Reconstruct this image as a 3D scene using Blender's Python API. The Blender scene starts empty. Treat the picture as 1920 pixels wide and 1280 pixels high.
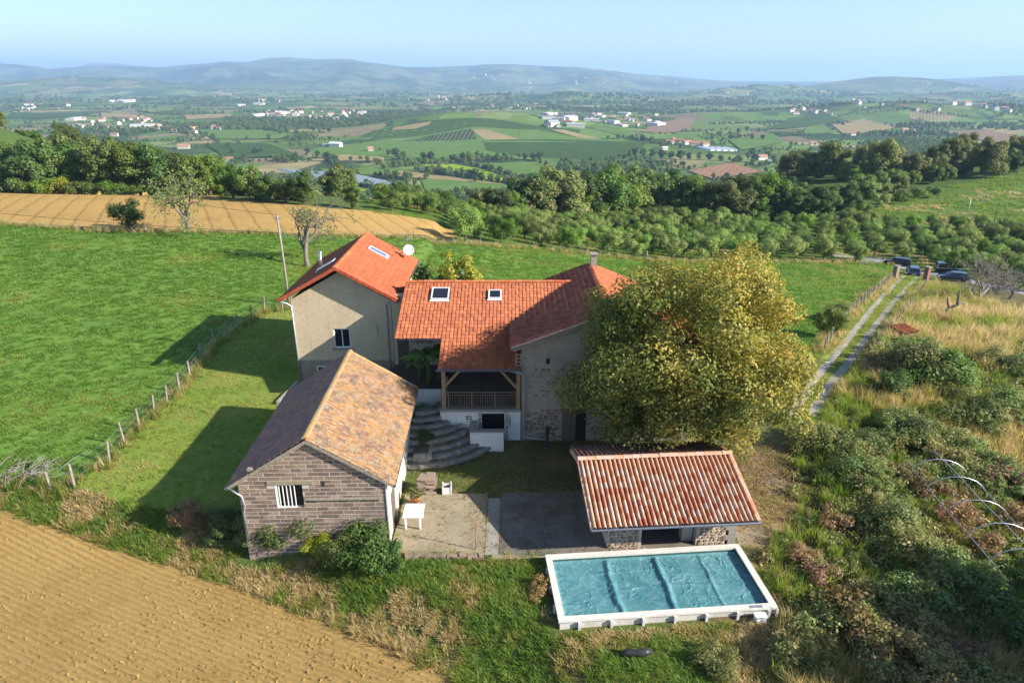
import bpy, math, random
import numpy as np
from mathutils import Vector, Matrix, geometry
C = bpy.context.scene
COL = C.collection
rnd = random.Random(7)
NR = np.random.default_rng(11)
R = math.radians
PI = math.pi

# ------------------------------------------------------------------ camera, sky, sun, exposure
PITCH = R(21.03)
CAM_H = 20.0
cam_d = bpy.data.cameras.new('camera')
cam_d.sensor_width = 36.0
cam_d.lens = 24.0
cam_d.clip_start = 0.3
cam_d.clip_end = 90000.0
cam = bpy.data.objects.new('camera', cam_d)
COL.objects.link(cam)
cam.location = (0, 0, CAM_H)
cam.rotation_euler = (PI / 2 - PITCH, 0, 0)
C.camera = cam

SUN_EL = R(27.6)
SUN_AZ = R(108.0)                      # clockwise from +Y towards +X
world = bpy.data.worlds.new('World')
C.world = world
world.use_nodes = True
wn = world.node_tree.nodes
wl = world.node_tree.links
for n in list(wn):
    wn.remove(n)
sky = wn.new('ShaderNodeTexSky')
sky.sky_type = 'NISHITA'
sky.sun_disc = False
sky.sun_elevation = SUN_EL
sky.sun_rotation = SUN_AZ
sky.altitude = 400
sky.air_density = 1.0
sky.dust_density = 0.6
sky.ozone_density = 3.2
bg = wn.new('ShaderNodeBackground')
bg.inputs['Strength'].default_value = 0.085
wo = wn.new('ShaderNodeOutputWorld')
wl.new(sky.outputs[0], bg.inputs[0])
wl.new(bg.outputs[0], wo.inputs[0])

sd = bpy.data.lights.new('sun', 'SUN')
sd.energy = 5.0
sd.angle = R(0.53)
sd.color = (1.0, 0.93, 0.82)
sun = bpy.data.objects.new('sun', sd)
COL.objects.link(sun)
SUN_DIR = Vector((math.sin(SUN_AZ) * math.cos(SUN_EL), math.cos(SUN_AZ) * math.cos(SUN_EL), math.sin(SUN_EL)))
sun.rotation_euler = SUN_DIR.to_track_quat('Z', 'Y').to_euler()
sun.location = (60, -20, 60)

C.view_settings.view_transform = 'Standard'
C.view_settings.look = 'None'
C.view_settings.gamma = 1.0
C.view_settings.use_curve_mapping = False
C.view_settings.exposure = 1.22
C.render.engine = 'CYCLES'
C.cycles.use_denoising = True
C.cycles.max_bounces = 5
C.cycles.diffuse_bounces = 3
C.cycles.glossy_bounces = 2
C.cycles.transmission_bounces = 3
C.cycles.volume_bounces = 1
C.cycles.transparent_max_bounces = 8
C.cycles.sample_clamp_indirect = 4.0

# ------------------------------------------------------------------ small maths
def S(a, b, x):
    t = np.clip((np.asarray(x, float) - a) / (b - a), 0, 1)
    return t * t * (3 - 2 * t)

def softplus(t, k):
    return k * np.logaddexp(0, np.asarray(t, float) / k)

_tab = np.random.default_rng(3).random((256, 256))
def vnoise(x, y):
    x = np.asarray(x, float); y = np.asarray(y, float)
    xi = np.floor(x).astype(np.int64); yi = np.floor(y).astype(np.int64)
    fx = x - xi; fy = y - yi
    fx = fx * fx * (3 - 2 * fx); fy = fy * fy * (3 - 2 * fy)
    a = _tab[xi & 255, yi & 255]; b = _tab[(xi + 1) & 255, yi & 255]
    c = _tab[xi & 255, (yi + 1) & 255]; d = _tab[(xi + 1) & 255, (yi + 1) & 255]
    return (a * (1 - fx) + b * fx) * (1 - fy) + (c * (1 - fx) + d * fx) * fy

def fbm(x, y, o=4):
    s = 0; a = 0.5; f = 1.0
    for i in range(o):
        s = s + a * vnoise(np.asarray(x) * f + 17.3 * i, np.asarray(y) * f + 9.1 * i)
        a *= 0.5; f *= 2.03
    return s / (1 - 0.5 ** o)

# ------------------------------------------------------------------ lie of the land
CP, SP = math.cos(PITCH), math.sin(PITCH)
_rx = np.array([-900, -600, -200, 0, 60, 100, 180, 240, 300, 360, 420, 470, 505, 545, 590, 640, 700, 760, 800, 850, 905, 960, 1020, 1080, 1140, 1200, 1260, 1300, 1370, 1500, 1640, 1720, 1800, 1870, 1920, 2100, 2500, 2900])
_rz = np.array([128, 122, 118, 122, 126, 131, 126, 125, 128, 123, 118, 117, 111, 108, 112, 110, 118, 126, 126, 124, 121, 120, 124, 126, 132, 139, 143, 147, 152, 153, 152, 149, 147, 144, 142, 140, 138, 142])

def valley(x, y):
    """the wide valley and the ranges behind it"""
    x = np.asarray(x, float); y = np.asarray(y, float)
    r = np.hypot(x, y)
    h = -116 + 16 * (fbm(x / 900 + 3, y / 900, 3) - .5) * S(900, 2500, r) + 4 * (fbm(x / 200, y / 200, 2) - .5)
    def hill(cx, cy, sx, sy, amp, rot=0.0, p=1.0):
        c, s = math.cos(rot), math.sin(rot)
        u = ((x - cx) * c + (y - cy) * s) / sx
        v = (-(x - cx) * s + (y - cy) * c) / sy
        return amp * np.exp(-(u * u + v * v) ** p)
    h = h + hill(-95, 1760, 330, 270, 58, -.15)              # vineyard hill
    h = h + hill(180, 1600, 260, 190, 14)
    h = h + hill(620, 2350, 260, 240, 26)                    # brown field knoll
    h = h + hill(1220, 2450, 420, 340, 46, .2)               # right-hand vineyards
    h = h + hill(1700, 2300, 460, 330, 42)
    h = h + hill(520, 1120, 170, 130, 26, -.3)               # knoll with villa
    h = h + hill(2080, 5600, 480, 420, 92) + hill(1500, 5400, 500, 300, 40)
    h = h + hill(420, 4300, 620, 400, 52) + hill(-200, 4200, 300, 250, 24)
    h = h + hill(2900, 4600, 700, 420, 60)
    h = h + hill(3600, 6800, 900, 600, 150) + hill(-3800, 6500, 1500, 900, 150)
    h = h + 38 * S(2500, 5200, r) * (fbm(x / 700, y / 700, 3) - .42)
    # ranges: crest elevation follows the skyline, slopes broken by spurs
    yy = np.maximum(y, 1.0)
    px = 960 + 1280 * x / (yy * CP + 60 * SP)
    crest = np.interp(px, _rx, _rz)
    spur = fbm(px / 95 + 5, r / 2100, 4)
    r0 = np.interp(px, [0, 200, 700, 1100, 1400, 1900], [8300, 7600, 6600, 6500, 8500, 7500])
    r1 = np.interp(px, [0, 200, 700, 1100, 1400, 1900], [14000, 12500, 10800, 10200, 13000, 12500])
    t = np.clip((r - r0) / (r1 - r0), 0, 1)
    ang = np.arctan((640 - crest) / 1280) - PITCH
    top = 20 + r1 * np.tan(ang) * (yy / np.maximum(r, 1)) ** 0.15
    tt = np.clip(t + (spur - .5) * .75 * np.sin(PI * np.clip(t, 0, 1)), 0, 1)
    up = (top - h) * (tt ** 1.25)
    up = np.where(r > r1, (top - h) * np.clip(1 - (r - r1) / 7000, .25, 1), up)
    h = h + np.where(y > 0, up, 0)
    # distant blue ridge showing through the gap on the left
    far = np.interp(px, [60, 130, 170, 235, 300, 330], [0, .3, 1, 1.0, .55, 0]) * S(15500, 18500, r) * (1 - .5 * S(19000, 24000, r))
    h = np.maximum(h, -100 + far * (100 + 20 + 18500 * math.tan(math.atan((640 - 123) / 1280) - PITCH)))
    return h

def field_d(x, y):
    """metres past the edge of the front ploughed field, towards the camera"""
    x = np.asarray(x, float); y = np.asarray(y, float)
    bend = 1.1 * np.exp(-((x + 12) / 8.0) ** 2)
    return (x + 11.8) * -.392 + (y - 23.9) * -.92 + bend - .5

def ground(x, y):
    x = np.asarray(x, float); y = np.asarray(y, float)
    d = field_d(x, y)
    z = -1.0 * S(-3.4, .2, d - 1.2 * S(0, 4, x)) - .04 * np.maximum(d, 0)
    z = z + .02 * S(23.8, 20.4, y) * S(-1, 3, x)
    z = z + .75 * S(-12.0, -13.6, x) * S(25, 29, y)
    z = z - .045 * softplus(x - 14, 2)
    wx = S(-45, 32, x)
    z = z - .135 * wx * (softplus(y - 50, 6) - softplus(y - 152, 8))
    z = z - .022 * (1 - wx) * (softplus(y - 62, 8) - softplus(y - 160, 8))
    z = z + .10 * softplus(x - 85, 8) * S(95, 160, y)
    z = z + 13 * S(-75, -190, x) * S(120, 215, y)
    yb = 150 + 52 * S(-25, 60, x) + 85 * S(70, 125, x) + 70 * S(-110, -170, x)
    z = z - .33 * softplus(y - yb, 11)
    v = valley(x, y)
    k = 5.0
    far = k * np.logaddexp(z / k, v / k)
    return np.where(y > 120, far, z)

def gp(px, py, zoff=0.0, tmax=40000.0):
    """the spot on the land along one line of sight (a survey of the photograph)"""
    u = (px - 960) / 1280.0; v = (640 - py) / 1280.0
    d = np.array([u, CP + v * SP, -SP + v * CP])
    t = np.exp(np.linspace(math.log(12), math.log(tmax), 1400))
    P = d[None, :] * t[:, None]
    g = P[:, 2] + CAM_H - ground(P[:, 0], P[:, 1]) - zoff
    i = np.argmax(g < 0)
    if g[i] >= 0:
        i = len(t) - 1
    a, b = t[max(i - 1, 0)], t[i]
    for _ in range(30):
        m = .5 * (a + b)
        q = d * m
        if q[2] + CAM_H - float(ground(q[0], q[1])) - zoff < 0: b = m
        else: a = m
    q = d * b
    return Vector((q[0], q[1], float(ground(q[0], q[1]))))

def gps(pts, zoff=0.0):
    return [gp(a, b, zoff) for a, b in pts]

def at(px, py, Y):
    """point of a line of sight at a known distance Y in front of the camera"""
    u = (px - 960) / 1280.0; v = (640 - py) / 1280.0
    d = Vector((u, CP + v * SP, -SP + v * CP))
    return Vector((0, 0, CAM_H)) + d * (Y / d.y)

def gz(x, y):
    return float(ground(x, y))

# ------------------------------------------------------------------ objects: naming, parts, copies
def tag(o, label=None, cat=None, group=None, kind=None):
    if label: o['label'] = label
    if cat: o['category'] = cat
    if group: o['group'] = group
    if kind: o['kind'] = kind
    return o

def thing(name, label, cat, loc=(0, 0, 0), rz=0.0, group=None):
    o = bpy.data.objects.new(name, None)
    o.empty_display_size = .3
    COL.objects.link(o)
    o.location = loc
    o.rotation_euler = (0, 0, rz)
    return tag(o, label, cat, group)

def link(name, me, parent=None, loc=None, rot=None, scale=None):
    o = bpy.data.objects.new(name, me)
    COL.objects.link(o)
    if parent: o.parent = parent
    if loc is not None: o.location = loc
    if rot is not None: o.rotation_euler = rot
    if scale is not None: o.scale = scale if hasattr(scale, '__len__') else (scale,) * 3
    return o

def copy_tree(o, parent=None):
    c = o.copy()
    COL.objects.link(c)
    c.parent = parent
    for ch in list(o.children):
        copy_tree(ch, c)
    return c

def np_mesh(name, V, F, mat, smooth=False):
    """mesh from numpy arrays; every face has the same number of corners"""
    V = np.asarray(V, np.float32); F = np.asarray(F, np.int32)
    me = bpy.data.meshes.new(name)
    n = F.shape[1]
    me.vertices.add(len(V)); me.vertices.foreach_set('co', V.ravel())
    me.loops.add(F.size); me.loops.foreach_set('vertex_index', F.ravel())
    me.polygons.add(len(F))
    me.polygons.foreach_set('loop_start', np.arange(0, F.size, n, dtype=np.int32))
    me.polygons.foreach_set('loop_total', np.full(len(F), n, np.int32))
    if smooth: me.polygons.foreach_set('use_smooth', np.ones(len(F), bool))
    me.update(calc_edges=True)
    me.validate()
    me.materials.append(mat)
    return me

class MB:
    """collects shapes and links them as ONE mesh object"""
    def __init__(s):
        s.v = []; s.f = []
    def add(s, vs, fs):
        b = len(s.v)
        s.v += [tuple(p) for p in vs]
        s.f += [tuple(b + i for i in f) for f in fs]
        return s
    def box(s, x0, x1, y0, y1, z0, z1):
        return s.add([(x0, y0, z0), (x1, y0, z0), (x1, y1, z0), (x0, y1, z0), (x0, y0, z1), (x1, y0, z1), (x1, y1, z1), (x0, y1, z1)],
                     [(0, 3, 2, 1), (4, 5, 6, 7), (0, 1, 5, 4), (1, 2, 6, 5), (2, 3, 7, 6), (3, 0, 4, 7)])
    def hexa(s, p):
        return s.add(p, [(0, 3, 2, 1), (4, 5, 6, 7), (0, 1, 5, 4), (1, 2, 6, 5), (2, 3, 7, 6), (3, 0, 4, 7)])
    def obox(s, o, u, v, w):
        """box from a corner and three edge vectors"""
        o, u, v, w = Vector(o), Vector(u), Vector(v), Vector(w)
        return s.hexa([o, o + u, o + u + v, o + v, o + w, o + u + w, o + u + v + w, o + v + w])
    def bar(s, a, b, w, h, up=(0, 0, 1)):
        a, b = Vector(a), Vector(b)
        d = (b - a).normalized(); up = Vector(up)
        if abs(d.dot(up)) > .98: up = Vector((0, 1, 0))
        x = d.cross(up).normalized() * w; y = x.cross(d).normalized() * h
        return s.obox(a - x / 2 - y / 2, b - a, x, y)
    def tube(s, pts, rad, n=7, caps=True):
        pts = [Vector(p) for p in pts]
        if not hasattr(rad, '__len__'): rad = [rad] * len(pts)
        b = len(s.v); prev = None
        for i, p in enumerate(pts):
            d = (pts[min(i + 1, len(pts) - 1)] - pts[max(i - 1, 0)])
            d = d.normalized() if d.length > 1e-9 else Vector((0, 0, 1))
            if prev is None:
                x = d.orthogonal().normalized()
            else:
                x = prev - d * prev.dot(d)
                x = x.normalized() if x.length > 1e-6 else d.orthogonal().normalized()
            prev = x
            y = d.cross(x)
            for k in range(n):
                a = 2 * PI * k / n
                s.v.append(tuple(p + (x * math.cos(a) + y * math.sin(a)) * rad[i]))
        for i in range(len(pts) - 1):
            for k in range(n):
                q = (k + 1) % n
                s.f.append((b + i * n + k, b + i * n + q, b + (i + 1) * n + q, b + (i + 1) * n + k))
        if caps:
            s.f.append(tuple(b + k for k in range(n))[::-1])
            e = b + (len(pts) - 1) * n
            s.f.append(tuple(e + k for k in range(n)))
        return s
    def lathe(s, prof, c=(0, 0, 0), n=12):
        b = len(s.v)
        for r, z in prof:
            for k in range(n):
                a = 2 * PI * k / n
                s.v.append((c[0] + r * math.cos(a), c[1] + r * math.sin(a), c[2] + z))
        for i in range(len(prof) - 1):
            for k in range(n):
                q = (k + 1) % n
                s.f.append((b + i * n + k, b + i * n + q, b + (i + 1) * n + q, b + (i + 1) * n + k))
        s.f.append(tuple(b + k for k in range(n))[::-1])
        e = b + (len(prof) - 1) * n
        s.f.append(tuple(e + k for k in range(n)))
        return s
    def stone(s, c, sx, sy, sz, r, jit=.18):
        """rough block, 12 to 20 triangles"""
        q = []
        for (a, b_, d) in ((-1, -1, -1), (1, -1, -1), (1, 1, -1), (-1, 1, -1), (-1, -1, 1), (1, -1, 1), (1, 1, 1), (-1, 1, 1)):
            q.append((c[0] + a * sx / 2 * (1 + r.uniform(-jit, jit)), c[1] + b_ * sy / 2 * (1 + r.uniform(-jit, jit)), c[2] + d * sz / 2 * (1 + r.uniform(-jit, jit))))
        return s.hexa(q)
    def xform(s, M):
        s.v = [tuple(M @ Vector(p)) for p in s.v]
        return s
    def mesh(s, name, mat, smooth=False):
        me = bpy.data.meshes.new(name)
        me.from_pydata(s.v, [], s.f)
        if smooth:
            me.polygons.foreach_set('use_smooth', np.ones(len(s.f), bool))
        me.materials.append(mat)
        me.update()
        return me
    def build(s, name, mat, parent=None, smooth=False, **kw):
        return link(name, s.mesh(name, mat, smooth), parent, **kw)

# ------------------------------------------------------------------ materials
class NT:
    def __init__(s, name):
        s.m = bpy.data.materials.new(name)
        s.m.use_nodes = True
        s.t = s.m.node_tree
        s.t.nodes.clear()
        s.out = s.t.nodes.new('ShaderNodeOutputMaterial')
        s.b = s.t.nodes.new('ShaderNodeBsdfPrincipled')
        s.t.links.new(s.b.outputs[0], s.out.inputs[0])
        s.b.inputs['Roughness'].default_value = .85
        s.b.inputs['Specular IOR Level'].default_value = .25
    def n(s, typ, **kw):
        k = s.t.nodes.new('ShaderNode' + typ)
        for a, b in kw.items(): setattr(k, a, b)
        return k
    def set(s, sock, val):
        if hasattr(val, 'is_linked') or isinstance(val, bpy.types.NodeSocket): s.t.links.new(val, sock)
        else: sock.default_value = val
    def coord(s, which='Object', scale=(1, 1, 1), rot=(0, 0, 0)):
        if which == 'Pos': o = s.n('NewGeometry').outputs['Position']
        else: o = s.n('TexCoord').outputs[which]
        mp = s.n('Mapping')
        s.t.links.new(o, mp.inputs['Vector'])
        mp.inputs['Scale'].default_value = scale
        mp.inputs['Rotation'].default_value = rot
        return mp.outputs[0]
    def noise(s, co, scale, detail=4, rough=.55, dist=0):
        k = s.n('TexNoise')
        s.t.links.new(co, k.inputs['Vector'])
        k.inputs['Scale'].default_value = scale
        k.inputs['Detail'].default_value = detail
        k.inputs['Roughness'].default_value = rough
        k.inputs['Distortion'].default_value = dist
        return k.outputs[0]
    def voro(s, co, scale, out='Color', feature='F1', rand=1.0):
        k = s.n('TexVoronoi', feature=feature)
        s.t.links.new(co, k.inputs['Vector'])
        k.inputs['Scale'].default_value = scale
        k.inputs['Randomness'].default_value = rand
        return k.outputs[out]
    def wave(s, co, scale, dist=0, dscale=1, detail=2, axis='X'):
        k = s.n('TexWave', bands_direction=axis)
        s.t.links.new(co, k.inputs['Vector'])
        k.inputs['Scale'].default_value = scale
        k.inputs['Distortion'].default_value = dist
        k.inputs['Detail'].default_value = detail
        k.inputs['Detail Scale'].default_value = dscale
        return k.outputs[1]
    def ramp(s, fac, stops, interp='LINEAR'):
        k = s.n('ValToRGB')
        k.color_ramp.interpolation = interp
        e = k.color_ramp.elements
        while len(e) < len(stops): e.new(.5)
        for i, (p, c) in enumerate(stops):
            e[i].position = p
            e[i].color = tuple(c) + ((1,) if len(c) == 3 else ())
        s.set(k.inputs[0], fac)
        return k.outputs[0]
    def val(s, fac, a, b, lo=0., hi=1.):
        k = s.n('MapRange')
        s.set(k.inputs[0], fac)
        k.inputs[1].default_value = a; k.inputs[2].default_value = b
        k.inputs[3].default_value = lo; k.inputs[4].default_value = hi
        return k.outputs[0]
    def mix(s, fac, a, b, mode='MIX'):
        k = s.n('Mix', data_type='RGBA', blend_type=mode)
        s.set(k.inputs[0], fac)
        for i, v in ((6, a), (7, b)):
            if isinstance(v, (tuple, list)): v = tuple(v) + ((1,) if len(v) == 3 else ())
            s.set(k.inputs[i], v)
        return k.outputs[2]
    def math(s, op, a, b=0.):
        k = s.n('Math', operation=op)
        s.set(k.inputs[0], a); s.set(k.inputs[1], b)
        return k.outputs[0]
    def hsv(s, col, h=.5, sat=1., v=1.):
        k = s.n('HueSaturation')
        s.set(k.inputs['Hue'], h); s.set(k.inputs['Saturation'], sat); s.set(k.inputs['Value'], v)
        s.set(k.inputs['Color'], col)
        return k.outputs[0]
    def bump(s, h, strength=.4, dist=.02):
        k = s.n('Bump')
        k.inputs['Strength'].default_value = strength
        k.inputs['Distance'].default_value = dist
        s.t.links.new(h, k.inputs['Height'])
        s.t.links.new(k.outputs[0], s.b.inputs['Normal'])
    def col(s, c):
        if isinstance(c, (tuple, list)): c = tuple(c) + ((1,) if len(c) == 3 else ())
        s.set(s.b.inputs['Base Color'], c)
        return s
    def rough(s, r):
        s.set(s.b.inputs['Roughness'], r); return s

MATS = {}
def simple(name, col, rough=.7, metal=0., var=.12, scale=6., bump=0., spec=.3):
    """one colour with grain and slight wear"""
    if name in MATS: return MATS[name]
    t = NT(name)
    co = t.coord('Object')
    n = t.noise(co, scale, 5, .6)
    c2 = t.hsv(tuple(col) + (1,), .5, 1., t.val(n, .25, .75, 1 - var * 1.6, 1 + var * 1.4))
    t.col(c2)
    t.rough(rough)
    t.b.inputs['Metallic'].default_value = metal
    t.b.inputs['Specular IOR Level'].default_value = spec
    if bump: t.bump(t.noise(co, scale * 4, 4), bump, .02)
    MATS[name] = t.m
    return t.m

def tile_mat(name, cols, rough=.75, lichen=None, lich_amt=.5, rand='island', dirt=.25, dirt_scale=.6):
    """fired clay: each tile its own shade, lichen and grime in patches"""
    t = NT(name)
    g = t.n('NewGeometry')
    r = g.outputs['Random Per Island'] if rand == 'island' else t.n('ObjectInfo').outputs['Random']
    k = len(cols)
    c = t.ramp(r, [(i / k, cols[i]) for i in range(k)], 'CONSTANT')
    co = t.coord('Pos')
    n1 = t.noise(co, 3.5, 5, .65)
    c = t.hsv(c, .5, 1., t.val(n1, .3, .7, .82, 1.15))
    n2 = t.noise(co, dirt_scale, 5, .6)
    c = t.mix(t.val(n2, .5, .75, 0, dirt), c, (.06, .045, .04))
    if lichen:
        for j, (lc, sc, lo, hi) in enumerate(lichen):
            nn = t.noise(co, sc, 6, .7, .3)
            c = t.mix(t.val(nn, lo, hi, 0, lich_amt), c, lc)
    t.col(c)
    t.rough(rough)
    t.bump(t.noise(co, 30, 3), .25, .01)
    MATS[name] = t.m
    return t.m

def leaf_mat(name, cols, trans=.35, tint_attr=False, patch=None, patch_scale=.5):
    """leaves: each its own shade, light passing through"""
    t = NT(name)
    if tint_attr:
        a = t.n('Attribute', attribute_type='INSTANCER', attribute_name='tint')
        r = a.outputs['Fac']
        g = t.n('NewGeometry')
        rr = g.outputs['Random Per Island']
        c = t.ramp(r, [(i / max(1, len(cols) - 1), cols[i]) for i in range(len(cols))])
        c = t.hsv(c, t.val(rr, 0, 1, .485, .515), 1., t.val(rr, 0, 1, .7, 1.3))
    else:
        g = t.n('NewGeometry')
        r = g.outputs['Random Per Island']
        oi = t.n('ObjectInfo').outputs['Random']
        c = t.ramp(r, [(i / max(1, len(cols) - 1), cols[i]) for i in range(len(cols))])
        if patch:
            nn = t.noise(t.coord('Object'), patch_scale, 4, .65)
            sx = t.n('SeparateXYZ'); t.t.links.new(t.n('TexCoord').outputs['Object'], sx.inputs[0])
            nn = t.math('ADD', nn, t.math('MULTIPLY', t.math('ADD', sx.outputs[0], t.math('MULTIPLY', t.math('SUBTRACT', sx.outputs[2], 6.0), .8)), .022))
            c = t.mix(t.val(nn, .44, .62, 0, .85), c, t.ramp(r, [(i / max(1, len(patch) - 1), patch[i]) for i in range(len(patch))]))
        c = t.hsv(c, t.val(oi, 0, 1, .474, .52), t.val(oi, 0, 1, .92, 1.08), t.val(t.math('FRACT', t.math('MULTIPLY', oi, 7.31)), 0, 1, .75, 1.5))
    t.col(c)
    t.rough(.55)
    t.b.inputs['Specular IOR Level'].default_value = .3
    tr = t.n('BsdfTranslucent')
    t.set(tr.inputs[0], t.hsv(c, .49, 1.1, 1.5))
    mx = t.n('MixShader')
    mx.inputs[0].default_value = trans
    t.t.links.new(t.b.outputs[0], mx.inputs[1])
    t.t.links.new(tr.outputs[0], mx.inputs[2])
    t.t.links.new(mx.outputs[0], t.out.inputs[0])
    MATS[name] = t.m
    return t.m

def plaster_mat(name, base, stain, scale=.5, fine=9., amt=.6, bump=.25):
    t = NT(name)
    co = t.coord('Pos')
    n = t.noise(co, scale, 6, .62)
    c = t.mix(t.val(n, .42, .7, 0, amt), tuple(base), tuple(stain))
    n2 = t.noise(co, fine, 5, .65)
    c = t.hsv(c, .5, 1., t.val(n2, .3, .7, .86, 1.12))
    co2 = t.coord('Pos', (2.2, 2.2, .18))
    n3 = t.noise(co2, 1.4, 4)
    c = t.mix(t.val(n3, .55, .8, 0, .3), c, tuple(x * .55 for x in stain))
    t.col(c); t.rough(.92)
    t.bump(n2, bump, .03)
    MATS[name] = t.m
    return t.m

def ground_mat(name, layers, fine=4.0, bump=.5, bdist=.06, rough=.95, rows=None):
    """layers: base colour then (colour, noise scale, lo, hi, amount)"""
    t = NT(name)
    co = t.coord('Pos')
    c = tuple(layers[0]) + (1,)
    for (lc, sc, lo, hi, am) in layers[1:]:
        nn = t.noise(co, sc, 5, .62, .2)
        c = t.mix(t.val(nn, lo, hi, 0, am), c, tuple(lc))
    n2 = t.noise(co, fine, 5, .7)
    n3 = t.noise(co, fine * 5.1, 3, .7)
    c = t.hsv(c, .5, 1., t.val(n2, .3, .7, .8, 1.2))
    c = t.hsv(c, .5, 1., t.val(n3, .3, .7, .85, 1.15))
    hgt = t.math('ADD', n2, t.math('MULTIPLY', n3, .5))
    if rows:
        ang, period, amt, dist, dark = rows
        cr = t.coord('Pos', (1, 1, 1), (0, 0, ang))
        w = t.wave(cr, 1.0 / period * .31415 * 1.0, dist, 1.2, 3)
        if dark > .25: c = t.hsv(c, .5, 1., t.val(w, 0, .09, 1 - dark, 1))
        else: c = t.hsv(c, .5, 1., t.val(w, 0, 1, 1 - dark, 1 + dark * .5))
        hgt = t.math('ADD', hgt, t.math('MULTIPLY', w, amt))
    t.col(c); t.rough(rough)
    t.b.inputs['Specular IOR Level'].default_value = .1
    t.bump(hgt, bump, bdist)
    MATS[name] = t.m
    return t.m

# ------------------------------------------------------------------ ground, fields, paths (one sheet cut into neighbouring pieces)
def greener_far(m):
    t = m.node_tree; b = [n for n in t.nodes if n.type == 'BSDF_PRINCIPLED'][0]
    src = b.inputs['Base Color'].links[0].from_socket
    g = t.nodes.new('ShaderNodeNewGeometry'); s = t.nodes.new('ShaderNodeSeparateXYZ'); t.links.new(g.outputs['Position'], s.inputs[0])
    mr = t.nodes.new('ShaderNodeMapRange'); mr.inputs[1].default_value = 95; mr.inputs[2].default_value = 135; t.links.new(s.outputs[1], mr.inputs[0])
    mx = t.nodes.new('ShaderNodeMix'); mx.data_type = 'RGBA'; t.links.new(mr.outputs[0], mx.inputs[0]); t.links.new(src, mx.inputs[6]); mx.inputs[7].default_value = (.075, .12, .03, 1)
    t.links.new(mx.outputs[2], b.inputs['Base Color'])
    return m
M_scrub = ground_mat('scrub_ground', [(.16, .125, .055), ((.10, .125, .035), .22, .4, .62, .9), ((.22, .16, .07), .5, .5, .7, .8), ((.07, .06, .035), 1.6, .55, .75, .6)], 5, .8, .12)
M_bank = ground_mat('bank_ground', [(.085, .125, .03), ((.20, .155, .06), .3, .44, .62, .9), ((.11, .085, .045), 1.1, .55, .72, .7)], 5, .8, .1)
M_meadow = ground_mat('meadow_turf', [(.125, .22, .036), ((.10, .195, .034), .12, .42, .62, .8), ((.175, .24, .045), .45, .5, .7, .7), ((.22, .205, .07), .8, .62, .8, .6)], 5, .35, .06)
M_lawn = ground_mat('lawn_turf', [(.19, .245, .04), ((.14, .215, .036), .4, .42, .62, .8), ((.26, .235, .08), 1.2, .56, .75, .7)], 6, .6, .06)
M_verge = ground_mat('verge_turf', [(.17, .195, .035), ((.10, .155, .03), .5, .45, .65, .8)], 5, .5, .05)
M_orch = ground_mat('orchard_turf', [(.085, .15, .025), ((.17, .16, .06), .25, .5, .68, .8)], 2, .6, .1)
M_hill = ground_mat('hill_turf', [(.095, .17, .03), ((.13, .17, .045), .06, .45, .65, .9)], 1, .5, .1, rows=(R(20), 9.0, .4, 1.5, .12))
M_field = ground_mat('tilled_soil', [(.37, .245, .085), ((.32, .205, .068), .35, .45, .65, .8), ((.42, .29, .115), 1.4, .55, .75, .7), ((.26, .165, .06), 3.5, .58, .75, .6)], 9, .9, .05, rows=(R(113.5), .25, 1.2, 1.4, .08))
M_farfield = ground_mat('stubble_soil', [(.41, .26, .085), ((.34, .215, .07), .06, .45, .65, .8), ((.43, .29, .11), .4, .5, .7, .7)], 2, .6, .08, rows=(R(-25.5), 3.1, .5, .9, .30))
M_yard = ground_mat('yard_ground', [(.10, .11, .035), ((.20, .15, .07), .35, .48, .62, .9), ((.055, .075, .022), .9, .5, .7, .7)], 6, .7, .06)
M_bare = ground_mat('bare_ground', [(.28, .20, .095), ((.24, .22, .18), .3, .5, .65, .9), ((.15, .17, .05), .7, .52, .7, .8)], 6, .6, .05)
M_rut = ground_mat('gravel_rut', [(.34, .31, .26), ((.26, .24, .19), .6, .45, .65, .8), ((.18, .19, .07), 1.3, .6, .8, .5)], 8, .6, .03)
M_road = ground_mat('lane_asphalt', [(.30, .29, .28), ((.24, .24, .24), .3, .45, .65, .8)], 4, .3, .02)

FENCE_PX = [(-60, 900), (97, 921), (140, 913), (205, 868), (262, 805), (290, 780), (313, 755), (337, 735), (357, 708), (378, 680), (404, 653), (446, 618), (472, 602), (496, 585), (530, 583), (560, 560)]
FENCE_W = gps(FENCE_PX)
EDGE_PX = [(-140, 940), (0, 957), (60, 967), (130, 990), (190, 1015), (250, 1035), (320, 1060), (400, 1085), (450, 1105), (520, 1135), (600, 1165), (680, 1195), (740, 1215), (800, 1245), (880, 1285), (960, 1330)]
EDGE_W = gps(EDGE_PX)
LANE_L = [(1478, 790), (1512, 733), (1545, 690), (1587, 640), (1618, 600), (1650, 560), (1680, 530), (1704, 510)]
LANE_R = [(1520, 778), (1558, 718), (1590, 680), (1620, 640), (1645, 605), (1672, 570), (1700, 540), (1722, 518)]
ROAD_PX = [(1560, 479), (1625, 483), (1680, 495), (1716, 507), (1765, 517), (1830, 529), (1925, 549), (2050, 575)]
LFENCE_PX = [(1545, 660), (1585, 600), (1610, 575), (1640, 551), (1660, 535), (1679, 519)]
RFENCE_PX = [(1625, 670), (1650, 645), (1678, 612), (1705, 580), (1730, 545), (1737, 532)]

greener_far(M_scrub)

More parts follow.
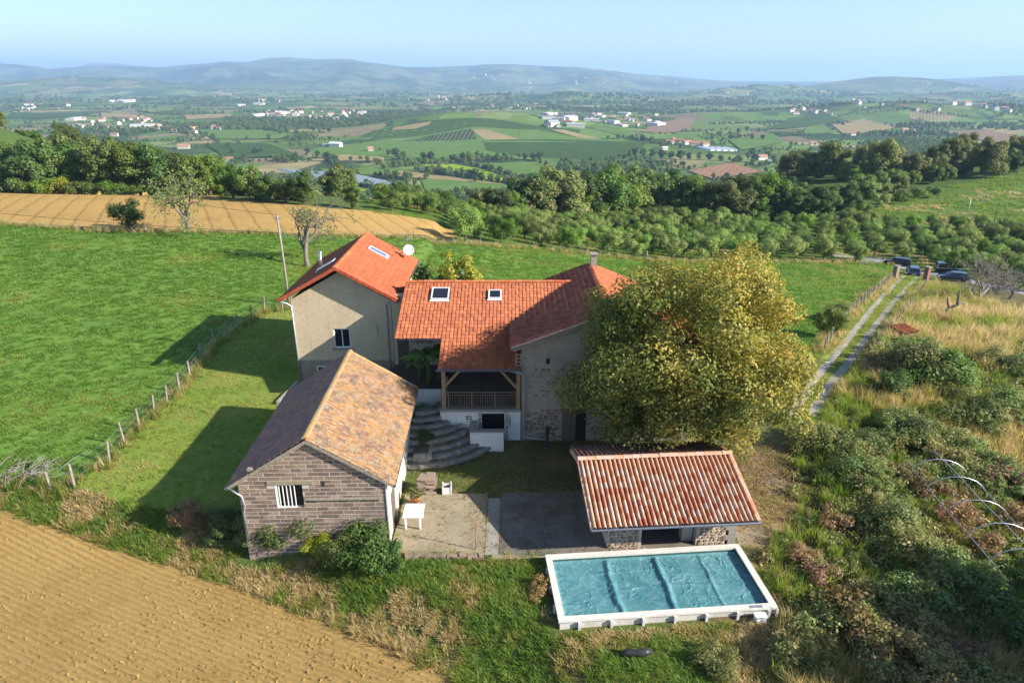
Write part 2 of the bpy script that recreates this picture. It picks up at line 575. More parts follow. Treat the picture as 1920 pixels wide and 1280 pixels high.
def ragged(pts, amp=.25, step=.7):
    out = []
    n = len(pts)
    for i in range(n):
        a, b = Vector(pts[i][:2]), Vector(pts[(i + 1) % n][:2])
        L = (b - a).length
        st = step * max(1.0, max(a.length, b.length) / 45)
        k = max(1, min(60, int(L / st)))
        d = (b - a)
        nn = Vector((-d.y, d.x)).normalized() if L > 1e-6 else Vector((0, 0))
        for j in range(k):
            p = a + d * (j / k)
            w = (float(fbm(p.x * .8, p.y * .8, 2)) - .5) * 2 * amp * st / step
            out.append(p + nn * w)
    return out

def ribbon(pts, w):
    L = []; Rr = []
    P = [Vector(p[:2]) for p in pts]
    for i, p in enumerate(P):
        d = (P[min(i + 1, len(P) - 1)] - P[max(i - 1, 0)]).normalized()
        n = Vector((-d.y, d.x)) * w / 2
        L.append(p + n); Rr.append(p - n)
    return L + Rr[::-1]

def inpoly(X, Y, poly):
    ins = np.zeros(len(X), bool)
    n = len(poly)
    j = n - 1
    for i in range(n):
        xi, yi = poly[i][0], poly[i][1]; xj, yj = poly[j][0], poly[j][1]
        if yi != yj:
            c = ((yi > Y) != (yj > Y)) & (X < (xj - xi) * (Y - yi) / (yj - yi) + xi)
            ins ^= c
        j = i
    return ins

V2 = lambda L: [Vector((p[0], p[1])) for p in L]
Z = {}
Z['front_field'] = ragged(V2(EDGE_W) + [Vector((6, 6)), Vector((-60, 6)), Vector((-60, 36))], .18, .5)
Z['gravel_track'] = ribbon(gps(LANE_L), .62)
Z['gravel_track.001'] = ribbon(gps(LANE_R), .62)
Z['road'] = ribbon(gps(ROAD_PX), 3.6)
Z['lane_verge'] = ragged(V2(gps([(1450, 800), (1500, 735)] + LFENCE_PX + [(1690, 512), (1735, 522)] + RFENCE_PX[::-1] + [(1600, 700), (1560, 745), (1530, 790)])), .2)
mead_far = [(-150, 412), (0, 421), (90, 427), (200, 436), (350, 436), (530, 441), (700, 446), (850, 458), (900, 462), (1000, 467), (1100, 477), (1215, 490), (1400, 492), (1600, 494), (1672, 497)]
Z['meadow'] = ragged(V2(FENCE_W[1:-1]) + V2(gps([(560, 575), (640, 560), (900, 540), (1250, 560), (1450, 640), (1520, 680)] + LFENCE_PX + [(1690, 508)] + mead_far[::-1])) + [Vector((-75, 60)), Vector((-48, 33))], .25)
Z['stubble_field'] = ragged(V2(gps([(-150, 340), (0, 347), (100, 352), (290, 361), (420, 373), (500, 379), (620, 391), (700, 396), (800, 411), (850, 432), (852, 449), (700, 441), (540, 437), (350, 431), (200, 431), (160, 425), (90, 422), (0, 416), (-150, 405)])), .2)
Z['lawn'] = ragged(V2(FENCE_W[2:]) + [Vector((-12, 60)), Vector((-9, 60)), Vector((-9, 28.5))] + V2(gps([(430, 962), (330, 958), (240, 950), (180, 925)])), .2)
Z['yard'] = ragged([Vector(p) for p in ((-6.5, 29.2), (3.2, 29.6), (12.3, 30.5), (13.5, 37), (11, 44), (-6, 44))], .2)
Z['bare_ground'] = ragged(V2(gps([(1300, 850), (1345, 815), (1385, 815), (1425, 850), (1475, 900), (1505, 960), (1480, 1005), (1410, 1030), (1385, 1020), (1360, 900)])), .3)
Z['orchard_grass'] = ragged(V2(gps([(690, 398), (690, 380), (760, 366), (900, 372), (1000, 385), (1200, 405), (1400, 420), (1560, 418), (1620, 395), (1700, 372), (1800, 345), (1940, 318), (2100, 330), (2100, 560), (1925, 549), (1830, 529), (1765, 517), (1690, 500), (1600, 496), (1400, 493), (1215, 491), (1100, 478), (1000, 468), (900, 463), (852, 449), (850, 432), (800, 411)])), .2)
Z['hill_meadow'] = ragged(V2(gps([(1570, 412), (1660, 393), (1760, 372), (1840, 360), (1950, 343), (2060, 355), (2060, 420), (1925, 420), (1850, 428), (1750, 424), (1650, 420)])), .2)
Z['bank'] = ragged(V2(EDGE_W) + [Vector((8, 14)), Vector((13, 16)), Vector((12.5, 24)), Vector((4, 25.2)), Vector((-5, 25.6)), Vector((-12, 26.8))] + V2(gps([(430, 958), (330, 955), (240, 947), (180, 922), (97, 925)])) + [Vector((-60, 38))], .3)
ORDER = ['front_field', 'gravel_track', 'gravel_track.001', 'road', 'hill_meadow', 'lane_verge', 'stubble_field', 'lawn', 'meadow', 'bare_ground', 'yard', 'bank', 'orchard_grass']
ZMAT = {'front_field': M_field, 'gravel_track': M_rut, 'gravel_track.001': M_rut, 'road': M_road, 'hill_meadow': M_hill, 'lane_verge': M_verge, 'stubble_field': M_farfield,
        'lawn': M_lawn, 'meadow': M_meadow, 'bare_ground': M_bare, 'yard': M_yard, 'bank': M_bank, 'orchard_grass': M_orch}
ZNAME = {'front_field': 'ploughed_field', 'stubble_field': 'ploughed_field.001', 'bank': 'grass_bank'}

NX0, NX1, NY0, NY1 = -270.0, 310.0, -20.0, 335.0
def near_sheet():
    pts = []
    def grid(x0, x1, y0, y1, s, skip=None):
        xs = np.arange(x0, x1 + 1e-6, s); ys = np.arange(y0, y1 + 1e-6, s)
        X, Y = np.meshgrid(xs, ys); X = X.ravel(); Y = Y.ravel()
        inner = (X > x0) & (X < x1) & (Y > y0) & (Y < y1)
        X = X + np.where(inner, NR.uniform(-.3, .3, X.shape) * s, 0); Y = Y + np.where(inner, NR.uniform(-.3, .3, X.shape) * s, 0)
        m = np.ones(len(X), bool)
        if skip: m = ~((X > skip[0]) & (X < skip[1]) & (Y > skip[2]) & (Y < skip[3]))
        return np.stack([X[m], Y[m]], 1)
    A = grid(-40, 40, 12, 62, .65)
    B = grid(-130, 130, -5, 160, 2.2, (-40, 40, 12, 62))
    D = grid(NX0, NX1, NY0, NY1, 5.5, (-130, 130, -5, 160))
    pts = [Vector(p) for p in np.concatenate([A, B, D])]
    edges = []
    for k in ORDER:
        b = len(pts); P = Z[k]
        pts += [Vector((min(max(p.x, NX0 + 1), NX1 - 1), min(max(p.y, NY0 + 1), NY1 - 1))) for p in P]
        edges += [(b + i, b + (i + 1) % len(P)) for i in range(len(P))]
    v, e, f, _, _, _ = geometry.delaunay_2d_cdt(pts, edges, [], 0, 1e-3)
    V = np.array([(p[0], p[1]) for p in v]); F = np.array([t for t in f if len(t) == 3])
    c = V[F].mean(1)
    cls = np.full(len(F), -1)
    for i, k in enumerate(ORDER):
        m = (cls < 0) & inpoly(c[:, 0], c[:, 1], Z[k])
        cls[m] = i
    zz = ground(V[:, 0], V[:, 1])
    near = V[:, 1] < 70
    zz = zz + .05 * (fbm(V[:, 0] * .9, V[:, 1] * .9, 3) - .5) * S(70, 50, V[:, 1])
    W = np.concatenate([V, zz[:, None]], 1)
    for i in list(range(len(ORDER))) + [-1]:
        T = F[cls == i]
        if not len(T): continue
        used, inv = np.unique(T, return_inverse=True)
        nm = 'ground' if i < 0 else ZNAME.get(ORDER[i], ORDER[i])
        me = np_mesh(nm, W[used], inv.reshape(T.shape), M_scrub if i < 0 else ZMAT[ORDER[i]], True)
        o = link(nm, me)
        tag(o, kind='structure')
near_sheet()

# ------------------------------------------------------------------ the far land, one sheet out to the horizon
def valley_material():
    t = NT('valley_land')
    pos = t.coord('Pos')
    wn_ = t.n('TexNoise'); t.t.links.new(pos, wn_.inputs['Vector']); wn_.inputs['Scale'].default_value = .0022; wn_.inputs['Detail'].default_value = 2
    warp = t.n('VectorMath', operation='MULTIPLY_ADD')
    t.t.links.new(wn_.outputs[1], warp.inputs[0]); warp.inputs[1].default_value = (190, 190, 0); t.t.links.new(pos, warp.inputs[2])
    mp = t.n('Mapping'); t.t.links.new(warp.outputs[0], mp.inputs['Vector']); mp.inputs['Rotation'].default_value = (0, 0, .35); mp.inputs['Scale'].default_value = (1, .62, 0)
    v = t.n('TexVoronoi', distance='CHEBYCHEV'); t.t.links.new(mp.outputs[0], v.inputs['Vector']); v.inputs['Scale'].default_value = 1 / 105.
    sep = t.n('SeparateColor'); t.t.links.new(v.outputs['Color'], sep.inputs[0])
    c = t.ramp(sep.outputs[0], [(0, (.075, .12, .03)), (.16, (.10, .155, .035)), (.3, (.06, .095, .03)), (.42, (.13, .16, .055)), (.54, (.085, .135, .035)), (.66, (.20, .17, .085)), (.74, (.055, .085, .03)), (.84, (.15, .125, .075)), (.9, (.27, .21, .105)), (.95, (.11, .16, .04))], 'CONSTANT')
    # crop rows in about half of the plots
    w1 = t.wave(t.coord('Pos', (1, 1, 1), (0, 0, .5)), .31416 / 9., .6, .3)
    c = t.hsv(c, .5, 1., t.val(t.math('MULTIPLY', w1, t.math('GREATER_THAN', sep.outputs[1], .5)), 0, 1, 1.05, .72))
    # hedges along the plot edges
    e = t.n('TexVoronoi', feature='DISTANCE_TO_EDGE'); t.t.links.new(mp.outputs[0], e.inputs['Vector']); e.inputs['Scale'].default_value = 1 / 150.
    hn = t.noise(pos, .006, 3)
    c = t.mix(t.math('MULTIPLY', t.val(e.outputs['Distance'], .025, .05, 1, 0), t.val(hn, .46, .56, 0, .85)), c, (.028, .05, .02))
    # copses and woods
    f1 = t.noise(pos, .0019, 6, .66, .4)
    f2 = t.noise(pos, .03, 3, .7)
    wood = t.val(t.math('ADD', f1, t.math('MULTIPLY', t.math('SUBTRACT', f2, .5), .14)), .555, .575, 0, 1)
    c = t.mix(wood, c, t.mix(f2, (.022, .042, .018), (.05, .075, .028)))
    c = t.hsv(c, .5, 1., 1.3)
    # the ranges: mostly wooded, with pale clearings
    ln = t.n('VectorMath', operation='LENGTH'); t.t.links.new(pos, ln.inputs[0])
    m1 = t.noise(pos, .0011, 7, .7, .5)
    rc = t.ramp(m1, [(.40, (.02, .035, .016)), (.49, (.05, .075, .03)), (.54, (.16, .16, .08)), (.60, (.09, .11, .05)), (.68, (.26, .21, .13))])
    c = t.mix(t.val(ln.outputs['Value'], 6200, 8200, 0, .85), c, rc)
    n = t.noise(pos, .02, 4)
    c = t.hsv(c, .5, 1., t.val(n, .3, .7, .8, 1.2))
    t.col(c); t.rough(1.); t.b.inputs['Specular IOR Level'].default_value = 0
    return t.m

def far_sheet():
    a_in = np.radians(np.linspace(-46, 46, 620))
    a_out = np.radians(np.concatenate([np.linspace(-180, -47, 50), np.linspace(47, 180, 50)]))
    A = np.sort(np.concatenate([a_in, a_out[1:]]))
    r = np.exp(np.linspace(math.log(120), math.log(34000), 250))
    RR, AA = np.meshgrid(r, A, indexing='ij')
    X = RR * np.sin(AA); Y = RR * np.cos(AA)
    Zz = np.where(Y > 120, ground(X, Y), np.minimum(valley(X, np.maximum(Y, 200)), 0) * S(100, 500, RR) - 3)
    ins = S(NX0 - 12, NX0 + 6, X) * S(NX1 + 12, NX1 - 6, X) * S(NY1 + 8, NY1 - 14, Y)
    Zz = Zz - 7 * ins
    V = np.stack([X.ravel(), Y.ravel(), Zz.ravel()], 1)
    n, m = len(r), len(A)
    i, j = np.meshgrid(np.arange(n - 1), np.arange(m), indexing='ij')
    i = i.ravel(); j = j.ravel(); j2 = (j + 1) % m
    F = np.stack([i * m + j, i * m + j2, (i + 1) * m + j2, (i + 1) * m + j], 1)[:, ::-1]
    tag(link('valley_terrain', np_mesh('valley_terrain', V, F, valley_material(), True)), kind='structure')
far_sheet()

# named plots in the valley, draped on the land
def plot_mat(name, c1, c2, ang=0., period=8., dark=.3):
    t = NT(name)
    pos = t.coord('Pos')
    c = t.mix(t.val(t.noise(pos, .02, 4, .6), .4, .62), tuple(c1), tuple(c2))
    if dark:
        w = t.wave(t.coord('Pos', (1, 1, 1), (0, 0, ang)), .31416 / period, .3, .3)
        c = t.hsv(c, .5, 1., t.val(w, .2, .8, 1 - dark, 1 + dark * .4))
    c = t.hsv(c, .5, 1., t.val(t.noise(pos, .12, 3), .3, .7, .85, 1.15))
    t.col(c); t.rough(1.); t.b.inputs['Specular IOR Level'].default_value = 0
    return t.m

P_vine = plot_mat('plot_vines', (.05, .095, .026), (.065, .11, .03), .35, 7, .35)
P_vine2 = plot_mat('plot_vines_rows', (.085, .11, .05), (.06, .095, .03), .1, 9, .6)
P_grass = plot_mat('plot_grass', (.095, .175, .04), (.12, .185, .05), 0, 8, 0)
P_straw = plot_mat('plot_straw', (.30, .235, .11), (.24, .20, .10), .6, 8, .06)
P_yellow = plot_mat('plot_yellow', (.26, .32, .02), (.20, .28, .025), .9, 14, .12)
P_brown = plot_mat('plot_brown', (.24, .165, .105), (.21, .15, .095), .4, 9, .12)
P_red = plot_mat('plot_red_soil', (.30, .17, .105), (.26, .155, .10), .4, 9, .1)
P_light = plot_mat('plot_light_vines', (.15, .19, .045), (.11, .16, .04), 1.1, 7, .25)
PLOTS = [
    ('hill_grass_plot', P_grass, [(575, 284), (640, 262), (720, 240), (800, 226), (880, 221), (960, 225), (1060, 236), (1140, 250), (1222, 268), (1180, 292), (1100, 303), (1000, 300), (900, 296), (700, 300), (610, 292)]),
    ('vineyard_plot', P_vine, [(592, 272), (700, 246), (790, 227), (880, 222), (935, 224), (880, 240), (800, 254), (720, 262), (650, 272)]),
    ('vineyard_plot', P_vine, [(885, 226), (940, 226), (1000, 236), (1090, 244), (1080, 258), (1010, 244), (960, 243), (885, 238)]),
    ('vineyard_plot', P_vine2, [(800, 256), (885, 242), (895, 262), (740, 266)]),
    ('vineyard_plot', P_vine, [(905, 264), (1100, 263), (1215, 268), (1190, 290), (1120, 302), (1040, 298), (960, 292), (910, 282)]),
    ('straw_plot', P_straw, [(738, 240), (810, 228), (805, 234), (780, 242), (735, 245)]),
    ('straw_plot', P_straw, [(884, 243), (915, 244), (975, 262), (910, 263)]),
    ('straw_plot', P_straw, [(1033, 244), (1056, 244), (1126, 261), (1090, 260)]),
    ('grass_plot', P_grass, [(668, 284), (740, 268), (905, 265), (912, 284), (955, 294), (760, 300), (668, 292)]),
    ('grass_plot', P_grass, [(600, 318), (740, 316), (780, 322), (720, 330), (610, 326)]),
    ('yellow_crop_plot', P_yellow, [(786, 310), (850, 309), (905, 318), (970, 342), (930, 341), (860, 326)]),
    ('grass_plot', P_grass, [(790, 338), (860, 334), (980, 350), (985, 366), (900, 369), (800, 366)]),
    ('grass_plot', P_grass, [(880, 308), (985, 305), (1050, 318), (1050, 345), (975, 338), (905, 316)]),
    ('yellow_crop_plot', P_yellow, [(606, 345), (650, 348), (690, 357), (670, 366), (620, 358)]),
    ('straw_plot', P_straw, [(585, 294), (640, 291), (720, 296), (720, 303), (640, 303)]),
    ('straw_plot', P_straw, [(690, 326), (760, 322), (830, 331), (960, 349), (860, 341), (760, 334)]),
    ('brown_plot', P_brown, [(1190, 247), (1232, 232), (1275, 220), (1304, 222), (1290, 247)]),
    ('vineyard_plot', P_light, [(1304, 222), (1326, 226), (1312, 247), (1290, 247)]),
    ('red_soil_plot', P_red, [(1290, 322), (1370, 307), (1432, 324), (1336, 337)]),
    ('vineyard_plot', P_light, [(1438, 286), (1500, 283), (1612, 300), (1560, 322), (1470, 318)]),
    ('brown_plot', P_brown, [(1752, 247), (1850, 245), (1930, 259), (1930, 275), (1830, 263)]),
    ('grass_plot', P_grass, [(1510, 240), (1540, 231), (1562, 250), (1505, 254)]),
    ('grass_plot', P_grass, [(1200, 252), (1310, 250), (1300, 262), (1220, 263)]),
    ('grass_plot', P_grass, [(1365, 263), (1450, 252), (1470, 268), (1390, 283)]),
    ('vineyard_plot', P_vine, [(1480, 222), (1550, 216), (1590, 228), (1500, 240), (1430, 245)]),
    ('straw_plot', P_straw, [(1560, 235), (1620, 222), (1680, 240), (1640, 250), (1580, 252)]),
    ('grass_plot', P_grass, [(370, 244), (490, 245), (560, 254), (520, 262), (400, 262)]),
    ('vineyard_plot', P_vine, [(385, 272), (500, 270), (560, 292), (430, 300)]),
    ('straw_plot', P_straw, [(190, 212), (260, 216), (250, 222), (190, 222)]),
    ('vineyard_plot', P_vine, [(20, 212), (170, 213), (150, 222), (10, 224)]),
    ('straw_plot', P_straw, [(345, 218), (430, 214), (440, 220), (350, 226)]),
]
def drape(name, mat, px, lift):
    W = gps(px)
    P = [Vector((p.x, p.y)) for p in W]
    d = np.mean([p.length for p in P])
    st = max(6., d / 70)
    out = []
    for i in range(len(P)):
        a, b = P[i], P[(i + 1) % len(P)]
        k = max(1, min(40, int((b - a).length / st)))
        out += [a + (b - a) * (j / k) for j in range(k)]
    xs = [p.x for p in out]; ys = [p.y for p in out]
    gx = np.arange(min(xs), max(xs), st); gy = np.arange(min(ys), max(ys), st * 1.3)
    X, Y = np.meshgrid(gx, gy); X = X.ravel(); Y = Y.ravel()
    m = inpoly(X, Y, out)
    pts = out + [Vector((a, b)) for a, b in zip(X[m], Y[m])]
    v, e, f, _, _, _ = geometry.delaunay_2d_cdt(pts, [(i, (i + 1) % len(out)) for i in range(len(out))], [], 1, 1e-3)
    V = np.array([(p[0], p[1]) for p in v]); F = np.array([t for t in f if len(t) == 3])
    if not len(F): return
    W = np.concatenate([V, (ground(V[:, 0], V[:, 1]) + lift)[:, None]], 1)
    tag(link(name, np_mesh(name, W, F, mat, True)), kind='structure')
for i, (nm, mt, px) in enumerate(PLOTS):
    drape(nm, mt, px, .5 + .05 * i)

# ------------------------------------------------------------------ building materials
T_house = tile_mat('orange_tiles', [(.335, .098, .043), (.31, .09, .04), (.37, .112, .048), (.325, .10, .045)], .7, None, 0, 'island', .10)
T_wing = tile_mat('wing_tiles', [(.325, .093, .036), (.27, .074, .03), (.38, .115, .043), (.335, .10, .038), (.295, .084, .034)], .65, None, 0, 'island', .12)
T_barn = tile_mat('barn_tiles', [(.34, .105, .06), (.29, .085, .055), (.38, .12, .065), (.25, .08, .055), (.33, .12, .075)], .8, [((.36, .24, .16), 2.2, .55, .75)], .5, 'island', .35)
T_shed = tile_mat('lichen_tiles', [(.235, .125, .07), (.17, .09, .06), (.29, .145, .075), (.20, .13, .085), (.13, .085, .07)], .9,
                  [((.34, .20, .07), 1.3, .42, .62), ((.29, .265, .21), 4.5, .50, .62), ((.44, .22, .07), 7.0, .58, .7), ((.12, .09, .075), 2.6, .54, .68), ((.36, .29, .19), 9., .58, .68)], .62, 'island', .35)
CANAL_C = [(.50, .30, .20), (.47, .27, .17), (.53, .36, .26), (.38, .13, .07), (.48, .24, .14), (.51, .34, .25), (.45, .32, .26), (.42, .17, .095)]
T_canal = tile_mat('canal_tiles', CANAL_C, .8, None, 0, 'object', .14, .8)
T_canal_i = tile_mat('canal_tiles_worn', [(.34, .17, .12), (.28, .13, .10), (.40, .22, .16), (.30, .18, .15)], .85, [((.10, .09, .08), 1.5, .5, .7)], .6, 'island', .4)
T_ridge_pale = tile_mat('ridge_pale', [(.60, .36, .24), (.55, .30, .19), (.52, .36, .28)], .8, None, 0, 'object', .2)
T_ridge_orange = tile_mat('ridge_orange', [(.52, .15, .055), (.47, .12, .045), (.55, .18, .07)], .75, None, 0, 'object', .15)
T_ridge_lichen = tile_mat('ridge_lichen', [(.36, .22, .10), (.40, .26, .13), (.32, .24, .15)], .9, [((.42, .26, .08), 3, .45, .6)], .6, 'object', .3)
T_verge = tile_mat('verge_red', [(.44, .09, .04), (.40, .075, .035), (.47, .10, .045)], .7, None, 0, 'object', .15)
T_shed_n = tile_mat('left_slope_tiles', [(.40, .21, .15), (.31, .18, .14), (.45, .225, .15), (.34, .21, .165), (.27, .17, .145)], .9,
                  [((.27, .24, .22), 5.5, .5, .64), ((.36, .17, .09), 3.0, .56, .7), ((.12, .09, .085), 2.2, .55, .7)], .75, 'island', .25)  # own tile mix for the shed's left slope, less yellow than the right
M_deck = simple('roof_boards', (.10, .065, .045), .9)
M_render = plaster_mat('grey_beige_render', (.60, .47, .31), (.48, .385, .265), .45, 7, .6)
M_plinth = plaster_mat('cement_plinth', (.34, .275, .205), (.25, .205, .155), .9, 6, .8, .5)
M_white = plaster_mat('white_render', (.70, .69, .66), (.55, .54, .50), .5, 6, .5, .15)
M_limewash = plaster_mat('peeling_limewash', (.66, .65, .58), (.36, .34, .28), 1.1, 5, .9, .4)
M_mortar = plaster_mat('pale_mortar', (.54, .47, .40), (.42, .36, .30), 1.5, 12, .6, .5)
def stone_mat(name, cols, rand, var=.25):
    t = NT(name)
    r = t.n('ObjectInfo').outputs['Random'] if rand == 'object' else t.n('NewGeometry').outputs['Random Per Island']
    c = t.ramp(r, [(i / len(cols), cols[i]) for i in range(len(cols))], 'CONSTANT')
    co = t.coord('Pos')
    n = t.noise(co, 14, 5, .7)
    c = t.hsv(c, .5, 1., t.val(n, .3, .7, 1 - var, 1 + var))
    t.col(c); t.rough(.95)
    t.bump(n, .6, .02)
    return t.m
M_block = stone_mat('cinder_block', [(.22, .155, .115), (.175, .125, .098), (.265, .19, .14), (.205, .15, .12), (.15, .115, .095), (.30, .22, .165)], 'object', .35)
M_stone = stone_mat('field_stone', [(.33, .25, .17), (.28, .205, .14), (.38, .29, .19), (.24, .18, .13), (.42, .31, .19), (.30, .24, .18)], 'island')
M_stone_grey = stone_mat('grey_stone', [(.25, .235, .21), (.20, .19, .175), (.31, .285, .25), (.27, .235, .20)], 'island')
M_stone_dark = stone_mat('brown_wall_stone', [(.21, .155, .12), (.17, .125, .10), (.25, .185, .14), (.20, .13, .11)], 'island')
M_barnwall = plaster_mat('lime_rubble_render', (.36, .305, .24), (.25, .21, .17), .6, 4, .8, .7)
M_zinc = simple('zinc', (.42, .44, .47), .42, .6, .15)
M_gutter = simple('blue_grey_gutter', (.16, .18, .23), .45, .3, .1)
M_glass = NT('window_glass'); M_glass.col((.015, .02, .028)).rough(.06); M_glass.b.inputs['Specular IOR Level'].default_value = .6; M_glass = M_glass.m
M_skyglass = NT('skylight_glass'); M_skyglass.col((.05, .16, .36)).rough(.05); M_skyglass.b.inputs['Specular IOR Level'].default_value = .7; M_skyglass = M_skyglass.m
M_frame = simple('grey_frame', (.60, .60, .60), .5)
M_wframe = simple('white_frame', (.78, .78, .76), .5)
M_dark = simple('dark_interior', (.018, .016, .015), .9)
M_wood = simple('weathered_oak', (.30, .20, .115), .8, 0, .25, 9, .3)
M_rail = simple('brown_rail', (.17, .115, .075), .75, 0, .2, 9)
M_oldwood = simple('old_grey_wood', (.27, .235, .19), .9, 0, .3, 8, .4)
M_door = simple('plank_door', (.13, .10, .075), .85, 0, .3, 8, .3)
M_conc = plaster_mat('concrete', (.31, .255, .17), (.22, .185, .125), .7, 5, .7, .3)
M_conc_dark = plaster_mat('old_concrete', (.19, .165, .135), (.11, .095, .08), .6, 5, .95, .3)
M_conc_pale = plaster_mat('pale_concrete', (.31, .285, .245), (.22, .20, .175), .8, 5, .6, .3)
M_coping = plaster_mat('coping', (.62, .59, .53), (.52, .48, .42), .9, 8, .5, .2)
M_metal = simple('galvanised', (.55, .57, .60), .35, .8, .1)
M_flue = simple('steel_flue', (.62, .62, .64), .25, .9, .1)
M_plastic = simple('white_plastic', (.82, .82, .82), .4, 0, .04)
M_iron = simple('black_iron', (.03, .03, .032), .6)
M_terra = simple('terracotta', (.45, .15, .07), .8, 0, .15)

# ------------------------------------------------------------------ tiled roofs
PROF = {
    'flat': [(0, 0), (.06, .022), (.16, .022), (.24, 0), (.98, 0), (1.0, -.02)],
    'marseille': [(0, 0), (.1, .02), (.2, .0), (.5, .0), (.6, .022), (.7, .0), (.98, 0)],
    'roman': [(0, .0), (.02, .05), (.16, .075), (.3, .05), (.34, .0), (.7, .008), (1.0, .0)],
    'canal': [(.08, 0), (.12, .07), (.27, .135), (.46, .16), (.65, .135), (.80, .07), (.84, 0)],
}
def tile_template(prof, tw, tl, lap=.07, lift=.035):
    p = PROF[prof]
    k = len(p)
    v = []
    for (u, h) in p: v.append((u * tw, -lap, h * (tw / .25 if prof != 'canal' else tw / .25) + lift))
    for (u, h) in p: v.append((u * tw, tl, h * (tw / .25 if prof != 'canal' else tw / .25)))
    for (u, h) in p: v.append((u * tw, -lap, h * (tw / .25 if prof != 'canal' else tw / .25) + lift - .03))
    f = []
    for i in range(k - 1):
        f.append((i, i + 1, k + i + 1, k + i))
        f.append((2 * k + i, 2 * k + i + 1, i + 1, i))
    return np.array(v), np.array(f)

def roof_slope(parent, O, U, Vv, width, length, tw, tl, prof, mat, keep=None, singles=0, single_mat=None, seed=1, sag=0.0, name='roof_tile', under=0.0, lift=.035):
    """lays tiles up one slope from the eave corner O; `keep(x, y, z)` cuts valleys and notches. The first `singles` tiles are parts of their own"""
    U = np.array(Vector(U).normalized()); Vv = np.array(Vector(Vv).normalized()); N = np.cross(U, Vv); O = np.array(O, float)
    tv, tf = tile_template(prof, tw, tl, .07, lift)
    nu, nv = int(round(width / tw)), int(round(length / tl))
    r = np.random.default_rng(seed)
    ii, jj = np.meshgrid(np.arange(nu), np.arange(nv)); ii = ii.ravel(); jj = jj.ravel()
    base = O + U * (ii * tw)[:, None] + Vv * (jj * tl)[:, None] + N * under
    base = base + N * (r.uniform(-.006, .012, len(ii)))[:, None] + Vv * r.uniform(-.012, .012, len(ii))[:, None]
    if sag:
        base = base + N * ((fbm(ii * tw * .5 + seed, jj * tl * .5, 2) - .5) * sag)[:, None]
    if keep is not None:
        c = base + U * tw / 2 + Vv * tl / 2
        m = keep(c[:, 0], c[:, 1], c[:, 2])
        base = base[m]
    Rm = np.stack([U, Vv, N], 1)
    if singles:
        me = np_mesh('roof_tile', tv, tf, single_mat, True)
        n = min(singles, len(base))
        M3 = Matrix([list(Rm[0]), list(Rm[1]), list(Rm[2])])
        q = M3.to_euler()
        for b in base[:n]:
            link(name, me, parent, tuple(b), q)
        base = base[n:]
    if len(base):
        L = tv @ Rm.T
        # small turns so that no two tiles lie alike
        W = base[:, None, :] + L[None]
        Fa = (tf[None] + (np.arange(len(base)) * len(tv))[:, None, None]).reshape(-1, 4)
        o = link(name, np_mesh(name, W.reshape(-1, 3), Fa, mat, True), parent)
        tag(o, kind='stuff')

def ridge_run(parent, a, b, n, rad, mat, name='ridge_tile', jit=.012):
    """overlapping half-round tiles along a ridge or verge, each a part"""
    a, b = Vector(a), Vector(b)
    d = (b - a) / n
    L = d.length
    mb = MB()
    k = 7
    for (y, rr) in ((-.04, rad * 1.1), (L, rad)):
        for i in range(k):
            t = PI * i / (k - 1)
            mb.v.append((math.cos(t) * rr * 1.15, y, math.sin(t) * rr * .75 - rad * .25))
    for i in range(k - 1): mb.f.append((i, k + i, k + i + 1, i + 1))
    mb.f.append(tuple(range(k)))
    me = mb.mesh(name, mat, False)
    yv = d.normalized(); xv = yv.cross(Vector((0, 0, 1))).normalized(); zv = xv.cross(yv)
    e = Matrix((xv, yv, zv)).transposed().to_euler()
    for i in range(n):
        p = a + d * i
        link(name, me, parent, (p.x, p.y, p.z + rnd.uniform(-jit, jit)), e)

def slab_between(mb, p, t):
    """a slab under four corner points given in order, thickness t downwards"""
    p = [Vector(q) for q in p]
    lo = [q - Vector((0, 0, t)) for q in p]
    return mb.hexa(lo + p)

def window(parent, x0, x1, y, z0, z1, fm, depth=.16, bars=0, mull=1, sill=True, name='window'):
    """frame, pane and sill in a wall facing -Y"""
    f = MB(); w = .07
    f.box(x0, x1, y, y + depth, z0, z0 + w); f.box(x0, x1, y, y + depth, z1 - w, z1)
    f.box(x0, x0 + w, y + .001, y + depth, z0 + w, z1 - w); f.box(x1 - w, x1, y + .001, y + depth, z0 + w, z1 - w)
    for i in range(mull):
        xm = x0 + (x1 - x0) * (i + 1) / (mull + 1)
        f.box(xm - .03, xm + .03, y + .05, y + .1, z0 + w, z1 - w)
    o = f.build(name, fm, parent)
    MB().box(x0 + w, x1 - w, y + .08, y + .09, z0 + w, z1 - w).build('pane', M_glass, o)
    if sill: MB().box(x0 - .1, x1 + .1, y - .2, y + .001, z0 - .085, z0 - .006).build('sill', M_conc_pale, o)
    return o

def roof_window(parent, c, U, Vv, w, l, glass=None, fm=None):
    U, Vv = Vector(U).normalized(), Vector(Vv).normalized(); N = U.cross(Vv); c = Vector(c) + N * .07
    f = MB(); t = .09; h = N * .09
    o = c - U * w / 2 - Vv * l / 2
    f.obox(o, U * w, Vv * t, h); f.obox(o + Vv * (l - t), U * w, Vv * t, h)
    f.obox(o + Vv * t, U * t, Vv * (l - 2 * t), h); f.obox(o + Vv * t + U * (w - t), U * t, Vv * (l - 2 * t), h)
    f.obox(o - Vv * .14 - U * .05 - N * .03, U * (w + .1), Vv * .14, N * .05)
    fr = f.build('skylight', fm or M_frame, parent)
    MB().obox(o + U * t + Vv * t + N * .03, U * (w - 2 * t), Vv * (l - 2 * t), N * .02).build('pane', glass or M_glass, fr)
    return fr

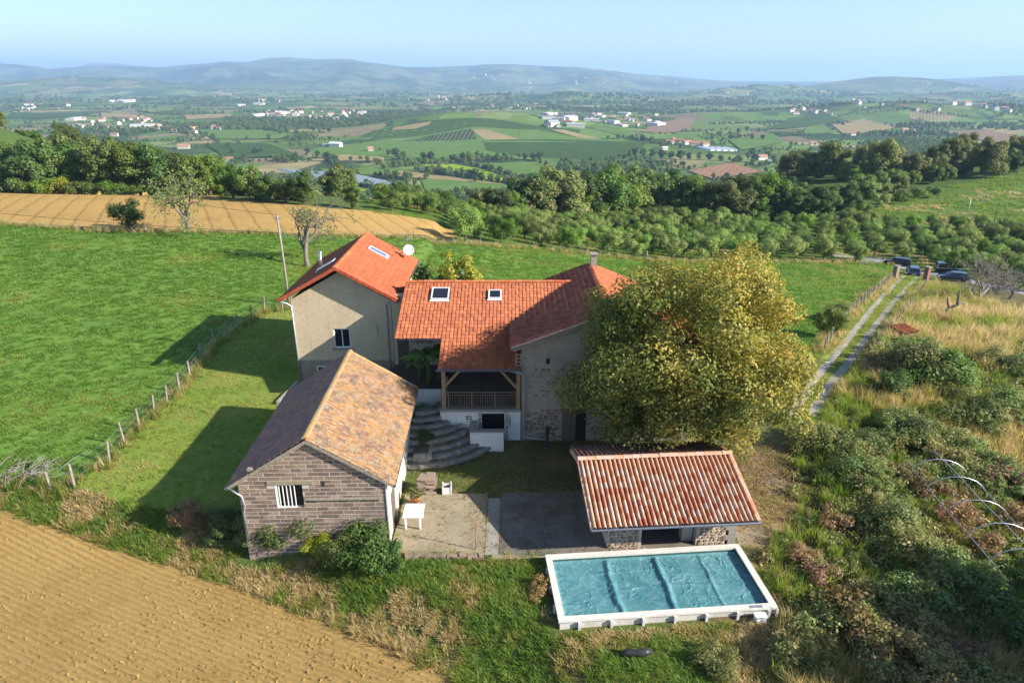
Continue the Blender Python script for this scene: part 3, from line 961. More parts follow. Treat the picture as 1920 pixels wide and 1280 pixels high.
def gutter(parent, a, b, r=.075, mat=None):
    a, b = Vector(a), Vector(b)
    d = (b - a).normalized(); x = d.cross(Vector((0, 0, 1))).normalized()
    mb = MB(); k = 7
    for p in (a, b):
        for i in range(k):
            t = PI + PI * i / (k - 1)
            mb.v.append(tuple(p + x * math.cos(t) * r + Vector((0, 0, math.sin(t) * r))))
    for p in (a, b):
        for i in range(k):
            t = PI + PI * i / (k - 1)
            mb.v.append(tuple(p + x * math.cos(t) * (r + .012) + Vector((0, 0, math.sin(t) * (r + .012)))))
    for i in range(k - 1):
        mb.f.append((i, i + 1, k + i + 1, k + i)); mb.f.append((2 * k + i, 3 * k + i, 3 * k + i + 1, 2 * k + i + 1))
    mb.f += [(0, k, 3 * k, 2 * k), (k - 1, 3 * k - 1, 4 * k - 1, 2 * k - 1)]
    return mb.build('gutter', mat or M_gutter, parent)

def pipe(parent, pts, r=.05, mat=None, name='downpipe'):
    return MB().tube(pts, r, 8).build(name, mat or M_zinc, parent, True)

def gable_wall(mb, x0, x1, xr, y0, y1, z0, ze, zr):
    """solid pentagon wall between y0 and y1"""
    p = [(x0, z0), (x1, z0), (x1, ze), (xr, zr), (x0, ze)]
    vs = [(a, y0, b) for a, b in p] + [(a, y1, b) for a, b in p]
    return mb.add(vs, [(0, 1, 2, 3, 4), (9, 8, 7, 6, 5), (0, 5, 6, 1), (1, 6, 7, 2), (2, 7, 8, 3), (3, 8, 9, 4), (4, 9, 5, 0)])

def strip_wall(mb, xs, top, zb, holes, y0, y1):
    """wall facing -Y between the sorted xs, with a top edge top(x) and rectangular holes (x0, x1, z0, z1)"""
    xs = sorted(set(xs + [h[0] for h in holes] + [h[1] for h in holes]))
    def piece(a, b, z0a, z0b, za, zb_):
        mb.hexa([(a, y0, z0a), (b, y0, z0b), (b, y1, z0b), (a, y1, z0a), (a, y0, za), (b, y0, zb_), (b, y1, zb_), (a, y1, za)])
    for a, b in zip(xs[:-1], xs[1:]):
        z = zb
        for h in sorted([h for h in holes if h[0] <= a + 1e-6 and h[1] >= b - 1e-6], key=lambda h: h[2]):
            piece(a, b, z, z, h[2], h[2]); z = h[3]
        piece(a, b, z, z, top(a), top(b))
    return mb

def clip_half(poly, a, b, c):
    """keeps the part of a polygon with a*x + b*z <= c"""
    out = []
    for i in range(len(poly)):
        p, q = poly[i - 1], poly[i]
        dp, dq = a * p[0] + b * p[1] - c, a * q[0] + b * q[1] - c
        if (dp > 0) != (dq > 0):
            t = dp / (dp - dq)
            out.append((p[0] + (q[0] - p[0]) * t, p[1] + (q[1] - p[1]) * t))
        if dq <= 0: out.append(q)
    return out

def rubble_face(parent, x0, x1, y, z0, z1, mat, seed, sx=.28, sz=.15, cover=1.0, keep=None, proud=.05, name='stone', facing=(0, -1)):
    """rough stones bedded in a wall face; too small to pick apart, so one part"""
    r = random.Random(seed)
    mb = MB()
    z = z0
    while z < z1 - .04:
        h = sz * r.uniform(.7, 1.4)
        x = x0 + r.uniform(0, sx * .4)
        while x < x1 - .06:
            w = sx * r.uniform(.55, 1.5)
            if x + w > x1: w = x1 - x
            cx, cz = x + w / 2, z + h / 2 + r.uniform(-.02, .02)
            if r.random() < cover and (keep is None or keep(cx, cz)):
                pr = proud * r.uniform(.3, 1.2)
                k = r.randint(5, 7); pts = []
                for i in range(k):
                    a = 2 * PI * (i + r.uniform(-.25, .25)) / k
                    ex = math.copysign(abs(math.cos(a)) ** .7, math.cos(a)) * w * .47
                    ez = math.copysign(abs(math.sin(a)) ** .7, math.sin(a)) * h * .46
                    pts.append((ex, ez))
                b = len(mb.v)
                for (ex, ez) in pts: mb.v.append((cx + ex, y, cz + ez))
                for (ex, ez) in pts: mb.v.append((cx + ex * .8, y - pr, cz + ez * .8))
                for i in range(k):
                    q = (i + 1) % k
                    mb.f.append((b + i, b + q, b + k + q, b + k + i))
                mb.f.append(tuple(b + k + i for i in range(k)))
            x += w + .015
        z += h + .012
    o = mb.build(name, mat, parent)
    tag(o, kind='stuff')
    return o

# ------------------------------------------------------------------ tall rendered farmhouse
def farmhouse():
    t = thing('farmhouse', 'tall beige rendered house with orange gable roof, flue and white satellite dish', 'house', (-11.2, 42.5, .75))
    zo = -.75
    w = MB()
    x0, x1 = -3.23, 3.27
    holes = [(-.67, .44, 3.2 + zo, 4.57 + zo), (-2.0, -.9, .9 + zo, 1.9 + zo)]
    strip_wall(w, [x0, 0, x1], lambda x: 8.42 + zo - abs(x) * .575, zo - .6, holes, 0, .35)
    w.build('front_wall', M_render, t)
    w = MB(); gable_wall(w, x0, x1, 0, 9.15, 9.5, zo - .6, 6.55 + zo, 8.42 + zo); w.build('back_wall', M_render, t)
    MB().box(x0, x0 + .35, .352, 9.148, zo - .6, 6.55 + zo).build('side_wall', M_render, t)
    tag(MB().box(x1 - .35, x1, .352, 9.148, zo - .6, 6.55 + zo).build('side_wall', M_white, t), 'white rendered side wall')
    strip_wall(MB(), [x0 - .012, x1 + .012], lambda x: 2.32 + zo, zo - .6, holes[1:], -.02, -.002).build('plinth', M_plinth, t)
    MB().box(x0 + .4, x1 - .4, .9, 1.0, zo, 5.5).build('dark_room', M_dark, t)
    s = .558; ov = .55
    ze = 8.83 - s * 3.8
    th = math.atan(s)
    yf, yb = -.62, 9.8
    d = MB()
    slab_between(d, [(-3.75, yf + .04, ze + .03 + zo), (0, yf + .04, 8.80 + zo), (0, yb - .04, 8.80 + zo), (-3.75, yb - .04, ze + .03 + zo)], .14)
    slab_between(d, [(0.001, yf + .04, 8.80 + zo), (3.75, yf + .04, ze + .03 + zo), (3.75, yb - .04, ze + .03 + zo), (0.001, yb - .04, 8.80 + zo)], .14)
    d.build('roof', M_deck, t)
    L = 3.8 / math.cos(th)
    roof_slope(t, (3.8, yf, ze + zo), (0, 1, 0), (-math.cos(th), 0, math.sin(th)), yb - yf, L, .335, .37, 'roman', T_house, seed=2, under=.06)
    roof_slope(t, (-3.8, yb, ze + zo), (0, -1, 0), (math.cos(th), 0, math.sin(th)), yb - yf, L, .335, .37, 'flat', T_house, seed=3, under=.06, lift=.008)
    ridge_run(t, (0, yf, 8.93 + zo), (0, yb, 8.93 + zo), 24, .13, T_ridge_orange)
    # stepped verge tiles of the front gable
    vm = MB().box(-.09, .09, -.06, .40, -.13, .06).mesh('verge_tile', T_verge)
    for sgn in (-1, 1):
        n = 11
        for i in range(n):
            u = i / n
            x = sgn * 3.82 * (1 - u); z = ze + zo + (8.83 - ze) * u + .07
            link('verge_tile', vm, t, (x, yf - .04, z), (0, sgn * (-PI / 2 + th + .12) + (PI if sgn > 0 else 0), 0) if False else (0, -sgn * 0, 0)).matrix_local = Matrix.Translation((x, yf - .02, z)) @ Matrix(((-sgn * math.cos(th - .07), 0, sgn * math.sin(th - .07), 0), (0, 1, 0, 0), (math.sin(th - .07), 0, math.cos(th - .07), 0), (0, 0, 0, 1))) @ Matrix(((0, 1, 0, 0), (1, 0, 0, 0), (0, 0, 1, 0), (0, 0, 0, 1)))
    gutter(t, (-3.86, yf, ze - .03 + zo), (-3.86, yb, ze - .03 + zo), .08, M_zinc)
    gutter(t, (3.86, yf, ze - .03 + zo), (3.86, yb, ze - .03 + zo), .08, M_zinc)
    pipe(t, [(-3.84, yf + .1, ze - .1 + zo), (-3.5, -.1, ze - .35 + zo), (-3.2, -.1, ze - .55 + zo), (-3.16, -.1, 2.0), (-3.14, -.1, zo + .9)], .055)
    pipe(t, [(3.84, yf + .1, ze - .1 + zo), (3.4, -.1, ze - .3 + zo), (2.98, -.1, ze - .42 + zo), (2.98, -.1, 2.0), (3.0, -.1, zo + 1.2)], .055)
    pipe(t, [(3.36, .5, 5.0), (3.36, .5, 2.6), (3.36, 1.1, 2.0), (3.36, 1.1, .9)], .05)
    window(t, -.668, .438, .06, 3.202 + zo, 4.568 + zo, M_wframe, .12)
    window(t, -1.998, -.902, -.03, .902 + zo, 1.898 + zo, M_wframe, .2)
    pipe(t, [(2.3, -.03, 4.9 + zo), (2.32, -.06, 4.0 + zo)], .015, M_iron, 'cable')
    # roof fittings
    f = MB().lathe([(.11, -.5), (.11, .75), (.08, .76), (.08, .82), (.17, .84), (.17, .9), (.02, .98)], (0, 0, 0), 12).build('flue_pipe', M_flue, t, True, loc=(-2.05, 3.6, 8.83 - s * 2.05 + .3 + zo))
    U = (0, 1, 0); Vr = (-math.cos(th), 0, math.sin(th))
    roof_window(t, (1.38, 6.3, 8.83 - s * 1.38 + .07 + zo), U, Vr, .85, 1.45, M_skyglass)
    roof_window(t, (-1.35, 2.6, 8.83 - s * 1.35 + .07 + zo), (0, -1, 0), (math.cos(th), 0, math.sin(th)), .8, 1.3, M_skyglass)
    tag(MB().box(-.12, .12, -.1, .1, -.05, .12).build('roof_vent', T_verge, t, loc=(2.25, 7.2, 8.83 - s * 2.25 + .12 + zo)))
    dish = MB().lathe([(.02, .0), (.2, .03), (.34, .10), (.41, .17), (.40, .185), (.33, .12), (.18, .05), (.015, .02)], n=18)
    do = dish.build('satellite_dish', M_plastic, t, True, loc=(3.35, 8.3, 7.85 + zo), rot=(R(62), 0, R(12)))
    MB().tube([(0, 0, 0), (.05, .1, .42)], .015, 5).build('feed_arm', M_metal, do)
    MB().tube([(0, .3, -.9), (0, .12, 0)], .025, 6).build('mast', M_metal, do)
    an = MB(); an.tube([(0, 0, 0), (0, 0, 1.5)], .018, 5)
    for k in range(6): an.bar((-.3 + .03 * k, -.5 + .2 * k, 1.45), (.3 - .03 * k, -.5 + .2 * k, 1.45), .015, .015)
    an.bar((0, -.55, 1.43), (0, .55, 1.43), .02, .02)
    an.build('antenna', M_metal, t, loc=(3.2, 9.2, 7.1 + zo))
    for x in (-3.5, 3.45): MB().box(x - .06, x + .06, yf + .1, .34, ze - .02 + zo, ze + .1 + zo).build('rafter_end', M_wood, t)
farmhouse()

# dug-out strip and retaining wall beside the farmhouse
rw = MB()
rw.obox((-14.95, 39.0, -.4), (.22, 0, 0), (.35, 3.2, 0), (0, 0, 1.35))
tag(rw.build('retaining_wall', M_conc_pale), 'short pale concrete retaining wall between the lawn and the tall house', 'wall')

# ------------------------------------------------------------------ low wing with the covered terrace
def wing():
    t = thing('terrace_wing', 'low wing with bright orange tiled roof over a timber terrace above a white wall', 'building', (0, 0, 0))
    sl = .357; th = math.atan(sl); c, s = math.cos(th), math.sin(th)
    zf = lambda y: 4.7 + sl * (y - 35.5)
    d = MB()
    slab_between(d, [(-4.2, 35.55, zf(35.55)), (.5, 35.55, zf(35.55)), (.5, 38.1, zf(38.1)), (-4.2, 38.1, zf(38.1))], .16)
    slab_between(d, [(-6.9, 38.102, zf(38.1)), (4.0, 38.102, zf(38.1)), (4.0, 43.3, zf(43.3)), (-6.9, 43.3, zf(43.3))], .16)
    slab_between(d, [(-6.9, 43.302, zf(43.3)), (5.0, 43.302, zf(43.3)), (5.0, 49.5, 5.1), (-6.9, 49.5, 5.1)], .16)
    d.build('roof', M_deck, t)
    def keep(x, y, z):
        xv = np.maximum(.48, (zf(y) - 5.95) / .38 + .35)
        ok = (x < xv)
        ok &= ~((y < 38.05) & (x < -4.28))
        ok &= ~((np.abs(x + 4.59) < .52) & (np.abs(y - 41.97) < .55)) & ~((np.abs(x + 1.09) < .36) & (np.abs(y - 41.9) < .42))
        return ok
    roof_slope(t, (-6.98, 35.45, zf(35.45)), (1, 0, 0), (0, c, s), 11.9, 7.9 / c, .232, .335, 'flat', T_wing, keep, seed=5, under=.05)
    roof_slope(t, (5.2, 49.5, 5.1), (-1, 0, 0), (0, -math.cos(math.atan(.385)), math.sin(math.atan(.385))), 12.1, 6.6, .232, .335, 'flat', T_wing, lambda x, y, z: x < 5.2, seed=6, under=.05)
    ridge_run(t, (-6.98, 43.3, zf(43.3) + .12), (4.0, 43.3, zf(43.3) + .12), 27, .12, T_ridge_orange)
    roof_window(t, (-4.59, 41.97, zf(41.97) + .05), (1, 0, 0), (0, c, s), 1.15, 1.25)
    roof_window(t, (-1.09, 41.9, zf(41.9) + .05), (1, 0, 0), (0, c, s), .85, .92)
    gutter(t, (-4.3, 35.36, 4.68), (.5, 35.36, 4.68), .085)
    gutter(t, (-6.98, 38.0, zf(38.0) - .03), (-4.25, 38.0, zf(38.0) - .03), .07)
    # lead flashing in the valley
    vy = np.linspace(39.0, 43.3, 2)
    va = Vector((0.02, 39.0, zf(39.0) + .13)); vb = Vector((3.98, 43.3, zf(43.3) + .13))
    MB().bar(va, vb, .12, .02).build('valley_flashing', M_zinc, t)
    # rear and side walls
    MB().box(-7.85, .5, 42.3, 42.7, 0, 6.95).build('rear_wall', M_render, t)
    rubble_face(t, -6.7, -5.3, 42.295, 3.6, 5.8, M_stone_dark, 3, .25, .13)
    MB().box(-3.9, -2.2, 42.2, 42.297, 2.0, 4.2).build('wall_panel', M_white, t)
    MB().box(-2.1, .2, 42.2, 42.297, 2.0, 4.3).build('doorway', M_dark, t)
    MB().box(-7.6, -6.9, 42.2, 42.297, 1.8, 4.0).build('doorway', M_door, t)
    # terrace
    MB().box(-4.2, .5, 36.1, 42.19, 1.8, 2.0).build('terrace_floor', M_conc_dark, t)
    wl_ = MB()
    wl_.box(-4.2, -1.78, 35.8, 36.098, -.2, 1.86); wl_.box(-.45, .5, 35.8, 36.098, -.2, 1.86); wl_.box(-1.78, -.45, 35.8, 36.098, 1.72, 1.86)
    wl_.build('terrace_wall', M_white, t)
    MB().box(-4.25, .53, 35.72, 36.12, 1.862, 2.0).build('coping', M_conc_pale, t)
    MB().box(-1.776, -.454, 36.35, 36.5, -.2, 1.718).build('cellar_door', M_dark, t)
    rubble_face(t, -2.02, -1.76, 35.795, .1, 1.8, M_stone, 8, .2, .12, 1, None, .05, 'door_surround')
    rubble_face(t, -.47, -.2, 35.795, -.1, 1.8, M_stone, 9, .2, .12, 1, None, .05, 'door_surround')
    rubble_face(t, -2.75, -2.35, 35.795, 1.3, 1.6, M_stone_dark, 10, .2, .14, 1, None, .04, 'bare_stone')
    MB().box(-.16, -.1, 35.74, 35.79, .95, 1.6).build('wall_lamp', M_rail, t)
    # walled stairwell in front of the cellar door
    MB().box(-2.4, -.48, 34.45, 34.72, -.2, 1.2).build('stairwell_wall', M_white, t)
    MB().box(-2.4, -2.12, 34.722, 35.79, -.2, 1.2).build('stairwell_wall', M_white, t)
    cp = MB(); cp.box(-2.44, -.44, 34.41, 34.76, 1.203, 1.28); cp.box(-2.44, -2.08, 34.762, 35.79, 1.203, 1.28); cp.build('coping', M_conc_pale, t)
    MB().box(-2.1, -.5, 34.75, 35.78, -.4, -.02).build('stairwell_floor', M_dark, t)
    # posts, beam, braces
    for x in (-3.95, .36):
        MB().box(x - .11, x + .11, 35.85, 36.07, 2.0, 4.42).build('post', M_wood, t)
    MB().box(-4.2, .5, 35.84, 36.08, 4.423, 4.62).build('beam', M_wood, t)
    MB().bar((-3.85, 35.96, 3.45), (-3.0, 35.96, 4.4), .14, .14, (0, 1, 0)).build('brace', M_wood, t)
    MB().bar((.27, 35.96, 3.3), (-.65, 35.96, 4.4), .14, .14, (0, 1, 0)).build('brace', M_wood, t)
    # railing
    xs = [-3.7, -2.35, -1.0, .34]
    for x in xs: MB().box(x - .045, x + .045, 35.9, 35.99, 2.0, 3.0).build('rail_post', M_rail, t)
    MB().box(-3.84, .25, 35.89, 36.0, 3.003, 3.06).build('handrail', M_rail, t)
    MB().box(-3.84, .25, 35.92, 35.97, 2.84, 2.88).build('handrail', M_rail, t)
    MB().box(-3.84, .25, 35.92, 35.97, 2.10, 2.14).build('bottom_rail', M_rail, t)
    bm = MB().box(-.014, .014, -.014, .014, 0, .698).mesh('baluster', M_rail)
    x = -3.72
    while x < .3:
        if min(abs(x - q) for q in xs) > .07: link('baluster', bm, t, (x, 35.945, 2.141))
        x += .135
    # low planter wall at the head of the steps
    MB().box(-6.1, -4.35, 37.7, 37.95, 1.2, 2.3).build('planter_wall', M_white, t)
    MB().box(-7.85, -4.22, 37.96, 42.19, .3, 2.1).build('planting_bed', simple('bed_soil', (.09, .07, .05), .95), t)
    MB().bar((-4.05, 36.3, 2.5), (-4.05, 38.2, 2.5), .2, 1.0, (0, 0, 1)).build('low_wall', M_render, t)
    pipe(t, [(-.2, 35.45, 4.6), (.15, 35.6, 4.45), (.45, 35.55, 4.42), (.68, 35.6, 4.2), (.70, 35.62, 2.0), (.70, 35.62, .35), (.95, 35.6, .22), (2.4, 35.5, .1)], .06)
wing()

# ------------------------------------------------------------------ stone barn
def barn():
    t = thing('stone_barn', 'big rubble stone barn with dark red ribbed tile roof beside the broad tree', 'barn', (0, 0, 0))
    sl = .38; th = math.atan(sl); c, s = math.cos(th), math.sin(th)
    xr, zr = 5.44, 5.95 + .38 * 5.44
    w = MB(); gable_wall(w, .55, 10.35, 5.44, 35.8, 36.3, -.3, 5.95, zr - .16)
    w.build('front_wall', M_barnwall, t)
    w = MB(); gable_wall(w, .55, 10.35, 5.44, 45.0, 45.5, -.3, 5.95, zr - .16); w.build('back_wall', M_barnwall, t)
    MB().box(.55, 1.05, 36.302, 44.998, -.3, 5.95).build('side_wall', M_barnwall, t)
    MB().box(9.85, 10.35, 36.302, 44.998, -.3, 5.95).build('side_wall', M_barnwall, t)
    d = MB()
    slab_between(d, [(.05, 35.45, 5.95), (xr, 35.45, zr - .01), (xr, 45.75, zr - .01), (.05, 45.75, 5.95)], .13)
    slab_between(d, [(xr + .001, 35.45, zr - .01), (10.85, 35.45, 5.95), (10.85, 45.75, 5.95), (xr + .001, 45.75, zr - .01)], .13)
    d.build('roof', M_deck, t)
    L = 5.44 / c
    roof_slope(t, (0, 45.8, 5.95), (0, -1, 0), (c, 0, s), 10.4, L, .3, .34, 'canal', T_barn, None, seed=7, sag=.05, under=.05)
    roof_slope(t, (10.88, 35.4, 5.95), (0, 1, 0), (-c, 0, s), 10.4, L, .3, .34, 'roman', T_house, None, seed=8, sag=.05, under=.05)
    ridge_run(t, (xr, 35.4, zr + .13), (xr, 45.8, zr + .13), 22, .13, T_ridge_orange)
    ridge_run(t, (.0, 35.38, 6.02), (xr, 35.38, zr + .07), 14, .10, T_ridge_pale, 'verge_tile')
    gutter(t, (-.06, 35.4, 5.93), (-.06, 39.0, 5.93), .07, M_zinc)
    MB().bar((.05, 35.42, 5.84), (xr, 35.42, zr - .1), .05, .16, (0, 0, 1)).build('bargeboard', M_oldwood, t)
    MB().bar((10.8, 35.42, 5.84), (xr, 35.42, zr - .1), .05, .16, (0, 0, 1)).build('bargeboard', M_oldwood, t)
    ch = MB(); ch.box(-.2, .2, -.2, .2, -.5, .75); ch.box(-.27, .27, -.27, .27, .75, .85)
    ch.build('chimney', M_conc_pale, t, loc=(xr + .1, 45.2, zr + .15))
    # bare stones show through the render low on the gable
    def keep(x, z):
        return z < 1.6 + 1.2 * float(fbm(x * .7, z * .7, 2)) and not (2.9 < x < 4.35 and z < 2.15)
    rubble_face(t, .7, 7.0, 35.798, 0, 2.7, M_stone_dark, 21, .3, .16, .6, keep, .04)
    rubble_face(t, .9, 8.0, 35.798, 2.6, 4.6, M_stone_dark, 22, .26, .13, .14, None, .025)
    # door with one dark open leaf
    MB().box(2.95, 3.75, 35.76, 35.797, -.1, 2.05).build('door', M_door, t)
    MB().box(3.752, 4.35, 35.77, 35.797, -.1, 2.0).build('door_opening', M_dark, t)
    MB().box(2.8, 4.5, 35.74, 35.797, 2.053, 2.25).build('lintel', M_oldwood, t)
    for (x, z) in ((2.05, 5.05), (5.0, 5.6)): MB().box(x - .1, x + .1, 35.78, 35.797, z - .17, z + .17).build('vent_hole', M_dark, t)
    ld = MB()
    for x in (.22, .5): ld.bar((x, 35.62, 4.75), (x, 35.62, 5.6), .035, .035)
    for k in range(4): ld.bar((.22, 35.62, 4.85 + .22 * k), (.5, 35.62, 4.85 + .22 * k), .03, .03)
    ld.build('hanging_ladder', M_metal, t)
barn()

# ------------------------------------------------------------------ cinder-block shed with lichen roof
def shed():
    t = thing('block_shed', 'old shed of grey brown blocks with orange lichen tile roof and barred window', 'shed', (-8.87, 25.9, 0), R(1.6))
    x0, x1, yb = -3.22, 3.27, 9.75
    ze, zr, sl = 3.38, 5.42, .64
    zl = lambda x: zr - sl * abs(x)
    # mortar body
    w = MB()
    wx0, wx1, wz0, wz1 = -1.62, -.42, 2.08, 3.3
    vs = [x0, wx0, wx1, 0, x1]
    def panel(a, b, z0a, top):
        p = [(a, z0a), (b, z0a), (b, top(b)), (a, top(a))]
        w.hexa([(p[0][0], 0, p[0][1]), (p[1][0], 0, p[1][1]), (p[1][0], .25, p[1][1]), (p[0][0], .25, p[0][1]), (p[3][0], 0, p[3][1]), (p[2][0], 0, p[2][1]), (p[2][0], .25, p[2][1]), (p[3][0], .25, p[3][1])])
    panel(x0, wx0, -.8, zl); panel(wx0, wx1, -.8, lambda x: wz0); panel(wx0, wx1, wz1, zl); panel(wx1, 0, -.8, zl); panel(0, x1, -.8, zl)
    w.build('front_wall', M_mortar, t)
    bl, bh, g = .48, .2, .034
    full = MB().box(-bl / 2 + g / 2, bl / 2 - g / 2, 0, .05, g / 2, bh - g / 2).mesh('block', M_block)
    z = -.9; row = 0
    r = random.Random(4)
    while z < zr:
        x = x0 - (bl / 2 if row % 2 else 0) - .02
        while x < x1:
            jx = r.uniform(-.012, .012)
            a, b = max(x + jx, x0), min(x + jx + bl, x1)
            if b - a > .08:
                poly = [(a + g / 2, z + g / 2), (b - g / 2, z + g / 2), (b - g / 2, z + bh - g / 2), (a + g / 2, z + bh - g / 2)]
                poly = clip_half(clip_half(poly, sl, 1, zr - .05), -sl, 1, zr - .05)
                inwin = b > -1.95 and a < -.1 and z + bh > wz1 and z < wz1 + .2
                parts = [poly]
                if z + bh > wz0 + .02 and z < wz1: parts = [clip_half(poly, 1, 0, wx0 - .01), clip_half(poly, -1, 0, -(wx1 + .01))]
                if inwin: parts = [clip_half(poly, 1, 0, -1.96), clip_half(poly, -1, 0, .09)]
                for q in parts:
                    if len(q) < 3: continue
                    ar = abs(sum(q[i - 1][0] * q[i][1] - q[i][0] * q[i - 1][1] for i in range(len(q)))) / 2
                    if ar < .006: continue
                    pr = r.uniform(.003, .013)
                    if abs(ar - (bl - g) * (bh - g)) < 1e-4:
                        link('block', full, t, (x + jx + bl / 2, -pr, z))
                    else:
                        k = len(q); cx = q[0][0]; cz = q[0][1]
                        m = MB().add([(p[0] - cx, 0, p[1] - cz) for p in q] + [(p[0] - cx, .05, p[1] - cz) for p in q],
                                     [tuple(range(k)), tuple(range(2 * k - 1, k - 1, -1))] + [(i, k + i, k + (i + 1) % k, (i + 1) % k) for i in range(k)])
                        m.build('block', M_block, t, loc=(cx, -pr, cz))
            x += bl
        z += bh; row += 1
    MB().box(-1.94, .07, -.045, .2, wz1 + .004, wz1 + .19).build('lintel', M_conc, t)
    win = MB()
    win.box(wx0, wx0 + .07, -.01, .1, wz0, wz1); win.box(wx0 + .072, wx1 - .35, .0, .09, wz0, wz0 + .06); win.box(wx0 + .072, wx1 - .35, .0, .09, wz1 - .06, wz1 - .001)
    wo_ = win.build('window', M_wframe, t)
    for k in range(5): MB().box(wx0 + .14 + k * .17, wx0 + .175 + k * .17, .01, .045, wz0 + .062, wz1 - .062).build('bar', M_wframe, wo_)
    MB().box(wx0 + .07, wx1, .2, .22, wz0, wz1).build('pane', M_dark, wo_)
    MB().box(-.35, 3.05, -.1, 0, 2.5, 2.58).build('ledge', M_oldwood, t)
    MB().box(.5, .58, -.04, .0, 3.2, 3.42).build('vent_hole', M_dark, t)
    MB().box(x0, x0 + .25, .252, yb, -.8, ze - .05).build('side_wall', M_mortar, t)
    tag(MB().box(x1 - .25, x1, .252, 9.5, -.3, ze - .05).build('side_wall', M_limewash, t), 'peeling whitewashed side wall')
    MB().box(x1 - .005, x1 + .03, 1.0, 1.9, -.1, 2.0).build('door', M_door, t)
    MB().box(x1 - .005, x1 + .05, 2.0, 2.35, -.1, 3.0).build('buttress', M_limewash, t)
    w = MB(); gable_wall(w, x0 + .252, x1 - .252, 0, 9.502, yb, -.3, ze - .05 + .16, zr - .03); w.build('back_wall', M_mortar, t)
    corner = MB().box(x1 - .02, x1 + .035, -.05, .25, -.4, ze - .03).build('corner_render', M_limewash, t)
    th = math.atan(sl); c, s = math.cos(th), math.sin(th)
    hw = 3.62; zE = zr + .14 - sl * hw; yf, ye = -.17, 9.95
    d = MB()
    slab_between(d, [(-hw + .05, yf + .05, zE + .04), (0, yf + .05, zr + .13), (0, ye - .05, zr + .13), (-hw + .05, ye - .05, zE + .04)], .12)
    slab_between(d, [(.001, yf + .05, zr + .13), (hw - .05, yf + .05, zE + .04), (hw - .05, ye - .05, zE + .04), (.001, ye - .05, zr + .13)], .12)
    d.build('roof', M_deck, t)
    roof_slope(t, (hw, yf, zE), (0, 1, 0), (-c, 0, s), ye - yf, hw / c, .235, .31, 'marseille', T_shed, seed=9, sag=.09, under=.05)
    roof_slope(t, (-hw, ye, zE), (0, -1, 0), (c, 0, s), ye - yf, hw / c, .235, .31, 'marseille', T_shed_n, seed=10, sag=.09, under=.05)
    ridge_run(t, (0, yf, zr + .27), (0, ye, zr + .27), 26, .12, T_ridge_lichen, jit=.02)
    ridge_run(t, (hw, ye + .01, zE + .1), (0, ye + .01, zr + .22), 13, .09, T_ridge_lichen, 'verge_tile')
    for sg in (-1, 1):
        MB().bar((sg * hw, yf + .03, zE - .02), (0, yf + .03, zr + .07), .05, .15, (0, 0, 1)).build('bargeboard', M_oldwood, t)
    gutter(t, (hw + .05, yf, zE), (hw + .05, ye, zE - .02), .07, M_gutter)
    gutter(t, (-hw - .05, yf, zE), (-hw - .05, ye, zE - .02), .07, M_zinc)
    pipe(t, [(-hw, yf + .15, zE - .08), (-hw + .3, -.08, zE - .3), (x0 + .12, -.08, zE - .45), (x0 + .2, -.08, 2.3), (x0 + .12, -.08, 1.9), (x0 + .15, -.08, .5)], .04)
    MB().box(-.4, -.1, yf - .02, yf + .2, 0, .1).build('slipped_tile', M_oldwood, t, loc=(-2.3, .1, zr - sl * 2.3 + .08))
shed()

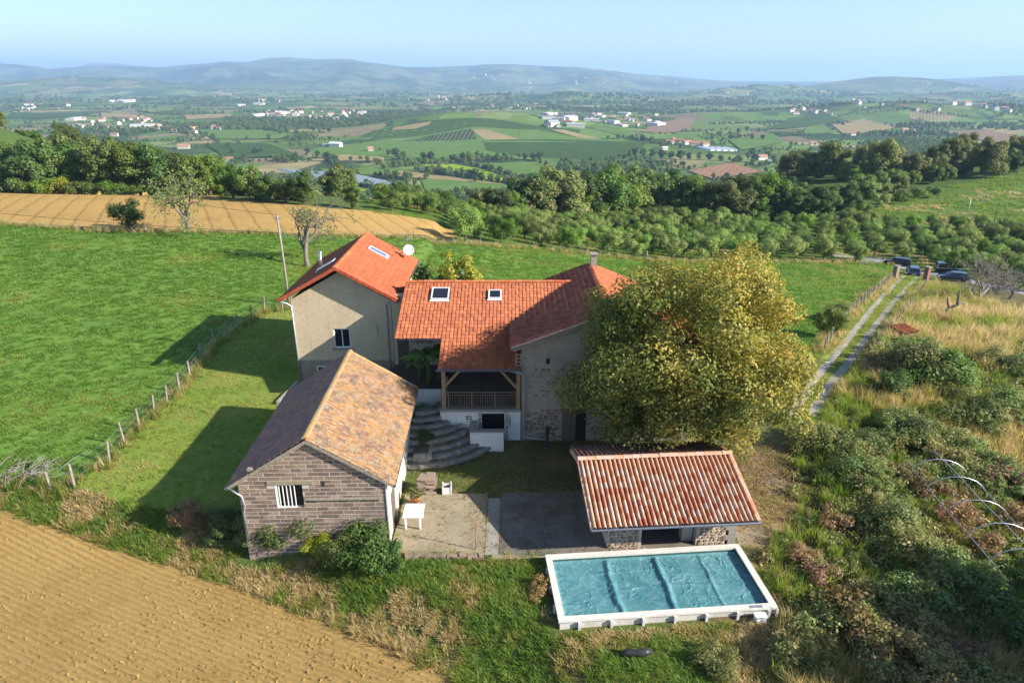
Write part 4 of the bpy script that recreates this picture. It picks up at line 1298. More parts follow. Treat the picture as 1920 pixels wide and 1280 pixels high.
# ------------------------------------------------------------------ canal-tiled pool shelter
def shelter():
    t = thing('pool_shelter', 'low open stone shelter with striped half round tile roof behind the pool', 'shelter', (3.45, 24.6, -.1), R(4.3))
    ze, zr, zb = 1.98, 3.09, 2.40
    yr, yb, W = 3.72, 6.05, 7.42
    s1 = math.atan((zr - ze) / yr); s2 = math.atan((zr - zb) / (yb - yr))
    d = MB()
    slab_between(d, [(.04, .05, ze + .02), (W - .04, .05, ze + .02), (W - .04, yr, zr), (.04, yr, zr)], .1)
    slab_between(d, [(.04, yr + .001, zr), (W - .04, yr + .001, zr), (W - .04, yb - .05, zb + .02), (.04, yb - .05, zb + .02)], .1)
    d.build('roof', M_deck, t)
    roof_slope(t, (0, 0, ze), (1, 0, 0), (0, math.cos(s1), math.sin(s1)), W, yr / math.cos(s1), W / 33, .355, 'canal', T_canal, None, 300, T_canal, 11, under=.03)
    roof_slope(t, (W, yb, zb), (-1, 0, 0), (0, -math.cos(s2), math.sin(s2)), W, (yb - yr) / math.cos(s2), W / 33, .355, 'canal', T_canal_i, None, 0, None, 12, under=.03)
    ridge_run(t, (-.02, yr, zr + .2), (W + .04, yr, zr + .2), 17, .125, T_ridge_pale)
    gutter(t, (-.03, -.08, ze), (W + .1, -.08, ze - .02), .07)
    vm = MB().box(-.05, .05, -.03, .42, -.12, .06).mesh('verge_tile', T_ridge_pale)
    for x in (-.02, W + .02):
        for k in range(9): link('verge_tile', vm, t, (x, k * .41, ze + .05 + k * .41 * math.tan(s1)), (s1, 0, 0))
        for k in range(5): link('verge_tile', vm, t, (x, yr + .06 + k * .41, zr + .04 - k * .41 * math.tan(s2)), (-s2, 0, 0))
    y0 = .95
    def pier(x0, x1, ya, yb_, nm='wall'):
        return MB().box(x0, x1, ya, yb_, -.5, ze + (ya) * math.tan(s1) - .12).build(nm, M_mortar, t)
    pier(.95, 2.35, y0, y0 + .5); rubble_face(t, .95, 2.35, y0 - .002, -.35, 2.12, M_stone, 31, .26, .14, 1, None, .05)
    pier(2.352, 2.5, y0 - .02, y0 + .52, 'door_jamb')
    pier(4.5, 5.0, y0 + .35, y0 + .8, 'inner_pillar')
    pier(5.05, 6.42, y0, y0 + .5); rubble_face(t, 5.1, 6.42, y0 - .002, -.35, 2.12, M_stone, 32, .26, .14, 1, None, .05)
    q = random.Random(3); z = -.4
    while z < 2.0:
        h = q.uniform(.22, .3); wq = .5 if int(z * 4) % 2 else .36
        MB().box(6.9 - wq, 6.9, y0 - .04, y0 + .5, z, min(z + h - .015, 2.1)).build('quoin', M_conc_pale, t)
        z += h
    MB().box(.95, 6.9, 5.3, 5.6, -.5, 2.4).build('rear_wall', M_mortar, t)
    MB().box(.95, 1.3, y0 + .502, 5.298, -.5, 2.3).build('side_wall', M_mortar, t)
    MB().box(6.55, 6.9, y0 + .502, 5.298, -.5, 2.3).build('side_wall', M_mortar, t)
    MB().box(1.302, 6.548, y0 - .3, 5.298, -.15, .11).build('floor', M_conc_dark, t)
    MB().box(.6, 6.9, y0 - .03, y0 + .15, ze + .12, ze + .24).build('wall_plate', M_wood, t)
    MB().bar((.35, .35, ze - .02), (.9, y0 + .1, 1.0), .1, .1).build('brace', M_wood, t)
    st = MB(); rr = random.Random(6)
    for k in range(16): st.stone((.9 + k * .115 + rr.uniform(-.03, .03), y0 - .28 + rr.uniform(-.05, .05), .1 + rr.uniform(-.03, .05)), rr.uniform(.12, .22), .22, rr.uniform(.12, .22), rr)
    tag(st.build('footing_stone', M_stone, t), kind='stuff')
shelter()

# ------------------------------------------------------------------ swimming pool under its blue cover
def pool():
    t = thing('swimming_pool', 'raised rectangular pool with white coping and wrinkled turquoise cover', 'pool', (1.86, 20.8, 0), R(5.0))
    L, W, zr = 8.68, 3.87, .45
    cw = .21
    c = MB()
    c.box(-.06, L + .06, -.06, cw, zr - .09, zr); c.box(-.06, L + .06, W - cw, W + .06, zr - .09, zr)
    c.box(-.06, cw, cw + .002, W - cw - .002, zr - .09, zr); c.box(L - cw, L + .06, cw + .002, W - cw - .002, zr - .09, zr)
    c.build('coping', M_coping, t)
    w = MB()
    w.box(0, L, 0, .08, -1.3, zr - .093); w.box(0, L, W - .08, W, -1.3, zr - .093); w.box(0, .08, .082, W - .082, -1.3, zr - .093); w.box(L - .08, L, .082, W - .082, -1.3, zr - .093)
    w.build('pool_wall', plaster_mat('pool_wall', (.58, .56, .52), (.40, .37, .33), .6, 5, .8), t)
    li = MB()
    a = cw
    li.box(a, L - a, a - .03, a, -.2, zr - .095); li.box(a, L - a, W - a, W - a + .03, -.2, zr - .095); li.box(a - .03, a, a, W - a, -.2, zr - .095); li.box(L - a, L - a + .03, a, W - a, -.2, zr - .095)
    li.build('liner', simple('green_liner', (.05, .10, .085), .6), t)
    # cover: gusseted film with raised seams and blown wrinkles
    nx, ny = 260, 120
    X, Y = np.meshgrid(np.linspace(a + .01, L - a - .01, nx), np.linspace(a + .01, W - a - .01, ny))
    z = np.zeros_like(X)
    for xs, am, wd in ((2.55, .10, .13), (4.75, .11, .13), (6.75, .04, .08)):
        off = xs + .10 * (fbm(Y * 1.3 + xs, Y * 0 + 2, 2) - .5) * 2
        z += am * np.exp(-((X - off) / wd) ** 2)
    for ys, am in ((1.05, .03), (1.75, .035), (2.75, .025)):
        off = ys + .25 * (fbm(X * .5 + ys * 3, X * 0, 2) - .5) * 2
        z += am * np.exp(-((Y - off) / .06) ** 2) * S(.35, .6, fbm(X * .7 + ys * 9, X * 0 + ys, 2))
    wx_ = X + .9 * (fbm(X * .8, Y * .8, 3) - .5); wy_ = Y + .9 * (fbm(X * .8 + 40, Y * .8 + 7, 3) - .5)
    n = fbm(wx_ * 1.1 + 5, wy_ * 2.1 + 3, 3)
    z += .030 * np.exp(-((n - .5) / .022) ** 2) * S(.4, .62, fbm(X * .8 + 3, Y * .8, 2))
    n2 = fbm(wx_ * 2.6 + 15, wy_ * 1.4 + 13, 3)
    z += .020 * np.exp(-((n2 - .48) / .025) ** 2) * S(.4, .6, fbm(X * .7 + 30, Y * .7, 2))
    z += .014 * (fbm(X * .9, Y * .9, 2) - .5) + .010 * (fbm(X * 7, Y * 7, 2) - .5)
    edge = np.minimum(np.minimum(X - a, L - a - X), np.minimum(Y - a, W - a - Y))
    z = z * S(0, .25, edge) + .22 + .05 * S(.15, 0, edge)
    V = np.stack([X.ravel(), Y.ravel(), z.ravel()], 1)
    i, j = np.meshgrid(np.arange(ny - 1), np.arange(nx - 1), indexing='ij'); i = i.ravel(); j = j.ravel()
    F = np.stack([i * nx + j, i * nx + j + 1, (i + 1) * nx + j + 1, (i + 1) * nx + j], 1)
    m = NT('pool_cover')
    co = m.coord('Object')
    cc = m.mix(m.val(m.noise(co, 1.2, 5, .65, .5), .35, .65), (.045, .17, .19), (.10, .25, .27))
    cc = m.mix(m.val(m.noise(co, 3.5, 4, .6, 1.5), .5, .72, 0, .4), cc, (.34, .48, .50))  # pale streaks in the colour stand in for highlights on the folds
    m.col(cc); m.rough(.45); m.b.inputs['Specular IOR Level'].default_value = .6
    m.bump(m.noise(co, 22, 3), .25, .01)
    link('cover', np_mesh('cover', V, F, m.m, True), t)
    pm = MB().box(-.05, .05, -.13, -.001, -1.3, zr - .093).mesh('post', M_frame)
    for k in range(7): link('post', pm, t, (.75 + k * 1.27, 0, 0))
    for k in range(3):
        o = link('post', pm, t, (-.001, .9 + k * 1.1, 0), (0, 0, -PI / 2))
    MB().box(L + .001, L + .09, -.09, .06, -1.0, zr - .1).build('corner_post', M_frame, t)
    MB().box(5.6, L - .05, -.015, -.003, -.75, .1).build('wall_panel', simple('brown_panel', (.17, .12, .095), .8), t)
    sk = MB(); sk.box(L - .95, L - .55, -.42, -.132, -.3, .30); sk.box(L - .99, L - .51, -.45, -.13, .302, .34)
    sk.build('skimmer_box', M_plastic, t)
    MB().box(L - 1.05, L - .55, -.02, .12, zr + .002, zr + .02).build('skimmer_grille', M_zinc, t)
pool()

# ------------------------------------------------------------------ leaves, crowns, trunks
def leaf_quads(P, Nn, size, rng, aspect=.62):
    n = len(P)
    Nn = Nn / np.maximum(np.linalg.norm(Nn, axis=1, keepdims=True), 1e-6)
    t = rng.normal(size=(n, 3))
    u = np.cross(Nn, t); u /= np.maximum(np.linalg.norm(u, axis=1, keepdims=True), 1e-6)
    v = np.cross(Nn, u)
    s = size[:, None] if hasattr(size, '__len__') else size
    a = u * s * .5; b = v * s * .5 * aspect
    fold = Nn * s * .12
    V = np.stack([P - a, P - b + fold, P + a, P + b + fold], 1).reshape(-1, 3)
    F = np.arange(4 * n).reshape(n, 4)
    return V, F

def clump_points(c, r, n, rng, shell=.45, squash=.85):
    d = rng.normal(size=(n, 3)); d /= np.linalg.norm(d, axis=1, keepdims=True)
    rad = rng.random(n) ** shell
    P = d * rad[:, None] * r
    P[:, 2] *= squash
    return P + np.asarray(c), d

def crown_mesh(name, clumps, per, size, rng, mat, shell=.45, squash=.85, up=.5, centre=None, shape=None, out=1.1, jit=.42):
    Ps, Ns = [], []
    for (c, r) in clumps:
        n = int(per * r * r)
        P, d = clump_points(c, r, max(8, n), rng, shell, squash)
        Nn = d * out + rng.normal(size=d.shape) * jit + np.array([0, 0, up])
        Ps.append(P); Ns.append(Nn)
    P = np.concatenate(Ps); Nn = np.concatenate(Ns)
    if shape is not None:
        m = shape(P); P = P[m]; Nn = Nn[m]
    sz = size * rng.uniform(.7, 1.35, len(P))
    V, F = leaf_quads(P, Nn, sz, rng)
    return np_mesh(name, V, F, mat)

def limb_path(a, b, rng, wob=.12, k=5):
    a = np.array(a, float); b = np.array(b, float)
    L = np.linalg.norm(b - a)
    pts = [a]
    for i in range(1, k):
        t = i / k
        pts.append(a + (b - a) * t + rng.normal(size=3) * wob * L * .25 + np.array([0, 0, .1 * L * math.sin(PI * t)]))
    pts.append(b)
    return [tuple(p) for p in pts]

def tree_meshes(name, h, rx, rz, nclump, per, size, seed, lmat, bmat, base=.25, cone=0.0, clump=(.28, .45), trunk_r=None, lean=0., hang=0.):
    """tapered trunk with limbs, and a crown of leaf clumps; returns (trunk mesh, crown mesh)"""
    rng = np.random.default_rng(seed)
    zc = base * h + rz
    tr = trunk_r or h * .022
    cl = []
    for i in range(nclump):
        for _ in range(40):
            d = rng.normal(size=3); d /= np.linalg.norm(d)
            k = rng.uniform(.45, .98)
            p = np.array([d[0] * rx * k, d[1] * rx * k, zc + d[2] * rz * k])
            if cone:
                t = (p[2] - (zc - rz)) / (2 * rz)
                lim = rx * (1.02 - cone * t)
                rr = math.hypot(p[0], p[1])
                if rr > lim: p[0] *= lim / rr * .95; p[1] *= lim / rr * .95
            break
        r = rx * rng.uniform(*clump) * (1 - .45 * cone * max(0, (p[2] - zc) / rz))
        p[0] += lean * (p[2] / h)
        cl.append((p, r))
    crown = crown_mesh(name + '_crown', cl, per, size, rng, lmat)
    mb = MB()
    top = zc + rz * .35
    pts = [(0, 0, -.4), (rng.normal() * .03 * h * .2, rng.normal() * .03 * h * .2, h * .12), (lean * .3, 0, h * .3), (lean * .6, rng.normal() * .1, top * .75), (lean * .8, 0, top)]
    mb.tube(pts, [tr * 1.5, tr * 1.1, tr * .85, tr * .5, tr * .15], 7)
    for (p, r) in sorted(cl, key=lambda q: -q[1])[:9]:
        z0 = min(p[2] * rng.uniform(.4, .65), top * .8)
        mb.tube(limb_path((lean * z0 / h, 0, z0), p, rng, .15, 4), [tr * .5, tr * .4, tr * .3, tr * .2, tr * .1], 5)
    return mb.mesh(name + '_trunk', bmat, True), crown

def place_tree(tm, cm, loc, rz, sc, label, cat, name, group=None, sz=None):
    t = thing(name, label, cat, loc, rz, group)
    t.scale = (sc, sc, sz or sc)
    link('trunk', tm, t)
    link('crown', cm, t)
    return t

M_bark = simple('bark', (.115, .09, .065), .95, 0, .3, 5, .5)
M_bark_grey = simple('grey_bark', (.17, .145, .12), .95, 0, .3, 7, .5)
M_twig = simple('pale_twigs', (.25, .215, .195), .95, 0, .2, 7)
L_lime = leaf_mat('lime_leaves', [(.07, .11, .028), (.11, .15, .036), (.18, .19, .045), (.085, .125, .032), (.27, .225, .058), (.145, .165, .04)], .28, False, [(.43, .33, .08), (.36, .29, .075), (.26, .24, .055), (.46, .29, .08), (.19, .21, .046)], .42)
L_dark = leaf_mat('dark_leaves', [(.05, .095, .028), (.07, .12, .034), (.095, .145, .038)])
L_mid = leaf_mat('mid_leaves', [(.08, .14, .034), (.11, .175, .042), (.14, .195, .048)])
L_olive = leaf_mat('olive_leaves', [(.115, .15, .044), (.15, .185, .054), (.19, .21, .07), (.10, .13, .042)])
L_bright = leaf_mat('bright_leaves', [(.08, .145, .02), (.11, .18, .025), (.14, .20, .035)])
L_yellow = leaf_mat('yellow_leaves', [(.19, .20, .03), (.24, .22, .03), (.14, .17, .03)])
L_orch = leaf_mat('orchard_leaves', [(.12, .20, .05), (.155, .24, .06), (.19, .26, .068), (.25, .265, .075)])
L_red = leaf_mat('russet_leaves', [(.24, .145, .06), (.29, .20, .085), (.20, .155, .06)])
L_bramble = leaf_mat('bramble_leaves', [(.07, .125, .036), (.10, .155, .045), (.14, .18, .06), (.18, .20, .07)])
L_straw = leaf_mat('dry_shrub', [(.24, .17, .08), (.30, .22, .11), (.20, .12, .07), (.26, .15, .085)])

# ------------------------------------------------------------------ the broad lime tree in the yard
def lime_tree():
    rng = np.random.default_rng(42)
    c0 = np.array([9.2, 32.8, 6.65]); R3 = np.array([5.6, 4.4, 4.35])
    base = Vector((10.9, 33.3, 0))
    t = thing('lime_tree', 'huge broad tree turning yellow, hiding half the stone barn', 'tree', base)
    cl = []
    n = 270
    for i in range(n):
        g = i + .5
        ph = math.acos(1 - 2 * g / n); th = PI * (1 + 5 ** .5) * g
        d = np.array([math.cos(th) * math.sin(ph), math.sin(th) * math.sin(ph), math.cos(ph)])
        d = d + rng.normal(size=3) * .12
        k = rng.choice([1.02, .92, .8, .55], p=[.4, .3, .2, .1]) * rng.uniform(.9, 1.07)
        bulge = 1 + .07 * math.sin(3.1 * th + 2 * ph)
        p = c0 + d * R3 * k * bulge
        if d[2] < -.2: p[2] = p[2] * .85 + .6
        if p[0] > 14.7 or (p[0] < 4.0 and p[2] > 5.9) or (p[2] < 4.4 and p[0] > 12.6): continue
        cl.append((p - np.array(base), rng.choice([.55, .8, 1.1, 1.5], p=[.3, .3, .25, .15]) * rng.uniform(.9, 1.1)))
    b = np.array(base)
    def shape(P):
        W = P + b
        barn = (W[:, 1] > 35.2) & (W[:, 0] < 11) & (W[:, 2] < 8.6 - .38 * np.abs(W[:, 0] - 5.44))
        return ~barn & (W[:, 2] > 1.0) & ~((W[:, 1] < 30.9) & (W[:, 2] < 3.2) & (W[:, 0] < 10.9))
    me = crown_mesh('crown', cl, 470, .158, rng, L_lime, .26, .85, .25, None, shape, 1.5, .62)
    link('crown', me, t)
    mb = MB()
    mb.tube([(0, 0, -.3), (.05, 0, 1.0), (-.1, 0, 2.4), (-.3, -.1, 4.2), (-.45, -.1, 6.5), (-.5, -.1, 9)], [.62, .46, .42, .34, .22, .06], 10)
    for i in rng.choice(len(cl), 46, replace=False):
        p = cl[i][0]
        z0 = rng.uniform(1.9, 4.8) if p[2] < 6 else rng.uniform(3.2, 6.4)
        mb.tube(limb_path((-.2, -.05, z0), p * .97, rng, .16, 5), [.16, .13, .1, .07, .045, .02], 6)
    mb.build('trunk', M_bark, t, True)
lime_tree()

# ------------------------------------------------------------------ woods beyond the fields
KINDS = []
for i, (h, rx, rz, nc, lm, cone) in enumerate([(12, 4.4, 4.8, 34, L_dark, 0), (12, 4.0, 5.0, 32, L_mid, 0), (11, 4.6, 4.4, 34, L_olive, 0), (13, 3.4, 5.6, 32, L_mid, .35), (12, 4.4, 4.6, 34, L_dark, .2), (10, 3.2, 4.3, 26, L_bright, .2), (11, 4.3, 4.3, 32, L_bright, .1), (12, 3.9, 5.0, 30, L_mid, .1)]):
    KINDS.append(tree_meshes('wood_tree', h, rx, rz, nc, 130, .50, 100 + i, lm, M_bark, .14, cone, (.27, .42)) + (h,))
KIND_WORDS = ['dark green round tree', 'leafy mid green tree', 'olive green spreading tree', 'tall narrow green tree', 'dark dense tree', 'bright green slender tree', 'light green rounded tree', 'tall leafy green tree']

def brow(x):
    return 150 + 52 * float(S(-25, 60, x)) + 85 * float(S(70, 125, x)) + 70 * float(S(-110, -170, x))
def on_brow(px, py, past):
    b = gp(px, py)
    Y = b.y; X = b.x
    for _ in range(8):
        Yl = brow(X) + past
        if Y <= Yl and _ == 0: return b
        Y = Yl
        X = (px - 960) / 1280 * (Y * CP + (CAM_H - gz(X, Y)) * SP)
    return Vector((X, Y, gz(X, Y)))
def wood(lst, where, group, seed):
    r = random.Random(seed)
    for (px, by, ty, k) in lst:
        b = on_brow(px, by, r.uniform(0, 9))
        topz = at(px, ty, b.y).z
        h = max(4.5, min(19, topz - b.z))
        tm, cm, h0 = KINDS[k]
        s = h / h0
        place_tree(tm, cm, (b.x, b.y, b.z - .1), r.uniform(0, 6.28), s * r.uniform(1.0, 1.28), KIND_WORDS[k] + ' ' + ('at the left end of ' if px < (180 if px < 800 and where.find('stubble') > 0 else 1080) else 'in the middle of ' if px < (420 if where.find('stubble') > 0 else 1420) else 'at the right end of ') + where, 'tree', 'wood_tree', group, s)
left_wood = [(-45, 346, 262, 1), (5, 346, 295, 6), (40, 348, 268, 1), (82, 349, 258, 0), (112, 349, 250, 1), (143, 350, 262, 2), (176, 351, 254, 7), (206, 353, 285, 5), (210, 346, 252, 1), (245, 356, 262, 6), (288, 358, 262, 0), (318, 360, 272, 4), (352, 364, 278, 2), (395, 367, 285, 6), (438, 372, 298, 7), (470, 375, 308, 1), (503, 378, 322, 4), (536, 380, 330, 3), (568, 384, 318, 0), (660, 392, 366, 1), (755, 372, 336, 2), (780, 372, 345, 6)]
left_wood += [(x + 19, b - 7, t + 2 + (i * 7) % 11, (k + 3) % 8) for i, (x, b, t, k) in enumerate(left_wood) if x < 480]
wood(left_wood, 'the wood along the stubble field', 'trees in the wood beyond the stubble field', 1)
right_wood = [(905, 378, 345, 2), (940, 380, 350, 4), (985, 383, 320, 0), (1015, 388, 328, 1), (1050, 392, 306, 2), (1085, 394, 318, 4), (1112, 395, 330, 1), (1137, 396, 300, 7), (1165, 398, 320, 6), (1195, 402, 312, 1), (1230, 405, 322, 2), (1265, 408, 316, 0), (1297, 409, 328, 6), (1328, 411, 340, 4), (1357, 412, 322, 2), (1390, 413, 328, 1), (1430, 413, 320, 6), (1462, 413, 345, 0), (1492, 412, 342, 7), (1522, 411, 340, 4), (1550, 405, 346, 0), (1582, 400, 336, 4), (1612, 392, 326, 1), (1642, 372, 312, 7), (1675, 362, 314, 2), (1708, 352, 318, 6), (1745, 344, 304, 4), (1775, 338, 312, 1), (1805, 332, 300, 0), (1838, 328, 268, 1), (1868, 326, 282, 4), (1900, 324, 276, 0), (1934, 322, 270, 1),
              (1030, 380, 330, 4), (1100, 386, 320, 0), (1180, 392, 322, 4), (1250, 398, 325, 1), (1340, 402, 335, 0), (1410, 404, 330, 4), (1480, 404, 338, 2)]
right_wood += [(x + 16, b - 9, t + 1 + (i * 5) % 10, (k + 2) % 8) for i, (x, b, t, k) in enumerate(right_wood[:22])]
wood(right_wood, 'the wood behind the orchard', 'trees in the wood behind the orchard', 2)

# smaller trees and hedge bushes along the wood's edge
BUSH = []
for i, (h, rx, rz, nc, lm) in enumerate([(2.6, 1.7, 1.2, 16, L_bright), (2.4, 1.7, 1.1, 16, L_mid), (2.6, 1.6, 1.2, 16, L_yellow), (2.6, 1.7, 1.2, 16, L_dark), (2.2, 1.5, 1.0, 14, L_red), (2.5, 1.7, 1.15, 16, L_olive)]):
    BUSH.append(tree_meshes('hedge_bush', h, rx, rz, nc, 300, .27, 300 + i, lm, M_bark, .03, 0, (.34, .5)) + (h,))
NEARB = []
for i, (h, rx, rz, nc, lm) in enumerate([(2.4, 1.5, 1.1, 18, L_bright), (2.4, 1.6, 1.1, 18, L_mid), (2.4, 1.5, 1.1, 18, L_yellow), (2.3, 1.6, 1.05, 18, L_dark), (2.2, 1.5, 1.0, 16, L_red), (2.4, 1.6, 1.1, 18, L_olive)]):
    NEARB.append(tree_meshes('near_bush', h, rx, rz, nc, 800, .14, 350 + i, lm, M_bark, .03, 0, (.26, .48)) + (h,))
BW = ['bright green', 'mid green', 'yellow green', 'dark green', 'russet', 'olive green']
def bushes(lst, where, group, seed, name='hedge_bush'):
    r = random.Random(seed)
    for (px, by, h, k) in lst:
        b = on_brow(px, by, -3)
        tm, cm, h0 = BUSH[k]
        s = h / h0
        place_tree(tm, cm, (b.x, b.y, b.z - .05), r.uniform(0, 6.28), s * r.uniform(.95, 1.35), BW[k] + ' bush ' + where, 'bush', name, group, s)
rr_ = random.Random(5)
bushes([(8 + i * 27 + rr_.uniform(-8, 8), 351 + .045 * max(0, i * 27 - 120) + (i * 27 > 480) * 6, rr_.uniform(2.2, 3.6), rr_.choice([0, 0, 1, 2, 1, 3])) for i in range(22)], 'at the foot of the wood by the stubble field', 'bushes at the edge of the stubble field', 3)
bushes([(970 + i * 26 + rr_.uniform(-8, 8), 396 + .03 * i * 26, rr_.uniform(2.0, 3.6), rr_.choice([3, 1, 4, 5, 5])) for i in range(22)], 'at the foot of the wood above the orchard', 'bushes between orchard and wood', 4)

# ------------------------------------------------------------------ orchard
ORCH = [tree_meshes('fruit_tree', 3.9, 2.1, 1.5, 22, 420, .20, 400 + i, lm, M_bark, .22, 0, (.26, .5), .11) for i, lm in enumerate([L_orch, L_orch, L_mid, L_orch, L_bright, L_orch])]
def orch_label(x, y):
    px = 960 + 1280 * x / (y * CP + (CAM_H - gz(x, y)) * SP)
    py = 640 - 1280 * (y * SP - (CAM_H - gz(x, y)) * CP) / (y * CP + (CAM_H - gz(x, y)) * SP)
    a = 'left of the barn chimney' if px < 1100 else 'behind the broad yellow tree' if px < 1400 else 'left of the parked cars' if px < 1640 else 'beyond the parked cars' if px < 1800 else 'near the right edge'
    edge = float(np.interp(px, [700, 850, 1000, 1215, 1400, 1640, 1720, 1830, 1925], [396, 452, 468, 490, 493, 490, 505, 527, 548]))
    b = 'front orchard row' if py > edge - 14 else 'second or third orchard row' if py > edge - 38 else 'back orchard rows below the wood'
    return 'round fruit tree in the ' + b + ', ' + a
def orchard():
    poly = Z['orchard_grass']; hill = Z['hill_meadow']
    road = ribbon(gps(ROAD_PX), 7.5)
    r = random.Random(12)
    ang = R(24)
    u = Vector((math.cos(ang), -math.sin(ang))); v = Vector((math.sin(ang), math.cos(ang)))
    o = Vector((30, 110)); pts = []
    for i in range(-45, 60):
        for j in range(-25, 45):
            p = o + u * (i * 5.0) + v * (j * 5.9)
            p += Vector((r.uniform(-.5, .5), r.uniform(-.5, .5)))
            pts.append(p)
    X = np.array([p.x for p in pts]); Y = np.array([p.y for p in pts])
    m = inpoly(X, Y, poly) & ~inpoly(X, Y, hill) & ~inpoly(X, Y, road)
    z = ground(X, Y)
    px = 960 + 1280 * X / (Y * CP + (CAM_H - z) * SP)
    m &= (px > 640) & (px < 2010) & (Y < 215)
    # keep clear of the meadow fence
    for s in (-2.2, 2.2): m &= inpoly(X + s * .3, Y - 2.2, poly)
    P = sorted([(X[i], Y[i]) for i in np.nonzero(m)[0]], key=lambda p: p[1])
    P = [p for p in P if r.random() > .06]
    near, rest = P[:298], P[298:]
    for (x, y) in near:
        k = r.randrange(6)
        place_tree(ORCH[k][0], ORCH[k][1], (x, y, gz(x, y)), r.uniform(0, 6.28), r.uniform(.8, 1.12), orch_label(x, y), 'tree', 'fruit_tree', 'fruit trees in the orchard')
    return rest
ORCH_REST = orchard()

# ------------------------------------------------------------------ scatter for what nobody could count
STOCK = bpy.data.collections.new('scatter_stock')
def stock(name, meshes):
    c = bpy.data.collections.new(name)
    for i, me in enumerate(meshes):
        o = bpy.data.objects.new('%s_%02d' % (name, i), me)
        c.objects.link(o)
    return c

def scatter(name, P, coll, nvar, rot, scl, tint, rng):
    P = np.asarray(P, np.float32); n = len(P)
    if not n: return None
    me = bpy.data.meshes.new(name)
    me.vertices.add(n); me.vertices.foreach_set('co', P.ravel())
    def attr(nm, typ, arr, key='value'):
        a = me.attributes.new(nm, typ, 'POINT')
        a.data.foreach_set(key, np.ascontiguousarray(arr).ravel())
    attr('rot', 'FLOAT_VECTOR', np.asarray(rot, np.float32), 'vector')
    s3 = np.asarray(scl, np.float32)
    if s3.ndim == 1: s3 = np.repeat(s3[:, None], 3, 1)
    attr('scl', 'FLOAT_VECTOR', s3, 'vector')
    attr('tint', 'FLOAT', np.asarray(tint, np.float32))
    attr('kindno', 'INT', rng.integers(0, nvar, n).astype(np.int32))
    o = link(name, me)
    ng = bpy.data.node_groups.new(name + '_scatter', 'GeometryNodeTree')
    ng.interface.new_socket('Geometry', in_out='INPUT', socket_type='NodeSocketGeometry')
    ng.interface.new_socket('Geometry', in_out='OUTPUT', socket_type='NodeSocketGeometry')
    N = ng.nodes; Lk = ng.links
    gi = N.new('NodeGroupInput'); go = N.new('NodeGroupOutput')
    iop = N.new('GeometryNodeInstanceOnPoints')
    ci = N.new('GeometryNodeCollectionInfo'); ci.inputs['Collection'].default_value = coll
    ci.inputs['Separate Children'].default_value = True; ci.inputs['Reset Children'].default_value = True
    def na(nm, typ):
        k = N.new('GeometryNodeInputNamedAttribute'); k.data_type = typ; k.inputs['Name'].default_value = nm
        return k.outputs[0]
    Lk.new(gi.outputs[0], iop.inputs['Points'])
    Lk.new(ci.outputs[0], iop.inputs['Instance'])
    iop.inputs['Pick Instance'].default_value = True
    Lk.new(na('kindno', 'INT'), iop.inputs['Instance Index'])
    e = N.new('FunctionNodeEulerToRotation')
    Lk.new(na('rot', 'FLOAT_VECTOR'), e.inputs[0]); Lk.new(e.outputs[0], iop.inputs['Rotation'])
    Lk.new(na('scl', 'FLOAT_VECTOR'), iop.inputs['Scale'])
    Lk.new(iop.outputs[0], go.inputs[0])
    md = o.modifiers.new('scatter', 'NODES'); md.node_group = ng
    tag(o, kind='stuff')
    return o

def tuft_mesh(name, nb, h, w, lean, spread, mat, rng, seed_head=0):
    V = []; F = []
    for i in range(nb):
        a = rng.uniform(0, 2 * PI); r = spread * math.sqrt(rng.random())
        b = np.array([math.cos(a) * r, math.sin(a) * r, -.02])
        a2 = rng.uniform(0, 2 * PI)
        hh = h * rng.uniform(.55, 1.15); ln = lean * rng.uniform(.4, 1.4) * hh
        tip = b + np.array([math.cos(a2) * ln, math.sin(a2) * ln, hh])
        mid = b + np.array([math.cos(a2) * ln * .35, math.sin(a2) * ln * .35, hh * .6])
        p = np.array([-math.sin(a2), math.cos(a2), 0]) * w
        k = len(V)
        V += [b - p, b + p, mid + p * .8, mid - p * .8, tip + p * .15, tip - p * .15]
        F += [(k, k + 1, k + 2, k + 3), (k + 3, k + 2, k + 4, k + 5)]
    return np_mesh(name, np.array(V), np.array(F), mat)

def clump_mesh(name, r, n, size, mat, rng, squash=.7):
    P, d = clump_points((0, 0, 0), r, n, rng, .5, squash)
    V, F = leaf_quads(P, d * .6 + rng.normal(size=d.shape) * .5 + np.array([0, 0, .7]), size * rng.uniform(.7, 1.3, n), rng)
    return np_mesh(name, V, F, mat)

G_rng = np.random.default_rng(77)
G_grass = leaf_mat('grass_blades', [(.125, .235, .036), (.165, .26, .042), (.225, .28, .05), (.30, .285, .08), (.44, .36, .15), (.55, .44, .23)], .5, True)
G_weed = leaf_mat('weed_leaves', [(.085, .15, .045), (.135, .21, .062), (.20, .255, .08), (.27, .275, .095), (.37, .30, .13), (.40, .28, .14)], .35, True)
S_short = stock('short_tuft', [tuft_mesh('short_tuft', 16, .10, .012, .7, .16, G_grass, G_rng) for _ in range(4)])
S_mead = stock('meadow_tuft', [tuft_mesh('meadow_tuft', 30, .17, .022, 1.15, .36, G_grass, G_rng) for _ in range(4)])
S_tall = stock('tall_tuft', [tuft_mesh('tall_tuft', 28, .32, .018, 1.25, .24, G_grass, G_rng) for _ in range(4)])
S_dry = stock('dry_tuft', [tuft_mesh('dry_tuft', 34, .75, .011, .45, .24, G_grass, G_rng) for _ in range(4)])
S_leaf = stock('leaf_clump', [clump_mesh('leaf_clump', .34, 75, .12, G_weed, G_rng) for _ in range(5)])
S_orch = stock('far_fruit_tree', [o[1] for o in ORCH])

